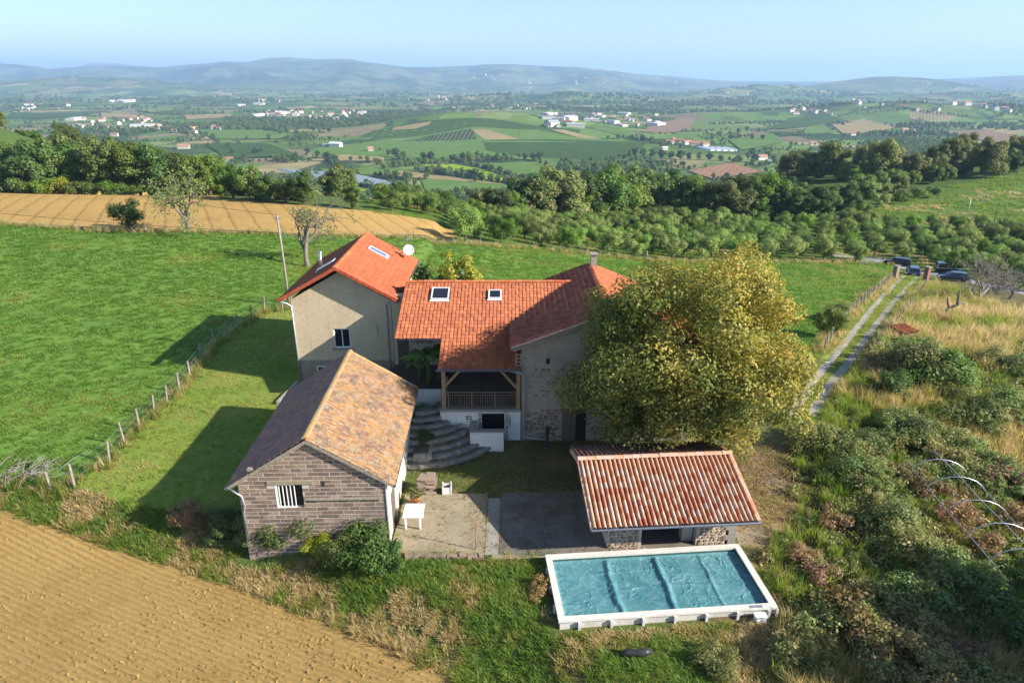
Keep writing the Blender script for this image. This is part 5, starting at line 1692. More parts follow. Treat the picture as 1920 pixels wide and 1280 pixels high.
def rand_rot(n, rng, tilt=.15):
    return np.stack([rng.normal(0, tilt, n), rng.normal(0, tilt, n), rng.uniform(0, 2 * PI, n)], 1)

def fill(poly, dens, rng, excl=(), thin=None):
    """random spots inside a polygon; density thins with distance if asked"""
    xs = [p[0] for p in poly]; ys = [p[1] for p in poly]
    A = (max(xs) - min(xs)) * (max(ys) - min(ys))
    n = int(A * dens)
    X = rng.uniform(min(xs), max(xs), n); Y = rng.uniform(min(ys), max(ys), n)
    m = inpoly(X, Y, poly)
    if thin: m &= rng.random(n) < np.clip((thin / np.maximum(np.hypot(X, Y), 1)) ** 2, 0, 1)
    X, Y = X[m], Y[m]
    for e in excl:
        k = ~inpoly(X, Y, e); X, Y = X[k], Y[k]
    # only what the camera side can see, with a wide margin
    k = (np.abs(X) < .95 * Y + 12)
    return X[k], Y[k]

SHED_P = [(-12.6, 25.3), (-5.2, 25.5), (-5.6, 36), (-12.9, 36)]
HOUSE_P = [(-14.8, 42), (-7.6, 42), (-7.6, 52.6), (-14.8, 52.6)]
PATIO_P = [(-5.6, 25.2), (4.6, 25.2), (4.6, 30.2), (-5.6, 30.0)]
WING_P = [(-8, 32.6), (11, 34), (11, 46), (-8, 50)]
POOL_P = [(1.5, 20.4), (10.9, 21.2), (10.4, 25.8), (1.3, 25)]
SHEL_P = [(3.6, 25.0), (10.9, 25.6), (10.5, 30.8), (3.3, 30.4)]
BUILT = [SHED_P, HOUSE_P, PATIO_P, WING_P, POOL_P, SHEL_P]

def grass(name, poly, dens, coll, smin, smax, tint_fn, excl=(), thin=None, keep=None, tilt=.12):
    X, Y = fill(poly, dens, G_rng, list(excl), thin)
    if keep is not None:
        k = keep(X, Y); X, Y = X[k], Y[k]
    n = len(X)
    s = G_rng.uniform(smin, smax, n)
    if thin: s = s * np.clip(np.hypot(X, Y) / thin, 1, 2.6)
    return scatter(name, np.stack([X, Y, ground(X, Y)], 1), coll, 4, rand_rot(n, G_rng, tilt), s, np.clip(tint_fn(X, Y) + G_rng.normal(0, .07, n), 0, 1), G_rng)

ruts = [Z['gravel_track'], Z['gravel_track.001'], Z['road']]
grass('meadow_grass', Z['meadow'], 10, S_mead, .4, .8, lambda x, y: .02 + .6 * S(.46, .7, fbm(x * .13, y * .13, 4)) * fbm(x * .9, y * .9, 2) + .28 * (fbm(x * .4, y * .4, 3) - .25), BUILT, 46)
grass('lawn_grass', Z['lawn'], 16, S_short, .6, 1.2, lambda x, y: .42 + .35 * S(.42, .7, fbm(x * .35, y * .35, 3)), BUILT)
grass('verge_grass', Z['lane_verge'], 9, S_short, .9, 1.8, lambda x, y: .42 + .3 * (fbm(x * .4, y * .4, 3) - .5), ruts, 60)
grass('orchard_tall_grass', Z['orchard_grass'], 1.2, S_mead, .8, 1.6, lambda x, y: .25 + .6 * S(.5, .7, fbm(x * .1, y * .1, 3)), ruts, 110)
bank_t = lambda x, y: .20 + .75 * S(.38, .62, .6 * fbm(x * .33 + 4, y * .33, 3) + .4 * fbm(x * 1.3, y * 1.3, 2))
grass('bank_grass', Z['bank'], 18, S_tall, .3, .8, bank_t, BUILT + [Z['front_field']])
grass('bank_short_grass', Z['bank'], 30, S_short, .8, 1.7, bank_t, BUILT + [Z['front_field']])
grass('yard_grass', Z['yard'], 12, S_short, .6, 1.3, lambda x, y: .2 + .5 * S(.45, .65, fbm(x * .4, y * .4, 3)), BUILT, None, lambda x, y: fbm(x * .45 + 9, y * .45, 3) > .42)
grass('bare_ground_grass', Z['bare_ground'], 8, S_short, .6, 1.3, lambda x, y: .5 + .4 * (fbm(x * .4, y * .4, 3) - .3), [SHEL_P], None, lambda x, y: fbm(x * .45 + 9, y * .45, 3) > .45)
# tall dry grass under the wire fence and along the field edges
def along(lines, n, w, rng):
    P = []
    for L in lines:
        L = [Vector(p[:2]) for p in L]
        for a, b in zip(L[:-1], L[1:]):
            k = int((b - a).length * n)
            for _ in range(k):
                t = rng.random(); p = a + (b - a) * t
                P.append((p.x + rng.normal(0, w), p.y + rng.normal(0, w)))
    return np.array(P)
MF = gps(mead_far)
P = along([FENCE_W], 9, .28, G_rng)
scatter('fence_grass', np.stack([P[:, 0], P[:, 1], ground(P[:, 0], P[:, 1])], 1), S_dry, 4, rand_rot(len(P), G_rng, .2), G_rng.uniform(.4, 1.0, len(P)), np.clip(.55 + G_rng.normal(0, .25, len(P)), 0, 1), G_rng)
P = along([MF, gps(LFENCE_PX), gps(RFENCE_PX)], 4.5, .5, G_rng)
scatter('field_edge_grass', np.stack([P[:, 0], P[:, 1], ground(P[:, 0], P[:, 1])], 1), S_dry, 4, rand_rot(len(P), G_rng, .2), G_rng.uniform(.6, 1.3, len(P)), np.clip(.78 + G_rng.normal(0, .15, len(P)), 0, 1), G_rng)
P = along([EDGE_W], 16, .22, G_rng)
k = field_d(P[:, 0], P[:, 1]) < .25; P = P[k]
scatter('field_margin_grass', np.stack([P[:, 0], P[:, 1], ground(P[:, 0], P[:, 1])], 1), S_tall, 4, rand_rot(len(P), G_rng, .2), G_rng.uniform(.35, 1.0, len(P)), np.clip(bank_t(P[:, 0], P[:, 1]) * .8 + .1, 0, 1), G_rng)
# soil clods, stalks and straw on the near ploughed field
def clod(rng, r):
    mb = MB(); mb.stone((0, 0, 0), r, r * .8, r * .6, random.Random(int(rng.integers(1e6))), .4)
    return mb.mesh('clod', M_field, False)
S_clod = stock('clod', [clod(G_rng, .07) for _ in range(5)])
S_stalk = stock('stalk', [MB().bar((-.14, 0, .02), (.14, .03 * i, .03), .012, .01).mesh('stalk', simple('stalks', (.30, .20, .095), .9, 0, .4)) for i in range(4)])
X, Y = fill(Z['front_field'], 42, G_rng, (), 26)
X, Y = X[Y > 12], Y[Y > 12]
n = len(X); scatter('soil_clods', np.stack([X, Y, ground(X, Y) + .005], 1), S_clod, 5, rand_rot(n, G_rng, .6), G_rng.uniform(.1, 1.1, n) ** 3.2 + .13, G_rng.random(n), G_rng)
X, Y = fill(Z['front_field'], 5, G_rng, (), 26)
k = (Y > 12) & (fbm(X * .5, Y * .5, 3) > .45); X, Y = X[k], Y[k]
n = len(X); scatter('crop_stalks', np.stack([X, Y, ground(X, Y) + .01], 1), S_stalk, 4, rand_rot(n, G_rng, .25), G_rng.uniform(.3, 1.2, n), G_rng.random(n), G_rng)

# fruit trees of the farther rows
if ORCH_REST:
    P = np.array(ORCH_REST); n = len(P)
    scatter('orchard_beyond', np.stack([P[:, 0], P[:, 1], ground(P[:, 0], P[:, 1])], 1), S_orch, 6, np.stack([np.zeros(n), np.zeros(n), G_rng.uniform(0, 6, n)], 1), G_rng.uniform(.8, 1.1, n), G_rng.random(n), G_rng)

# ------------------------------------------------------------------ the overgrown slope on the right
SCRUB = V2(gps([(1625, 680), (1705, 582), (1740, 535), (1800, 545), (1925, 600), (2120, 700), (2250, 1400), (1480, 1400), (1440, 1200), (1475, 1130), (1420, 1040), (1500, 985), (1470, 880), (1500, 800), (1550, 750)]))
TUN = gp(1800, 990)
HEIGHT = lambda x, y: (1.15 * S(.50, .70, fbm(x * .20 + 3, y * .20 + 8, 3)) * S(62, 50, y)) * (1 - .9 * np.exp(-(((x - TUN.x) / 3.4) ** 2 + ((y - TUN.y) / 4.2) ** 2) ** 2)) * (1 - .92 * np.exp(-(((x - 13.2) / 2.6) ** 2 + ((y - 26) / 4.5) ** 2) ** 2)) + .25 * fbm(x * .7, y * .7, 2)
dryness = lambda x, y: S(.38, .54, fbm(x * .17 + 31, y * .17 + 5, 4)) * S(.9, .3, HEIGHT(x, y)) + .42 * S(52, 68, y) * fbm(x * .22 + 3, y * .22, 3) * 1.6
X, Y = fill(SCRUB, 12, G_rng, BUILT + ruts + [Z['lane_verge']], 42)
H = HEIGHT(X, Y); D = dryness(X, Y)
k = (G_rng.random(len(X)) < .15 + .85 * S(.12, .5, H)) & (D < .75); X, Y, H, D = X[k], Y[k], H[k], D[k]
n = len(X)
zz = ground(X, Y) + H * G_rng.uniform(.45, 1.0, n) + .08
scatter('bramble_thicket', np.stack([X, Y, zz], 1), S_leaf, 5, rand_rot(n, G_rng, .4), G_rng.uniform(.6, 1.35, n) * np.clip(np.hypot(X, Y) / 42, 1, 2), np.clip(.46 + .8 * (fbm(X * .33, Y * .33 + 50, 3) - .42) + .3 * D + G_rng.normal(0, .08, n), 0, 1), G_rng)
X, Y = fill(SCRUB, 13, G_rng, BUILT + ruts + [Z['lane_verge']], 42)
H = HEIGHT(X, Y); D = dryness(X, Y)
k = G_rng.random(len(X)) < .25 + .75 * D; X, Y, D = X[k], Y[k], D[k]; n = len(X)
scatter('dry_scrub_grass', np.stack([X, Y, ground(X, Y)], 1), S_dry, 4, rand_rot(n, G_rng, .25), G_rng.uniform(.5, 1.25, n) * np.clip(np.hypot(X, Y) / 42, 1, 1.8), np.clip(.3 + .5 * D + G_rng.normal(0, .12, n), 0, 1), G_rng)

# fallen leaves under and around the broad tree
L_litter = leaf_mat('fallen_leaves', [(.20, .13, .05), (.28, .19, .07), (.15, .09, .045), (.33, .25, .09)], .2, True)
def litter_mesh():
    P = G_rng.normal(0, .22, (12, 3)) * (1, 1, 0) + np.array([0, 0, .015])
    V, F = leaf_quads(P, np.array([0, 0, 1.]) + G_rng.normal(0, .3, (12, 3)), G_rng.uniform(.05, .1, 12), G_rng)
    return np_mesh('litter', V, F, L_litter)
S_lit = stock('litter', [litter_mesh() for _ in range(4)])
n = 5200
X = 9.5 + G_rng.normal(0, 6.0, n); Y = 32.0 + G_rng.normal(0, 3.6, n)
k = np.ones(n, bool)
for e in (SHED_P, HOUSE_P, POOL_P, SHEL_P): k &= ~inpoly(X, Y, e)
k &= (Y < 35.5) & (Y > 25.4)
X, Y = X[k], Y[k]; n = len(X)
onp = inpoly(X, Y, [(-5.5, 25.2), (4.4, 25.1), (4.5, 30.2), (-5.5, 30)])
scatter('leaf_litter', np.stack([X, Y, np.where(onp, .085, ground(X, Y) + .03)], 1), S_lit, 4, rand_rot(n, G_rng, .05), G_rng.uniform(.7, 1.3, n), G_rng.random(n), G_rng)
# weeds in the joints and along the edges of the patio
P = along([[(-5.4, 25.3), (-1.3, 25.25)], [(-1.23, 25.3), (-1.2, 30)], [(-.58, 25.2), (-.55, 30)], [(-5.4, 29.98), (4.4, 30.25)], [(-5.45, 25.4), (-5.45, 30)]], 7, .07, G_rng)
scatter('joint_weeds', np.stack([P[:, 0], P[:, 1], np.full(len(P), .06)], 1), S_short, 4, rand_rot(len(P), G_rng, .2), G_rng.uniform(.4, 1.2, len(P)), np.clip(.45 + G_rng.normal(0, .25, len(P)), 0, 1), G_rng)

# ------------------------------------------------------------------ patio and garden masonry
def slab(name, pts, z0, z1, mat):
    n = len(pts)
    vs = [(x, y, z0) for x, y in pts] + [(x, y, z1) for x, y in pts]
    mb = MB().add(vs, [tuple(range(n))[::-1], tuple(range(n, 2 * n))] + [(i, (i + 1) % n, n + (i + 1) % n, n + i) for i in range(n)])
    return tag(mb.build(name, mat), kind='structure')
slab('patio_pavement', [(-5.52, 25.35), (-1.26, 25.2), (-1.22, 30.05), (-5.5, 29.95)], -.6, .07, M_conc)
slab('patio_pavement', [(-1.24, 25.2), (-.62, 25.15), (-.56, 29.6), (-1.2, 29.62)], -.6, .075, M_conc_pale)
slab('patio_pavement', [(-.6, 25.05), (4.3, 25.0), (4.6, 30.35), (-.54, 30.1)], -.6, .07, M_conc_dark)
slab('patio_kerb', [(-.9, 24.86), (1.5, 24.95), (1.5, 25.05), (-.9, 25.14)], -.6, .11, M_conc)

def low_wall():
    t = thing('low_stone_wall', 'low rough stone wall along the front edge of the patio', 'wall', (-4.9, 25.05, -.1))
    r = random.Random(8)
    for row in range(3):
        x = .1 + r.uniform(0, .1)
        while x < 3.55:
            w = r.uniform(.16, .36); h = r.uniform(.14, .2)
            m = MB().stone((0, 0, 0), w, r.uniform(.26, .38), h, r, .22)
            m.build('stone', M_stone, t, loc=(x + w / 2, r.uniform(-.06, .06), -.12 + row * .16), rot=(r.uniform(-.1, .1), r.uniform(-.1, .1), r.uniform(-.25, .25)))
            x += w * .98
low_wall()

def steps():
    t = thing('garden_steps', 'fan of curved mossy stone steps rising from the yard to the terrace wing', 'steps', (-5.5, 37.6, 0))
    r = random.Random(15)
    radii = [1.15 + .51 * k for k in range(9)]
    M_tread = ground_mat('step_tread', [(.17, .16, .13), ((.11, .12, .05), .8, .45, .65, .8), ((.25, .235, .20), 2.2, .55, .7, .7)], 7, .6, .04)
    for k in range(8):
        ra, rb = radii[k], radii[k + 1]
        z1 = 1.72 - k * .205
        def a1(rad):
            lim = -.1 if rad < 2.3 else math.asin(max(-1, -2.05 / rad))
            return max(min(lim, R(-6)), R(-62) if False else -9)
        n = 16
        mb = MB(); st = MB()
        A0 = R(-97)
        for i in range(n):
            for (rad, zz) in ((ra - .12, z1 - .02), (rb, z1), (rb, z1 - .5)):
                a = A0 + (a1(rad) - A0) * i / (n - 1)
                if rad > 4.5: a = A0 + (R(-33) - A0) * i / (n - 1)
                mb.v.append((rad * math.cos(a), rad * math.sin(a), zz + .012 * math.sin(9 * a + k)))
        for i in range(n - 1):
            for j in range(2):
                b = i * 3 + j
                mb.f.append((b, b + 1, b + 4, b + 3))
        o = mb.build('step', M_tread, t)
        e = a1(rb) if rb <= 4.5 else R(-33)
        a = A0
        while a < e - .02:
            L = r.uniform(.16, .34)
            da = L / rb
            am = a + da / 2
            m4 = Matrix.Translation((rb * math.cos(am), rb * math.sin(am), z1 - .07)) @ Matrix.Rotation(am + PI / 2, 4, 'Z')
            s2 = MB().stone((0, 0, 0), L * .96, r.uniform(.14, .24), r.uniform(.15, .2), r, .2)
            s2.xform(m4)
            st.add(s2.v, s2.f)
            a += da
        tag(st.build('edging_stone', M_stone_grey, o), kind='stuff')
steps()

def raised_bed():
    t = thing('raised_bed', 'stone edged flower bed beside the shed and the curved steps', 'flower bed', (-5.0, 34.2, 0))
    r = random.Random(21)
    MB().box(-.5, .35, -1.2, 2.9, -.2, .75).build('soil', MATS.get('bed_soil', M_door), t)
    for row in range(4):
        y = -1.3
        while y < 2.9:
            w = r.uniform(.22, .4)
            MB().stone((0, 0, 0), .24, w * .96, .21, r, .2).build('stone', M_stone_grey, t, loc=(.42 + r.uniform(-.03, .03), y + w / 2, -.02 + row * .2), rot=(0, 0, r.uniform(-.15, .15)))
            y += w
        x = -.45
        while x < .4:
            w = r.uniform(.22, .36)
            MB().stone((0, 0, 0), w * .96, .24, .21, r, .2).build('stone', M_stone_grey, t, loc=(x + w / 2, -1.3 + r.uniform(-.03, .03), -.02 + row * .2), rot=(0, 0, r.uniform(-.15, .15)))
            x += w
raised_bed()

def stone_stack():
    t = thing('stone_stack', 'stack of flat pale stones standing by the back corner of the patio', 'stone stack', (-4.35, 30.3, 0))
    r = random.Random(31)
    for k in range(9):
        for q in range(2):
            w = r.uniform(.42, .56)
            MB().stone((0, 0, 0), w, r.uniform(.55, .8), .09, r, .14).build('stone', M_stone_dark, t, loc=(-.24 + q * .42 + r.uniform(-.04, .04), r.uniform(-.06, .06), .05 + k * .1), rot=(r.uniform(-.05, .05), r.uniform(-.05, .05), r.uniform(-.2, .2)))
stone_stack()

def planter_box():
    t = thing('planter_box', 'empty white wooden planter box at the edge of the shaded yard', 'planter', (-3.35, 30.15, 0), .08)
    s = .21
    for x in (-s, s):
        for y in (-s, s): MB().box(x - .035, x + .035, y - .035, y + .035, 0, .56).build('leg', M_frame, t)
    for (a, b, c, d) in ((-s + .037, s - .037, -s - .015, -s + .015), (-s + .037, s - .037, s - .015, s + .015), (-s - .015, -s + .015, -s + .037, s - .037), (s - .015, s + .015, -s + .037, s - .037)):
        MB().box(a, b, c, d, .08, .48).build('panel', M_frame, t)
    MB().box(-s + .02, s - .02, -s + .02, s - .02, .09, .34).build('soil', M_dark, t)
planter_box()

def pot(loc, s, label, mat, leaf, name='potted_plant', group=None, n=140):
    t = thing(name, label, 'plant pot', loc, 0, group)
    MB().lathe([(.12 * s, 0), (.16 * s, .02 * s), (.21 * s, .32 * s), (.24 * s, .33 * s), (.24 * s, .38 * s), (.19 * s, .38 * s), (.18 * s, .3 * s)], n=14).build('pot', mat, t, True)
    rg = np.random.default_rng(int(abs(loc[0] * 100)) + 5)
    link('foliage', clump_mesh('foliage', .34 * s, n, .13 * s, leaf, rg, 1.0), t, (0, 0, .6 * s))
pot((-4.85, 29.1, .07), 1.15, 'terracotta pot with a straggly plant behind the white table', M_terra, L_olive)
pot((-3.2, 41.7, 2.0), 1.2, 'tall leafy potted plant against the pale terrace wall', M_iron, L_dark)
pot((-2.6, 41.6, 2.0), .7, 'small potted plant right of the tall one on the terrace', M_iron, L_dark)
pot((-2.15, 41.6, 2.0), .55, 'tiny potted plant next to the dark terrace doorway', M_terra, L_mid)
pot((-3.75, 40.2, 2.0), 1.0, 'potted shrub near the left timber post of the terrace', M_iron, L_mid)

def table():
    t = thing('garden_table', 'white plastic garden table standing on the sunlit patio', 'table', (-4.68, 27.5, .07))
    MB().box(-.47, .47, -.56, .56, .70, .735).build('tabletop', M_plastic, t)
    MB().box(-.42, .42, -.51, .51, .64, .699).build('apron', M_plastic, t)
    for x in (-.34, .34):
        for y in (-.46, .46): MB().hexa([(x - .03, y - .03, 0), (x + .03, y - .03, 0), (x + .03, y + .03, 0), (x - .03, y + .03, 0), (x - .045, y - .045, .64), (x + .045, y - .045, .64), (x + .045, y + .045, .64), (x - .045, y + .045, .64)]).build('leg', M_plastic, t)
table()

def tile_heap():
    t = thing('tile_heap', 'heap of red clay tiles on the stone flower bed', 'tiles', (-5.05, 35.1, .78), .3)
    r = random.Random(3)
    m = MB()
    k = 7
    for y in (0, .4):
        for i in range(k):
            a = PI * i / (k - 1); m.v.append((.1 * math.cos(a), y, .08 * math.sin(a)))
    for i in range(k - 1): m.f.append((i, i + 1, k + i + 1, k + i))
    me = m.mesh('tile', T_verge)
    for i in range(11): link('tile', me, t, (r.uniform(-.3, .4), r.uniform(-.3, .1), .02 + .06 * (i // 3)), (r.uniform(-.2, .2), r.uniform(-.2, .2), r.uniform(-.5, .5)))
tile_heap()
M_blue = simple('blue_plastic', (.22, .42, .58), .35)
cn = thing('water_can', 'pale blue plastic can standing behind the red tile heap', 'can', (-4.85, 35.75, .76))
MB().lathe([(.13, 0), (.14, .02), (.14, .34), (.07, .42), (.05, .5)], n=12).build('body', M_blue, cn, True)
MB().lathe([(.055, .5), (.055, .55)], n=10).build('cap', M_plastic, cn)
MB().tube([(.06, 0, .44), (.17, 0, .40), (.15, 0, .2)], .018, 6).build('handle', M_blue, cn, True)

def pump():
    t = thing('hand_pump', 'tall black iron hand pump in front of the stone barn wall', 'water pump', (2.05, 35.1, 0))
    MB().lathe([(.16, 0), (.16, .06), (.075, .1), (.07, .75), (.10, .78), (.10, 1.05), (.13, 1.08), (.13, 1.14), (.05, 1.25), (.02, 1.34)], n=12).build('body', M_iron, t, True)
    MB().tube([(0, -.09, .85), (0, -.28, .88), (0, -.36, .78)], [.04, .035, .035], 7).build('spout', M_iron, t, True)
    MB().tube([(.0, .02, 1.15), (.2, .02, 1.2), (.34, .02, .95), (.4, .02, .6)], [.025, .025, .022, .03], 6).build('lever', M_iron, t, True)
pump()

def sapling():
    t = thing('bare_sapling', 'thin reddish leafless sapling growing at the edge of the patio', 'sapling', (-1.65, 25.55, .05))
    rg = np.random.default_rng(3)
    mb = MB()
    mb.tube([(0, 0, -.1), (.03, 0, .6), (.02, .02, 1.2), (.05, 0, 1.75)], [.025, .022, .018, .012], 6)
    for k in range(9):
        z = 1.3 + .06 * k; a = k * 2.3
        mb.tube([(.03, 0, z), (.03 + .18 * math.cos(a), .18 * math.sin(a), z + .14), (.03 + .26 * math.cos(a), .26 * math.sin(a), z + .32)], [.011, .008, .004], 5)
    mb.tube([(.02, .02, 1.2), (-.25, 0, 1.5), (-.42, 0, 1.8), (-.46, 0, 2.0)], [.015, .012, .009, .004], 5)
    mb.build('stem', simple('red_stem', (.33, .17, .11), .8), t, True)
    P = rg.normal(0, .1, (14, 3)) * (1, 1, 2.5) + np.array([.05, 0, .45])
    V, F = leaf_quads(P, rg.normal(size=P.shape), .09 + 0 * P[:, 0], rg)
    link('leaves', np_mesh('leaves', V, F, L_red), t)
sapling()

def banana(loc, s, n, seed, label):
    t = thing('banana_plant', label, 'plant', loc)
    r = random.Random(seed)
    MB().tube([(0, 0, -.2), (.03, 0, .9 * s), (0, .03, 1.6 * s)], [.13 * s, .11 * s, .06 * s], 9).build('stem', L_mid, t, True)
    for k in range(n):
        a = k * 2.399 + r.uniform(-.3, .3); L = s * r.uniform(1.3, 1.9); up = r.uniform(.5, 1.25)
        mb = MB(); m = 9
        for i in range(m):
            u = i / (m - 1)
            d = L * u * math.cos(up * .7); z = 1.5 * s + L * (u * math.sin(up) - .75 * u * u)
            w = .27 * s * (math.sin(PI * min(1, u * 1.02)) ** .6) * (.25 if u < .15 else 1)
            cx, cy = d * math.cos(a), d * math.sin(a)
            nx, ny = -math.sin(a), math.cos(a)
            mb.v += [(cx + nx * w, cy + ny * w, z - w * .3), (cx, cy, z + .02), (cx - nx * w, cy - ny * w, z - w * .3)]
        for i in range(m - 1):
            b = i * 3
            mb.f += [(b, b + 1, b + 4, b + 3), (b + 1, b + 2, b + 5, b + 4)]
        mb.build('leaf', L_bright if k % 4 == 0 else L_mid, t)
banana((-5.2, 38.9, 2.05), 1.25, 11, 4, 'banana plant with one pale green leaf beside the terrace')
banana((-4.65, 39.9, 2.05), 1.05, 10, 5, 'darker banana plant close behind the paler one, near the terrace post')
banana((-5.9, 39.8, 2.05), 1.0, 9, 6, 'shaded banana plant nearest the white house wall')

# ------------------------------------------------------------------ single trees and shrubs
def branch_tree(name, h, seed, mat, depth=5, spread=.62, rad=.16, trunk=.3, up=.25, first=4, ratio=.72, wob=.22):
    """leafless tree: trunk and branches forking into twigs; also gives the twig ends"""
    rg = np.random.default_rng(seed)
    mb = MB(); tips = []
    def grow(p, d, L, r, k):
        n = 3
        pts = [p]
        dd = d
        for i in range(n):
            dd = dd + rg.normal(size=3) * wob + np.array([0, 0, up * .12]); dd /= np.linalg.norm(dd)
            pts.append(pts[-1] + dd * L / n)
        r = max(r, .022)
        mb.tube([tuple(q) for q in pts], [r, r * .88, r * .76, r * .62], 6 if k > 2 else 4, caps=False)
        if k == 0:
            tips.append(pts[-1]); return
        m = first if k == depth else (3 if rg.random() < .45 else 2)
        ph = rg.uniform(0, 6.28)
        for i in range(m):
            a = ph + 2 * PI * i / m + rg.normal() * .3
            o = np.cross(dd, [math.cos(a), math.sin(a), .3]); o /= max(1e-6, np.linalg.norm(o))
            nd = dd * (1 - spread * .5) + o * spread * rg.uniform(.7, 1.25) + np.array([0, 0, up])
            nd /= np.linalg.norm(nd)
            grow(pts[-1] if i < 2 else pts[-2], nd, L * ratio * rg.uniform(.8, 1.2), r * .62, k - 1)
    grow(np.array([0, 0, -.2]), np.array([.05, 0, 1.0]), h * trunk, rad, depth)
    return mb.mesh(name, mat, True), np.array(tips)

def sparse_leaves(tips, per, size, seed, mat, sel=1.0, sd=.3):
    rg = np.random.default_rng(seed)
    t = tips[rg.random(len(tips)) < sel]
    P = np.repeat(t, per, 0) + rg.normal(0, sd, (len(t) * per, 3))
    V, F = leaf_quads(P, rg.normal(size=P.shape) + np.array([0, 0, .5]), size * rg.uniform(.7, 1.3, len(P)), rg)
    return np_mesh('leaves', V, F, mat)

b = gp(357, 434)
t = thing('old_fruit_tree', 'gnarled half bare fruit tree between the meadow and the stubble field', 'tree', b)
tm, tips = branch_tree('trunk', 10.2, 5, M_bark_grey, 6, .7, .36, .27, .12, 4, .74)
link('trunk', tm, t); link('leaves', sparse_leaves(tips, 10, .30, 2, L_olive, .62, .38), t)
b = gp(578, 500)
t = thing('old_fruit_tree', 'nearly leafless twisted fruit tree right behind the utility pole', 'tree', b)
tm, tips = branch_tree('trunk', 9.2, 9, M_bark_grey, 6, .66, .34, .33, .14, 4, .72)
link('trunk', tm, t); link('leaves', sparse_leaves(tips, 7, .24, 3, L_olive, .32, .3), t)
b = gp(1832, 572)
t = thing('bare_tree', 'grey leafless tree with fine twigs beside the lane, left of its twin', 'tree', b)
tm, tips = branch_tree('trunk', 8.5, 21, M_twig, 7, .72, .24, .2, .18, 5, .78); link('trunk', tm, t)
b = gp(1893, 560)
t = thing('bare_tree', 'grey leafless tree with a forked dark trunk at the right edge', 'tree', b)
tm, tips = branch_tree('trunk', 8.0, 33, M_twig, 7, .74, .24, .18, .16, 4, .78); link('trunk', tm, t)
b = gp(1765, 600)
t = thing('dead_stump', 'forked dead grey tree trunk standing in dry grass', 'dead tree', b)
mb = MB(); mb.tube([(0, 0, -.2), (.3, .1, .7), (.7, .2, 1.3)], [.22, .2, .17], 7); mb.tube([(.7, .2, 1.3), (.35, .1, 1.8), (.1, 0, 2.5)], [.17, .12, .07], 7)
mb.tube([(.7, .2, 1.3), (1.5, .3, 1.6), (2.1, .3, 1.9)], [.16, .13, .06], 7); mb.tube([(1.5, .3, 1.6), (1.45, .3, 2.4), (1.4, .3, 3.2)], [.13, .11, .08], 7); mb.tube([(2.0, .3, 1.85), (2.3, .4, 1.6)], [.08, .04], 5)
mb.build('trunk', M_bark_grey, t, True)
b = gp(1778, 651)
t = thing('tree_stump', 'short dark stump in the grass below the forked dead trunk', 'stump', b)
mb = MB(); mb.tube([(0, 0, -.2), (.05, 0, .5), (.0, 0, .9)], [.22, .18, .14], 7); mb.tube([(.02, 0, .4), (.5, .1, .55), (.7, .1, .5)], [.1, .08, .05], 5); mb.build('trunk', M_bark, t, True)

def one_tree(px, by, h, kind, label, name, cat='tree', w=1.0, Y=None, rz=0.):
    b = gp(px, by) if Y is None else None
    if b is None:
        q = at(px, by, Y); b = Vector((q.x, Y, gz(q.x, Y)))
    tm, cm, h0 = kind
    return place_tree(tm, cm, (b.x, b.y, b.z - .05), rz, h / h0 * w, label, cat, name, None, h / h0)
HOLLY = tree_meshes('holly', 4.2, 1.9, 1.9, 22, 230, .25, 511, L_dark, M_bark, .08, .3, (.34, .5)) + (4.2,)
CONE = tree_meshes('cypress', 7, 1.9, 3.3, 34, 260, .26, 512, L_yellow, M_bark, .04, .75, (.3, .45)) + (7,)
one_tree(243, 430, 4.6, HOLLY, 'small dark round evergreen alone before the stubble field', 'evergreen_shrub', 'shrub', 1.05)
one_tree(857, 500, 8.3, CONE, 'yellow green conical conifer behind the tiled wing', 'conifer', 'tree', 1.0, 55.5)
one_tree(824, 500, 6.7, HOLLY, 'dark round shrub left of the yellow conifer', 'evergreen_shrub', 'shrub', .8, 56.5, 2.)
one_tree(873, 452, 5.2, ORCH[1] + (3.9,), 'leafy green bush at the corner of the stubble field', 'corner_bush', 'bush', 1.0)
one_tree(1549, 632, 2.9, ORCH[4] + (3.9,), 'olive green hedge bush right of the broad yellow tree', 'hedge_bush', 'bush', 1.0)
one_tree(1566, 600, 1.9, ORCH[0] + (3.9,), 'smaller green bush by the near end of the lane fence', 'hedge_bush', 'bush', 1.1)
one_tree(1712, 715, 3.4, NEARB[5][:2] + (2.5,), 'large pale green leafy bush below the red roofed hut', 'hedge_bush', 'bush', .95)
one_tree(1668, 745, 2.2, NEARB[3][:2] + (2.4,), 'dark bush at the turn of the gravel track', 'hedge_bush', 'bush', 1.0)
one_tree(1745, 720, 3.4, NEARB[1][:2] + (2.4,), 'mid green bush right of the large pale one', 'hedge_bush', 'bush', 1.2)
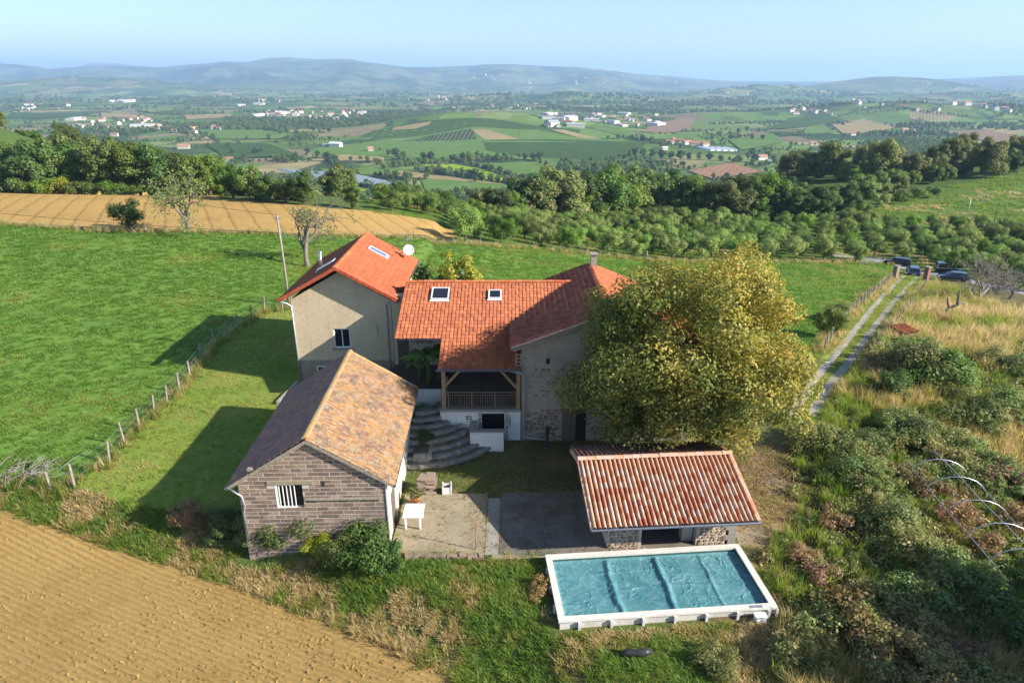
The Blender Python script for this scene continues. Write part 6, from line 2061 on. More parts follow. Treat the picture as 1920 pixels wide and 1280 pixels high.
# shrubs against the shed and on the bank
SHR = [(425, 1003, 1.3, 3, 'dark green shrub at the left foot of the block shed'), (470, 1010, 1.25, 5, 'olive shrub second from the left along the block shed'), (545, 1008, 2.1, 1, 'tall leafy shrub growing up to the barred window'),
       (508, 1018, 1.3, 3, 'dark shrub left of the tall one under the barred window'), (600, 1040, 1.2, 2, 'yellowish shrub right of the barred window'), (640, 1050, 1.3, 5, 'olive shrub midway along the shed wall'), (690, 1052, 1.9, 1, 'big green shrub near the right corner of the shed'), (722, 1062, 1.3, 3, 'dark shrub hiding the foot of the white corner'),
       (345, 975, 1.0, 4, 'small russet dry shrub on the bank left of the shed'), (395, 985, .8, 4, 'low russet dry shrub next to the shed shadow'), (440, 830, 1.2, 1, 'little bush in the shadow along the shed')]
for (px, by, h, k, lab) in SHR[:-1]:
    one_tree(px, by, h * .98, NEARB[k][:2] + (NEARB[k][2],), lab, 'garden_shrub', 'shrub', 1.12, None, px * .1)
place_tree(NEARB[1][0], NEARB[1][1], (-4.95, 36.6, .7), 1., .62, 'ivy like green bush spilling over the flower bed', 'shrub', 'garden_shrub', None, .5)
place_tree(NEARB[3][0], NEARB[3][1], (-5.05, 34.3, .6), 2., .45, 'dark green plant at the near end of the flower bed', 'shrub', 'garden_shrub', None, .32)
place_tree(NEARB[3][0], NEARB[3][1], (-5.1, 35.6, .6), 2., .42, 'dark green plant in the middle of the flower bed', 'shrub', 'garden_shrub', None, .36)
# russet and straw-coloured seed-head shrubs, bramble mounds
WEED = []
for i, (h, rx, rz, nc, lm, per) in enumerate([(1.6, 1.0, .75, 12, L_straw, 420), (1.5, 1.0, .7, 12, L_red, 420), (1.7, 1.3, .8, 14, L_bramble, 420), (1.5, 1.4, .7, 14, L_olive, 420)]):
    WEED.append(tree_meshes('weed_bush', h, rx, rz, nc, per, .15, 600 + i, lm, M_bark, .02, 0, (.34, .55)) + (h,))
W_ = [(1590, 1165, 1.6, 1, 'russet feathery shrub in the shade right of the pool'), (1620, 1200, 1.3, 0, 'straw coloured shrub just below the russet feathery one'), (1668, 1240, 1.2, 1, 'low russet shrub at the bottom edge near the brambles'),
      (1790, 985, 1.5, 0, 'tan seeding shrub inside the near hoops of the tunnel frame'), (1740, 935, 1.4, 0, 'tan seeding shrub beside the left pipe of the tunnel frame'), (1880, 925, 1.8, 0, 'large tan seeding shrub right of the tunnel frame'), (1840, 1040, 1.3, 0, 'tan shrub under the nearest hoop of the tunnel frame'), (1905, 1000, 1.3, 1, 'russet shrub at the right edge beyond the hoops'),
      (1560, 990, 1.1, 0, 'pale dry shrub between the pool shelter and the brambles'), (1600, 915, 1.1, 0, 'dry straw shrub at the top of the bare patch'), (1660, 1000, 1.6, 2, 'bramble mound left of the tunnel frame'), (1575, 905, 1.4, 2, 'bramble mound at the corner of the bare patch'), (1625, 850, 1.5, 2, 'bramble mound below the gravel track bend'), (1720, 830, 1.7, 2, 'bramble mound in the middle of the overgrown slope'),
      (1820, 800, 2.0, 3, 'olive bush standing above the tunnel frame'), (1890, 780, 2.0, 2, 'tall bramble clump at the right edge above the tunnel'), (1880, 690, 1.8, 3, 'olive bush at the right edge of the dry grass'), (1790, 745, 1.5, 3, 'olive bush near the short dark stump'), (1700, 1140, 1.4, 2, 'shaded bramble mound below the tunnel frame'), (1850, 1180, 1.6, 2, 'shaded bramble mound at the lower right'),
      (1800, 1240, 1.1, 0, 'straw shrub in the lower right corner'), (1500, 1240, 1.0, 3, 'low olive weed bush in front of the pool corner'), (1345, 1250, .8, 3, 'low weed bush near the black plastic roll'), (1006, 1122, .5, 1, 'russet dock plant beside the pool corner'), (1018, 1105, .6, 1, 'taller russet dock plant touching the pool side'),
      (1500, 1050, .9, 0, 'dry shrub at the right back corner of the pool'), (1535, 1090, 1.0, 0, 'dry shrub halfway along the right side of the pool'), (1690, 905, 1.2, 0, 'dry tan shrub at the far end of the tunnel frame')]
for (px, by, h, k, lab) in W_:
    one_tree(px, by, h, WEED[k][:2] + (WEED[k][2],), lab, 'weed_bush', 'bush', 1.15, None, px * .07)
# trees just outside the view whose shade falls on the lower right
for i, (x, y, h, k) in enumerate([(26, 15.5, 9.5, 0), (33, 17, 10.5, 1), (22.5, 10.5, 8.5, 4), (31, 12, 11, 0)]):
    tm, cm, h0 = KINDS[k]
    place_tree(tm, cm, (x, y, gz(x, y)), i * 1.3, h / h0 * 1.05, ['dark round tree beyond the brambles whose shade falls beside the pool', 'mid green tree behind the brambles, uphill of its dark neighbour', 'dense dark tree nearest the lower edge of the overgrown slope', 'tall dark tree farthest out beyond the brambles'][i], 'tree', 'wood_tree', None, h / h0)

# ------------------------------------------------------------------ fences, poles, wires
def fence(label, pts, spacing, h, seed, mat, r=.055, wires=3, name='wire_fence', lean=.06):
    t = thing(name, label, 'fence', pts[0])
    rg = random.Random(seed)
    o = Vector(pts[0]); tops = []
    P = [Vector(p) for p in pts]
    for a, b in zip(P[:-1], P[1:]):
        n = max(1, round((b - a).length / spacing))
        for i in range(n):
            q = a + (b - a) * (i / n)
            z = gz(q.x, q.y)
            hh = h * rg.uniform(.8, 1.15)
            dx, dy = rg.gauss(0, lean), rg.gauss(0, lean)
            rr = r * rg.uniform(.8, 1.25)
            MB().tube([(0, 0, -.3), (dx * .5, dy * .5, hh * .5), (dx, dy, hh)], [rr, rr, rr * .9], 6).build('post', mat, t, loc=Vector((q.x, q.y, z)) - o)
            tops.append((q.x, q.y, z, hh))
    mb = MB()
    for k in range(wires):
        f = .35 + .28 * k
        mb.tube([tuple(Vector((x, y, z + h * f)) - o) for x, y, z, hh in tops], .008, 3, False)
    if wires: mb.build('wire', M_zinc, t)
fence('wire fence of pale leaning stakes between the meadow and the mown lawn', FENCE_W[1:], 2.35, 1.35, 3, M_oldwood, .065)
fence('close set stake fence on the meadow side of the lane', gps(LFENCE_PX), 2.0, 1.3, 4, M_oldwood, .085, 3, 'stake_fence', .05)
fence('stake fence on the overgrown side of the lane', gps(RFENCE_PX), 2.0, 1.15, 5, M_oldwood, .07, 2, 'stake_fence', .06)
fence('thin wire fence between the meadow and the ploughed field and orchard', [Vector(p) for p in MF[2:]], 5.2, 1.25, 6, M_oldwood, .06, 2)
def hill_fence():
    P = gps([(1860, 424), (1880, 415), (1905, 408), (1930, 402)])
    fence('short row of stakes on the hill meadow', P, 3.5, 1.2, 7, M_oldwood, .06, 1)
hill_fence()
r_ = random.Random(44)
t = thing('brush_heap', 'tangle of dry sticks heaped against the fence at the left edge', 'brushwood', gp(60, 893))
mb = MB()
for k in range(70):
    a = r_.uniform(0, 6.28); p = Vector((r_.gauss(0, 1.0), r_.gauss(0, .5), r_.uniform(0, .7)))
    d = Vector((math.cos(a), math.sin(a), r_.uniform(-.4, .5))) * r_.uniform(.5, 1.3)
    mb.tube([tuple(p), tuple(p + d * .5 + Vector((0, 0, .1))), tuple(p + d)], [.022, .017, .008], 4, False)
tag(mb.build('stick', M_twig, t), kind='stuff')

def pole(px, by, ty, label, name='utility_pole', r=.13, mat=None, arm=True):
    b = gp(px, by) if not isinstance(px, Vector) else px
    z = at(px, ty, b.y).z if not isinstance(px, Vector) else ty
    t = thing(name, label, 'pole', b)
    h = z - b.z
    MB().tube([(0, 0, -.4), (-.04, 0, h * .5), (-.12, 0, h)], [r, r * .85, r * .65], 8).build('post', mat or M_oldwood, t, True)
    if arm:
        MB().box(-.45, .2, -.05, .05, h - .35, h - .25).build('crossarm', M_zinc, t)
        MB().bar((.05, 0, h - 1.9), (.45, 0, h - 1.75), .06, .06).build('bracket', M_zinc, t)
    return b + Vector((-.12, 0, h))
top = pole(543, 575, 403, 'tall wooden utility pole behind the left edge of the tall house')
pole(1812, 412, 372, 'thin pole on the hill meadow, left of the two', 'field_pole', .09, M_zinc, False)
pole(1864, 417, 384, 'thin pole on the hill meadow, right of the two', 'field_pole', .09, M_bark, False)
pole(1087, 400, 312, 'bare grey pole rising among the trees of the wood', 'field_pole', .12, M_oldwood, False)
def wire(a, b, sag, label):
    a, b = Vector(a), Vector(b)
    pts = [tuple(a + (b - a) * (i / 14) - Vector((0, 0, sag * 4 * (i / 14) * (1 - i / 14)))) for i in range(15)]
    tag(MB().tube(pts, .02, 4, False).build('overhead_wire', M_iron), label, 'wire')
wire(top, top + Vector((-62, 30, 4.0)), .8, 'upper overhead wire running left from the utility pole')
wire(top + Vector((0, 0, -1.6)), top + Vector((-62, 14, 1.0)), .7, 'lower overhead wire running left from the utility pole')
e = gp(1212, 488)
top2 = pole(1213, 489, 470, 'short wooden post where the low wire ends behind the yellow tree', 'wire_post', .14, M_oldwood, False)
wire(top + Vector((0, 0, -1.8)), top2, .8, 'overhead wire crossing the meadow behind the houses')

# ------------------------------------------------------------------ lane: gate posts, gate, hut, cars
def gate_post(px, by, label, mat, h, rot):
    b = gp(px, by)
    t = thing('gate_post', label, 'gate post', b, rot)
    MB().box(-.32, .32, -.32, .32, -.3, h).build('shaft', mat, t)
    MB().box(-.38, .38, -.38, .38, h + .002, h + .12).build('cap', M_conc_pale, t)
M_brick = plaster_mat('brick_red', (.27, .13, .09), (.18, .09, .065), 3, 14, .8, .4)
gate_post(1677, 524, 'square stone gate post on the left side of the lane', M_stone_dark, 2.1, .5)
gate_post(1735, 527, 'slim red brick gate post on the right side of the lane', M_brick, 2.2, .5)
def gate():
    a, b = gp(1612, 497), gp(1651, 496)
    t = thing('field_gate', 'galvanised five bar field gate standing closed by the orchard', 'gate', a)
    d = (b - a)
    for k in range(5): MB().bar((0, 0, .3 + .24 * k), d + Vector((0, 0, .3 + .24 * k)), .05, .05).build('rail', M_metal, t)
    for u in (0, .5, 1): MB().bar(d * u + Vector((0, 0, -.1)), d * u + Vector((0, 0, 1.4)), .07, .07).build('upright', M_metal, t)
gate()
def hut():
    b = gp(1690, 640)
    t = thing('well_hut', 'little grey stone hut with a flat red tile roof among bushes', 'hut', b - Vector((0, 0, .15)), .3)
    t.scale = (.8, .8, .85)
    MB().box(-.85, .85, -.7, .7, -.2, 1.45).build('wall', M_conc_dark, t)
    MB().box(-.3, .3, -.72, -.702, .0, 1.2).build('door', M_door, t)
    roof_slope(t, (-1.15, -1.0, 1.5), (1, 0, 0), (0, .995, .08), 2.3, 2.05, .23, .3, 'canal', T_wing, seed=51)
    MB().hexa([(-1.1, -.95, 1.42), (1.1, -.95, 1.42), (1.1, .95, 1.57), (-1.1, .95, 1.57), (-1.1, -.95, 1.5), (1.1, -.95, 1.5), (1.1, .95, 1.65), (-1.1, .95, 1.65)]).build('roof', M_deck, t)
hut()

M_tyre = simple('tyre', (.02, .02, .02), .9)
M_rim = simple('rim', (.45, .46, .48), .35, .8)
M_lamp_red = simple('tail_lamp', (.35, .02, .02), .3)
M_lamp_w = simple('head_lamp', (.7, .7, .68), .15)
M_plate = simple('number_plate', (.7, .7, .66), .5)
def car(loc, rz, label, paint, L=4.1, W=1.76, H=1.5, kind='hatch', roofmat=None):
    t = thing('parked_car', label, 'car', loc, rz, None)
    w = W / 2
    # side profile (x along the car, front is +x)
    lo = [(-L / 2, .32), (-L / 2 - .03, .62), (-L / 2 + .05, .92), (L * .16, .95), (L / 2 - .35, .82), (L / 2, .62), (L / 2 - .02, .30)]
    mb = MB(); k = len(lo)
    rows = [(-w, .0), (-w * .93, .0), (w * .93, .0), (w, .0)]
    vs = []
    for y, sc in ((-w * .94, 1), (-w, .985), (w, .985), (w * .94, 1)):
        for (x, z) in lo: vs.append((x * (1 if abs(y) < w else .985), y if z > .35 else y * .96, z if abs(y) < w or z < .7 else z - .07))
    f = []
    for r in range(3):
        for i in range(k):
            f.append((r * k + i, r * k + (i + 1) % k, (r + 1) * k + (i + 1) % k, (r + 1) * k + i))
    f += [tuple(range(k))[::-1], tuple(3 * k + i for i in range(k))]
    mb.add(vs, f).build('body', paint, t, False)
    if kind == 'hatch': c = [(-L / 2 + .12, .9), (-L / 2 + .42, H - .06), (-L * .2, H), (L * .06, H - .03), (L * .25, .92)]
    else: c = [(-L / 2 + .06, .9), (-L / 2 + .16, H - .04), (-L * .2, H), (L * .1, H - .02), (L * .22, .92)]
    n = len(c); cb = MB(); vs = [(x, -w * (.92 if z < 1 else .74), z) for x, z in c] + [(x, w * (.92 if z < 1 else .74), z) for x, z in c]
    cb.add(vs, [(i, (i + 1) % n, n + (i + 1) % n, n + i) for i in range(n)] + [tuple(range(n))[::-1], tuple(range(n, 2 * n))])
    cb.build('cabin', roofmat or paint, t)
    def pane(pts, nm='window'):
        MB().add(pts, [tuple(range(len(pts)))]).build(nm, M_glass, t)
    e = .012
    def lerp(a, b, u): return (a[0] + (b[0] - a[0]) * u, a[1] + (b[1] - a[1]) * u)
    def cross(pa, pb, u0, u1, nm, sgn):
        a, b = lerp(pa, pb, u0), lerp(pa, pb, u1)
        ya = w * (.92 - .18 * u0) * .9; yb = w * (.92 - .18 * u1) * .9
        pane([(a[0] + sgn * e, -ya, a[1] + e), (a[0] + sgn * e, ya, a[1] + e), (b[0] + sgn * e, yb, b[1] + e), (b[0] + sgn * e, -yb, b[1] + e)], nm)
    cross(c[0], c[1], .12, .92, 'rear_window', -1)
    cross(c[4], c[3], .1, .92, 'windscreen', 1)
    for s in (-1, 1):
        for (xa, xb) in ((c[1][0] + .08, -L * .10), (-L * .07, c[3][0] - .02)):
            pane([(xa - .1, s * (w * .895 + e), 1.0), (xb + (.22 if xb > -.3 else 0), s * (w * .895 + e), 1.0), (xb, s * (w * .765 + e), H - .12), (xa, s * (w * .765 + e), H - .12)], 'side_window')
        for x in (-L / 2 + .75, L / 2 - .78):
            o = MB().lathe([(.2, -.1), (.31, -.1), (.33, -.06), (.33, .06), (.31, .1), (.2, .1)], n=16).build('wheel', M_tyre, t, True, loc=(x, s * (w - .08), .33), rot=(PI / 2, 0, 0))
            MB().lathe([(.02, -.105), (.2, -.09), (.2, .09), (.02, .105)], n=12).build('rim', M_rim, o)
        MB().box(-L / 2 - .045, -L / 2 + .1, s * w * .72 - .13, s * w * .72 + .13, .68, .84).build('tail_lamp', M_lamp_red, t)
        MB().box(L / 2 - .12, L / 2 + .015, s * w * .68 - .18, s * w * .68 + .18, .6, .73).build('headlight', M_lamp_w, t)
        MB().box(L * .17, L * .17 + .1, s * (w + .09) - .07, s * (w + .09) + .07, .95, 1.08).build('mirror', paint, t)
    MB().box(-L / 2 - .05, -L / 2 - .02, -.26, .26, .5, .61).build('number_plate', M_plate, t)
    MB().box(-L / 2 - .06, -L / 2 + .1, -w * .9, w * .9, .3, .46).build('bumper', M_iron, t)
    return t
def paint(name, c):
    m = NT(name); m.col(c).rough(.3); m.b.inputs['Coat Weight'].default_value = .6; m.b.inputs['Coat Roughness'].default_value = .08
    return m.m
c1 = gp(1711, 515); car(c1 + Vector((0, 0, .03)), R(66), 'blue grey hatchback seen from behind at the end of the lane', paint('paint_blue', (.06, .085, .14)))
c2 = gp(1681, 497); car(c2 + Vector((0, 0, .03)), R(145), 'black estate car parked beside the field gate', paint('paint_black', (.018, .02, .024)), 4.5, 1.8, 1.48, 'estate')
c3 = gp(1779, 512); car(c3 + Vector((0, 0, .03)), R(-20), 'dark off road car with a pale roof under the fruit trees', paint('paint_green', (.03, .035, .03)), 4.3, 1.85, 1.85, 'estate', M_plastic)
c4 = gp(1785, 526); car(c4 + Vector((0, 0, .03)), R(160), 'dark blue car half hidden behind the bare twigs', paint('paint_navy', (.03, .04, .075)), 4.2, 1.76, 1.45)

# ------------------------------------------------------------------ tunnel frame, black roll
def tunnel():
    feet = gps([(1694, 906), (1724, 940), (1757, 985), (1796, 1030), (1836, 1080)])
    a = (feet[-1] - feet[0]).normalized()
    a.z = 0; a.normalize()
    perp = Vector((-a.y, a.x, 0))
    if perp.x < 0: perp = -perp
    t = thing('tunnel_frame', 'bare metal hoops of an old garden tunnel over weeds', 'tunnel frame', feet[0])
    o = feet[0]; Wd, Hh = 3.3, 1.7
    zb = min(f.z for f in feet)
    arcs = []
    n = 13
    for f in feet:
        pts = []
        for i in range(n):
            u = PI * i / (n - 1)
            q = f + perp * (Wd / 2 * (1 - math.cos(u)))
            g0, g1 = f.z, gz((f + perp * Wd).x, (f + perp * Wd).y)
            q.z = g0 + (g1 - g0) * (1 - math.cos(u)) / 2 + Hh * math.sin(u) ** .8 - .05
            pts.append(q - o)
        arcs.append(pts)
        MB().tube([tuple(p) for p in pts], .024, 6, False).build('hoop', M_metal, t, True)
    for i in (2, 6, 10):
        MB().tube([tuple(A[i] - a * (.9 if k == 0 else 0) + a * (1.4 if k == 4 else 0)) for k, A in enumerate(arcs)], .02, 6, False).build('purlin', M_metal, t, True)
tunnel()
b = gp(1192, 1232)
t = thing('plastic_roll', 'crumpled black plastic roll lying in the grass below the pool', 'plastic roll', b + Vector((0, 0, .1)), .05)
mb = MB()
mb.tube([(-.55, 0, .1), (-.3, .05, .14), (0, 0, .13), (.3, -.03, .17), (.6, .02, .12)], [.09, .15, .12, .16, .08], 9)
mb.build('film', simple('black_film', (.035, .038, .04), .35), t, True)

# ------------------------------------------------------------------ the valley: houses, greenhouse, trees
def house_mesh(name, w, l, h, rh, wall, roof):
    me = bpy.data.meshes.new(name)
    v = [(-l / 2, -w / 2, -3), (l / 2, -w / 2, -3), (l / 2, w / 2, -3), (-l / 2, w / 2, -3), (-l / 2, -w / 2, h), (l / 2, -w / 2, h), (l / 2, w / 2, h), (-l / 2, w / 2, h), (-l / 2, 0, h + rh), (l / 2, 0, h + rh)]
    o = .5
    v += [(-l / 2 - o, -w / 2 - o, h - .1), (l / 2 + o, -w / 2 - o, h - .1), (l / 2 + o, 0, h + rh + .25), (-l / 2 - o, 0, h + rh + .25), (-l / 2 - o, w / 2 + o, h - .1), (l / 2 + o, w / 2 + o, h - .1)]
    f = [(0, 1, 5, 4), (1, 2, 6, 9, 5), (2, 3, 7, 6), (3, 0, 4, 8, 7), (10, 11, 12, 13), (13, 12, 15, 14)]
    me.from_pydata(v, [], f)
    me.materials.append(wall); me.materials.append(roof)
    me.polygons.foreach_set('material_index', np.array([0, 0, 0, 0, 1, 1], np.int32))
    me.update()
    return me
MW = [simple('valley_wall_%d' % i, c, .9, 0, .06, .3) for i, c in enumerate([(.55, .51, .44), (.46, .40, .33), (.62, .60, .56), (.40, .34, .28)])]
MR = [simple('valley_roof_%d' % i, c, .9, 0, .1, .3) for i, c in enumerate([(.36, .15, .085), (.30, .13, .085), (.42, .20, .12), (.26, .14, .10)])]
MG = [simple('shed_roof_%d' % i, c, .6, 0, .05, .1) for i, c in enumerate([(.45, .46, .47), (.30, .32, .36), (.58, .58, .57), (.22, .24, .29)])]
VH = [house_mesh('valley_house', w, l, h, rh, MW[i % 4], MR[i % 4]) for i, (w, l, h, rh) in enumerate([(9, 13, 5.5, 2.6), (8, 11, 4, 2.2), (10, 16, 6, 2.8), (8, 10, 6.5, 2.4), (9, 20, 5, 2.5), (7, 9, 3.5, 2)])]
VS = [house_mesh('warehouse', w, l, h, rh, MW[2 if i % 2 else 0], MG[i]) for i, (w, l, h, rh) in enumerate([(22, 40, 6, 1.6), (18, 30, 7, 1.4), (30, 55, 7, 1.5), (16, 26, 6, 1.2)])]
hr = random.Random(91)
def village(n, x0, x1, y0, y1, where, group, sheds=.0, sc=1.0, meshes=None):
    for i in range(n):
        px, py = hr.uniform(x0, x1), y0 + (y1 - y0) * hr.random()
        b = gp(px, py)
        s = hr.random() < sheds
        me = hr.choice(VS if s else (meshes or VH))
        o = link('warehouse' if s else 'valley_house', me, None, b, (0, 0, hr.uniform(0, 3.14)), sc * hr.uniform(.85, 1.2))
        tag(o, ('pale flat roofed warehouse ' if s else 'tiny pale house with a tiled roof ') + where, 'warehouse' if s else 'house', group + (' sheds' if s else ''))
village(46, 480, 690, 208, 224, 'in the town left of the vineyard hill', 'buildings of the town left of the vineyard hill', .45)
village(46, 1012, 1235, 214, 240, 'in the town right of the vineyard hill', 'buildings of the town right of the vineyard hill', .45)
village(26, 140, 290, 222, 242, 'in the village above the left wood', 'houses of the village above the left wood', .1)
village(10, 225, 420, 236, 250, 'scattered over the fields above the left wood', 'houses scattered above the left wood', .0)
village(18, 740, 960, 178, 192, 'in the distant village behind the vineyard hill', 'houses of the village behind the vineyard hill', .0, 1.15)
village(14, 885, 1010, 190, 206, 'among the fields behind the vineyard hill', 'houses behind the vineyard hill', .0, 1.1)
village(5, 185, 252, 190, 194, 'standing alone far out on the plain at the left', 'warehouses far out on the plain', 1.0, 1.5)
village(12, 360, 520, 186, 200, 'on the far plain below the blue range', 'houses on the far plain', .3, 1.3)
village(18, 1340, 1420, 172, 186, 'in the far village below the round hill', 'houses of the far village below the round hill', .0, 1.2)
village(26, 1560, 1900, 186, 212, 'in the villages on the right of the plain', 'houses of the right hand villages', .0, 1.2)
village(10, 0, 130, 196, 208, 'on the plain at the left edge', 'houses on the plain at the left edge', .1, 1.2)
village(9, 1470, 1560, 205, 216, 'in the hamlet below the round hill', 'houses of the hamlet below the round hill', .0, 1.0)
village(30, 880, 1300, 140, 160, 'on the slopes of the far range', 'houses on the slopes of the far range', .0, 1.5)

def big_house(px, py, w, l, h, rh, rz, wall, roof, label, name='farm_building', cat='house', win=3):
    b = gp(px, py)
    t = thing(name, label, cat, b, rz)
    mb = MB(); p = [(-w / 2, -3), (w / 2, -3), (w / 2, h), (0, h + rh), (-w / 2, h)]
    vs = [(-l / 2, a, z) for a, z in p] + [(l / 2, a, z) for a, z in p]
    mb.add(vs, [(0, 4, 3, 2, 1), (5, 6, 7, 8, 9)] + [(i, (i + 1) % 5, 5 + (i + 1) % 5, 5 + i) for i in range(5)]).build('wall', wall, t)
    r = MB()
    o = .6
    for s in (-1, 1):
        slab_between(r, [(-l / 2 - o, s * (w / 2 + o), h - .2), (l / 2 + o, s * (w / 2 + o), h - .2), (l / 2 + o, s * .002, h + rh + .25), (-l / 2 - o, s * .002, h + rh + .25)][::s], .25)
    r.build('roof', roof, t)
    for i in range(win):
        x = -l / 2 + l * (i + .5) / win
        for s in (-1, 1): MB().box(x - .6, x + .6, s * w / 2 - .05, s * w / 2 + .05, h * .45, h * .45 + 1.5).build('window', M_dark, t)
    return t
big_house(695, 284, 8, 10, 6, 2.4, .3, MW[1], MR[2], 'lone square pale house with a red roof on the green field', 'lone_house')
big_house(630, 276, 13, 22, 7, 2.6, -.25, MW[2], MG[2], 'large white barn with a pale roof left of the lone house', 'white_barn', 'barn')
big_house(612, 275, 9, 12, 4, 1.5, .2, MW[3], MG[3], 'low dark roofed shed touching the large white barn', 'low_shed', 'shed')
for i, (px, py, w, l, rz, lab) in enumerate([(1255, 270, 9, 16, .2, 'leftmost red roofed farmhouse of the hamlet beyond the wood'), (1272, 268, 9, 20, -.1, 'long red roofed house second from the left in the hamlet'), (1288, 271, 10, 18, .5, 'red roofed farmhouse in the middle of the hamlet'), (1305, 273, 12, 24, .0, 'largest long red roof in the hamlet beyond the wood'), (1322, 274, 9, 14, .3, 'small rightmost red roof of the hamlet'), (1262, 266, 8, 10, .9, 'small red roof at the back of the hamlet')]):
    big_house(px, py, w, l, 5.5, 2.4, rz, MW[i % 4], MR[i % 3], lab)
big_house(1246, 281, 8, 10, 4, 1.6, .2, MW[2], MG[2], 'small white roofed house in front of the hamlet')
big_house(1428, 300, 9, 15, 6, 2.2, .2, MW[2], MR[2], 'white villa with a red roof among conifers on the knoll')
big_house(1466, 313, 9, 11, 5, 2.2, -.3, MR[2], MR[2], 'pinkish red house right of the white villa')
big_house(1440, 305, 6, 8, 3, 1.2, -.3, MW[2], MG[1], 'small grey roofed outbuilding of the white villa', 'outbuilding', 'outbuilding')
big_house(345, 279, 11, 20, 6, 2.4, .2, MW[1], MR[2], 'wide salmon roofed house rising behind the left wood')
big_house(428, 305, 9, 14, 6, 2.4, .1, MW[2], MR[0], 'white house with a red roof half hidden by the left wood')
big_house(215, 256, 9, 15, 6, 2.2, .1, MW[1], MR[3], 'cream house just above the crowns of the left wood')
big_house(290, 244, 12, 26, 6, 2.4, .05, MW[2], MR[2], 'long pink roofed hall of the village above the left wood')
big_house(1695, 247, 9, 18, 6, 2.4, .3, MW[2], MR[2], 'pale farmhouse on the vineyard ridge at the right')
big_house(1712, 248, 9, 12, 5, 2.2, .8, MW[0], MR[0], 'smaller farm building right of the ridge farmhouse')
big_house(1524, 272, 8, 13, 4, 1.8, .1, MW[2], MR[2], 'low pink roofed house at the wood on the right')
big_house(1598, 254, 8, 13, 4, 1.8, .3, MW[2], MR[1], 'white house among trees in the right hand vineyards')

def greenhouse(c, n, label, mat, h=4.0, rh=2.0):
    fl, fr, bl = gps(c)
    t = thing('greenhouse', label, 'greenhouse', fl)
    u = (fr - fl) / n; d = bl - fl; d.z = 0
    u.z = 0
    for i in range(n):
        o = u * i
        z0 = h
        a, m, b = o + Vector((0, 0, z0)), o + u / 2 + Vector((0, 0, z0 + rh)), o + u + Vector((0, 0, z0))
        mb = MB().add([a, m, b, b + d, m + d, a + d], [(0, 1, 4, 5), (1, 2, 3, 4)])
        mb.build('roof_span', mat, t)
        p = MB()
        p.bar(o + Vector((0, 0, -4)), o + Vector((0, 0, z0)), .25, .25)
        p.bar(o + Vector((0, 0, 0)), m, .18, .18); p.bar(o + u, m, .18, .18)
        p.build('truss', M_metal, t)
    MB().bar(Vector((0, 0, h)), u * n + Vector((0, 0, h)), .3, .3).build('eaves_beam', M_metal, t)
M_net = NT('hail_net'); M_net.col(M_net.mix(M_net.val(M_net.wave(M_net.coord('Pos'), .31416 / 7., .2), .2, .8), (.78, .77, .74), (.62, .62, .60))).rough(.7); M_net = M_net.m
greenhouse([(604, 346), (768, 357), (520, 324)], 16, 'large many ridged silver greenhouse in the valley behind the bare tree', M_net)
for k in range(5):
    a = gp(1336 + k * 12, 283 + k * .3); b = gp(1296 + k * 12 + 14, 277 + k * .3)
    d = (b - a); L = d.length
    mb = MB(); n = 7
    for q in (a, b):
        for i in range(n):
            an = PI * i / (n - 1)
            mb.v.append(tuple(q + Vector((d.y, -d.x, 0)).normalized() * 4.0 * math.cos(an) + Vector((0, 0, 3.2 * math.sin(an)))))
    mb.f = [(i, i + 1, n + i + 1, n + i) for i in range(n - 1)] + [tuple(range(n))[::-1], tuple(range(n, 2 * n))]
    tag(mb.build('plastic_tunnel', M_plastic), 'white plastic tunnel in the row below the red roofed hamlet', 'tunnel', 'white tunnels below the hamlet')

# trees one can tell apart in the valley
vt = random.Random(17)
VT = [(520, 268, 7), (560, 262, 9), (596, 296, 12), (614, 303, 16), (630, 305, 13), (690, 306, 12), (676, 300, 7), (742, 296, 16), (756, 299, 13), (729, 292, 11), (793, 298, 12), (808, 299, 14), (830, 303, 8), (848, 302, 11), (868, 301, 14), (880, 302, 13), (896, 300, 15), (915, 303, 12), (932, 302, 14), (948, 301, 13), (744, 336, 11), (756, 341, 9), (892, 342, 8), (720, 318, 6), (658, 302, 8), (577, 288, 11), (480, 290, 12), (436, 290, 12), (490, 286, 9), (505, 262, 13), (555, 293, 9), (735, 340, 10), (430, 278, 13), (400, 262, 14), (588, 246, 15), (600, 250, 14), (618, 248, 12), (540, 250, 15), (526, 252, 16), (700, 280, 7), (712, 283, 6), (677, 270, 6),
      (985, 300, 12), (1000, 301, 13), (1012, 302, 15), (974, 298, 11), (1140, 262, 10), (1160, 262, 13), (1185, 265, 15), (1205, 266, 14), (1222, 268, 13), (1240, 276, 12), (1275, 279, 11), (1335, 262, 11), (1350, 258, 12), (1385, 250, 13), (1400, 246, 12), (1370, 262, 12), (1410, 262, 14), (1430, 262, 11), (1190, 292, 14), (1205, 294, 15), (1222, 295, 14), (1240, 297, 15), (1258, 298, 13), (1275, 299, 15), (1292, 300, 13), (1310, 300, 14), (1330, 300, 12), (1180, 294, 13), (1385, 305, 12), (1402, 300, 13), (1415, 304, 14), (1450, 303, 12), (1440, 298, 13), (1350, 302, 10), (1410, 292, 14), (1690, 240, 12), (1728, 246, 12), (1740, 250, 13), (1660, 235, 10), (1580, 236, 9), (1582, 258, 10), (1560, 272, 11), (1545, 276, 10), (1608, 256, 11), (1628, 270, 10), (1640, 272, 12)]
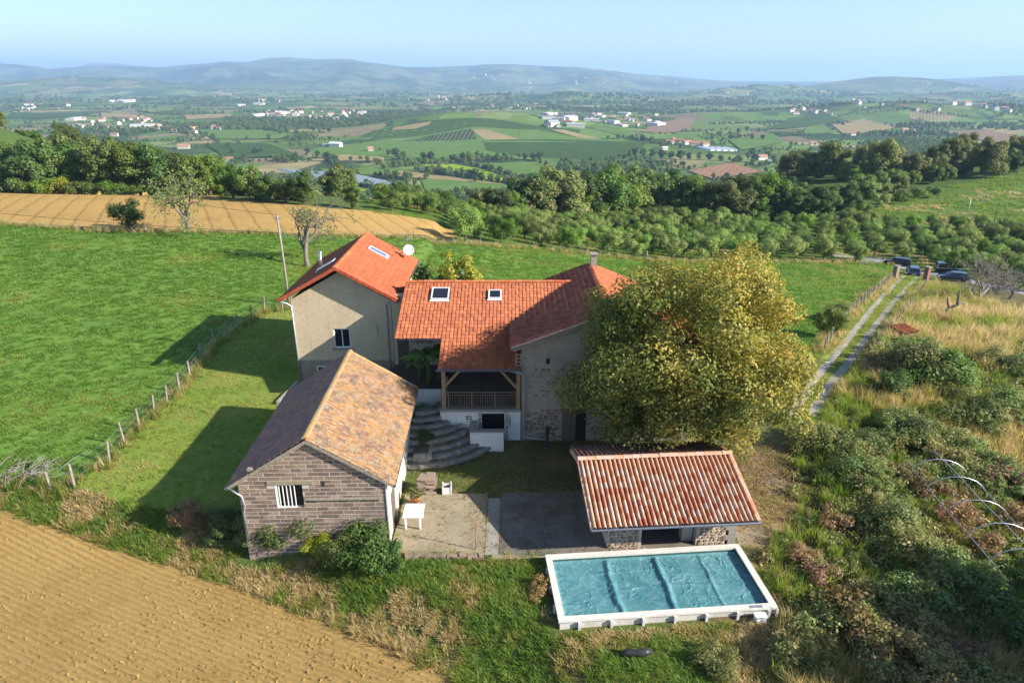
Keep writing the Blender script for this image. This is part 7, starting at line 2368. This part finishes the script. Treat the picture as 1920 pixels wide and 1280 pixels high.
def vplace(px, py):
    if px < 520: return 'just above the crowns of the left wood'
    if px < 640: return 'left of the lone square house' if py > 270 else 'at the foot of the left side of the vineyard hill'
    if px < 740 and py > 310: return 'around the many ridged greenhouse'
    if px < 740: return 'around the lone square house'
    if px < 960: return 'in the long row below the vineyard hill' if py < 320 else 'between greenhouse and orchard'
    if px < 1020: return 'at the right end of the row below the vineyard hill'
    if px < 1170 or py < 268: return 'between the vineyard hill and the hamlet' if px < 1300 else 'right of the red roofed hamlet'
    if px < 1340: return 'in the belt below the red roofed hamlet'
    if px < 1480: return 'around the white villa'
    return 'among the vineyards on the right'
for (px, py, h) in VT:
    b = gp(px, py)
    k = vt.choice([0, 1, 3, 4, 6])
    tm, cm, h0 = KINDS[k]
    place_tree(tm, cm, b, vt.uniform(0, 6.28), h / h0 * vt.uniform(1.0, 1.35), 'dark tree in the valley ' + vplace(px, py), 'tree', 'valley_tree', 'single trees in the valley', h / h0)

# hedges and copses beyond telling apart
S_far = stock('far_tree', [k[1] for k in (KINDS[2], KINDS[1], KINDS[7], KINDS[6])])
def far_trees():
    rg = np.random.default_rng(5)
    pts = []
    # hedges in two main directions, bending with the land
    n = 640
    Yh = np.exp(rg.uniform(math.log(620), math.log(6200), n)); Xh = Yh * rg.uniform(-.95, .95, n)
    for x, y in zip(Xh, Yh):
        a = .35 + (PI / 2 if rg.random() < .45 else 0) + rg.normal(0, .2)
        L = rg.uniform(50, 330); k = int(L / rg.uniform(7, 12))
        t = np.linspace(-L / 2, L / 2, max(2, k))
        keep = rg.random(len(t)) < .8
        pts.append(np.stack([x + t * math.cos(a) + rg.normal(0, 2, len(t)), y + t * math.sin(a) + rg.normal(0, 2, len(t)), rg.uniform(.35, .85, len(t)) + 0 * t], 1)[keep])
    # copses
    m = 60000
    Y = np.exp(rg.uniform(math.log(560), math.log(6500), m)); X = Y * rg.uniform(-.95, .95, m)
    w = fbm(X / 520 + 7, Y / 330 + 2, 4)
    k = rg.random(m) < S(.60, .67, w) * .7
    pts.append(np.stack([X[k], Y[k], rg.uniform(.6, 1.15, k.sum())], 1))
    # the wooded ravine at the right and the river line
    for (poly, dens) in (([(640, 230), (800, 216), (900, 213), (1030, 228), (1000, 215), (880, 206), (700, 213)], 800), ([(1675, 262), (1750, 268), (1800, 276), (1810, 300), (1740, 308), (1690, 290), (1640, 300), (1600, 292), (1660, 280)], 1300), ([(420, 232), (560, 236), (720, 228), (800, 222), (800, 214), (700, 216), (560, 224), (420, 222)], 900), ([(1600, 318), (1700, 300), (1800, 296), (1820, 306), (1720, 322)], 500),
                         ([(300, 232), (420, 236), (560, 250), (600, 262), (540, 266), (420, 250)], 420), ([(1000, 206), (1100, 214), (1250, 206), (1420, 190), (1420, 182), (1240, 196), (1100, 204)], 700), ([(0, 250), (120, 246), (250, 262), (250, 280), (80, 262), (0, 262)], 300)):
        W = [Vector((p.x, p.y)) for p in gps(poly)]
        xs = [p.x for p in W]; ys = [p.y for p in W]
        X = rg.uniform(min(xs), max(xs), dens * 3); Y = rg.uniform(min(ys), max(ys), dens * 3)
        k = inpoly(X, Y, W)
        pts.append(np.stack([X[k][:dens], Y[k][:dens], rg.uniform(.6, 1.1, min(dens, k.sum()))], 1))
    P = np.concatenate(pts)
    # keep the named plots clear
    k = np.ones(len(P), bool)
    for (nm, mt, px) in PLOTS: k &= ~inpoly(P[:, 0], P[:, 1], [Vector((q.x, q.y)) for q in gps(px)])
    hillc = ((P[:, 0] + 60) / 420) ** 2 + ((P[:, 1] - 1700) / 260) ** 2 < 1
    k &= ~hillc
    k &= P[:, 1] > 560
    P = P[k]
    n = len(P)
    far = np.clip(np.hypot(P[:, 0], P[:, 1]) / 2600, 1, 1.8)
    return scatter('far_woodland', np.stack([P[:, 0], P[:, 1], ground(P[:, 0], P[:, 1]) - .5], 1), S_far, 4, np.stack([np.zeros(n), np.zeros(n), rg.uniform(0, 6.28, n)], 1), P[:, 2] * far, rg.random(n), rg)
far_trees()
# shrubs of the hillside at the left edge and the steep ground below the woods
X, Y = [], []
rg = np.random.default_rng(8)
X = rg.uniform(-260, 300, 9000); Y = rg.uniform(140, 520, 9000)
w = fbm(X / 22, Y / 22, 3)
k = (rg.random(9000) < S(.42, .6, w) * .8)
for pz in ('stubble_field', 'orchard_grass', 'hill_meadow', 'meadow', 'road'): k &= ~inpoly(X, Y, Z[pz])
k &= (Y > 175 + 40 * S(-20, 60, X) + 30 * S(70, 120, X)) | (X < -88)
zt = ground(X, Y) + 4.5
dp = Y * CP + (CAM_H - zt) * SP
ppx = 960 + 1280 * X / dp; ppy = 640 - 1280 * (Y * SP - (CAM_H - zt) * CP) / dp
k &= ~((ppx > 575) & (ppx < 985) & (ppy < 362))
X, Y = X[k], Y[k]; n = len(X)
scatter('slope_shrubs', np.stack([X, Y, ground(X, Y) - .3], 1), stock('slope_shrub', [b_[1] for b_ in BUSH[:4]] + [KINDS[2][1]]), 5, np.stack([np.zeros(n), np.zeros(n), rg.uniform(0, 6.28, n)], 1), rg.uniform(.5, 1.5, n) * np.where(rg.random(n) < .9, 1, .6), rg.random(n), rg)

# ------------------------------------------------------------------ the air: one closed box of even haze
hz = MB().box(-34600, 34600, -34600, 34600, -175, 620)
hm = bpy.data.materials.new('haze')
hm.use_nodes = True
hm.node_tree.nodes.clear()
ho = hm.node_tree.nodes.new('ShaderNodeOutputMaterial')
hp = hm.node_tree.nodes.new('ShaderNodeVolumePrincipled')
hp.inputs['Color'].default_value = (.45, .66, 1.0, 1)
hp.inputs['Density'].default_value = 9.6e-5
hp.inputs['Anisotropy'].default_value = .1
hm.node_tree.links.new(hp.outputs[0], ho.inputs['Volume'])
tag(hz.build('haze', hm), kind='stuff')
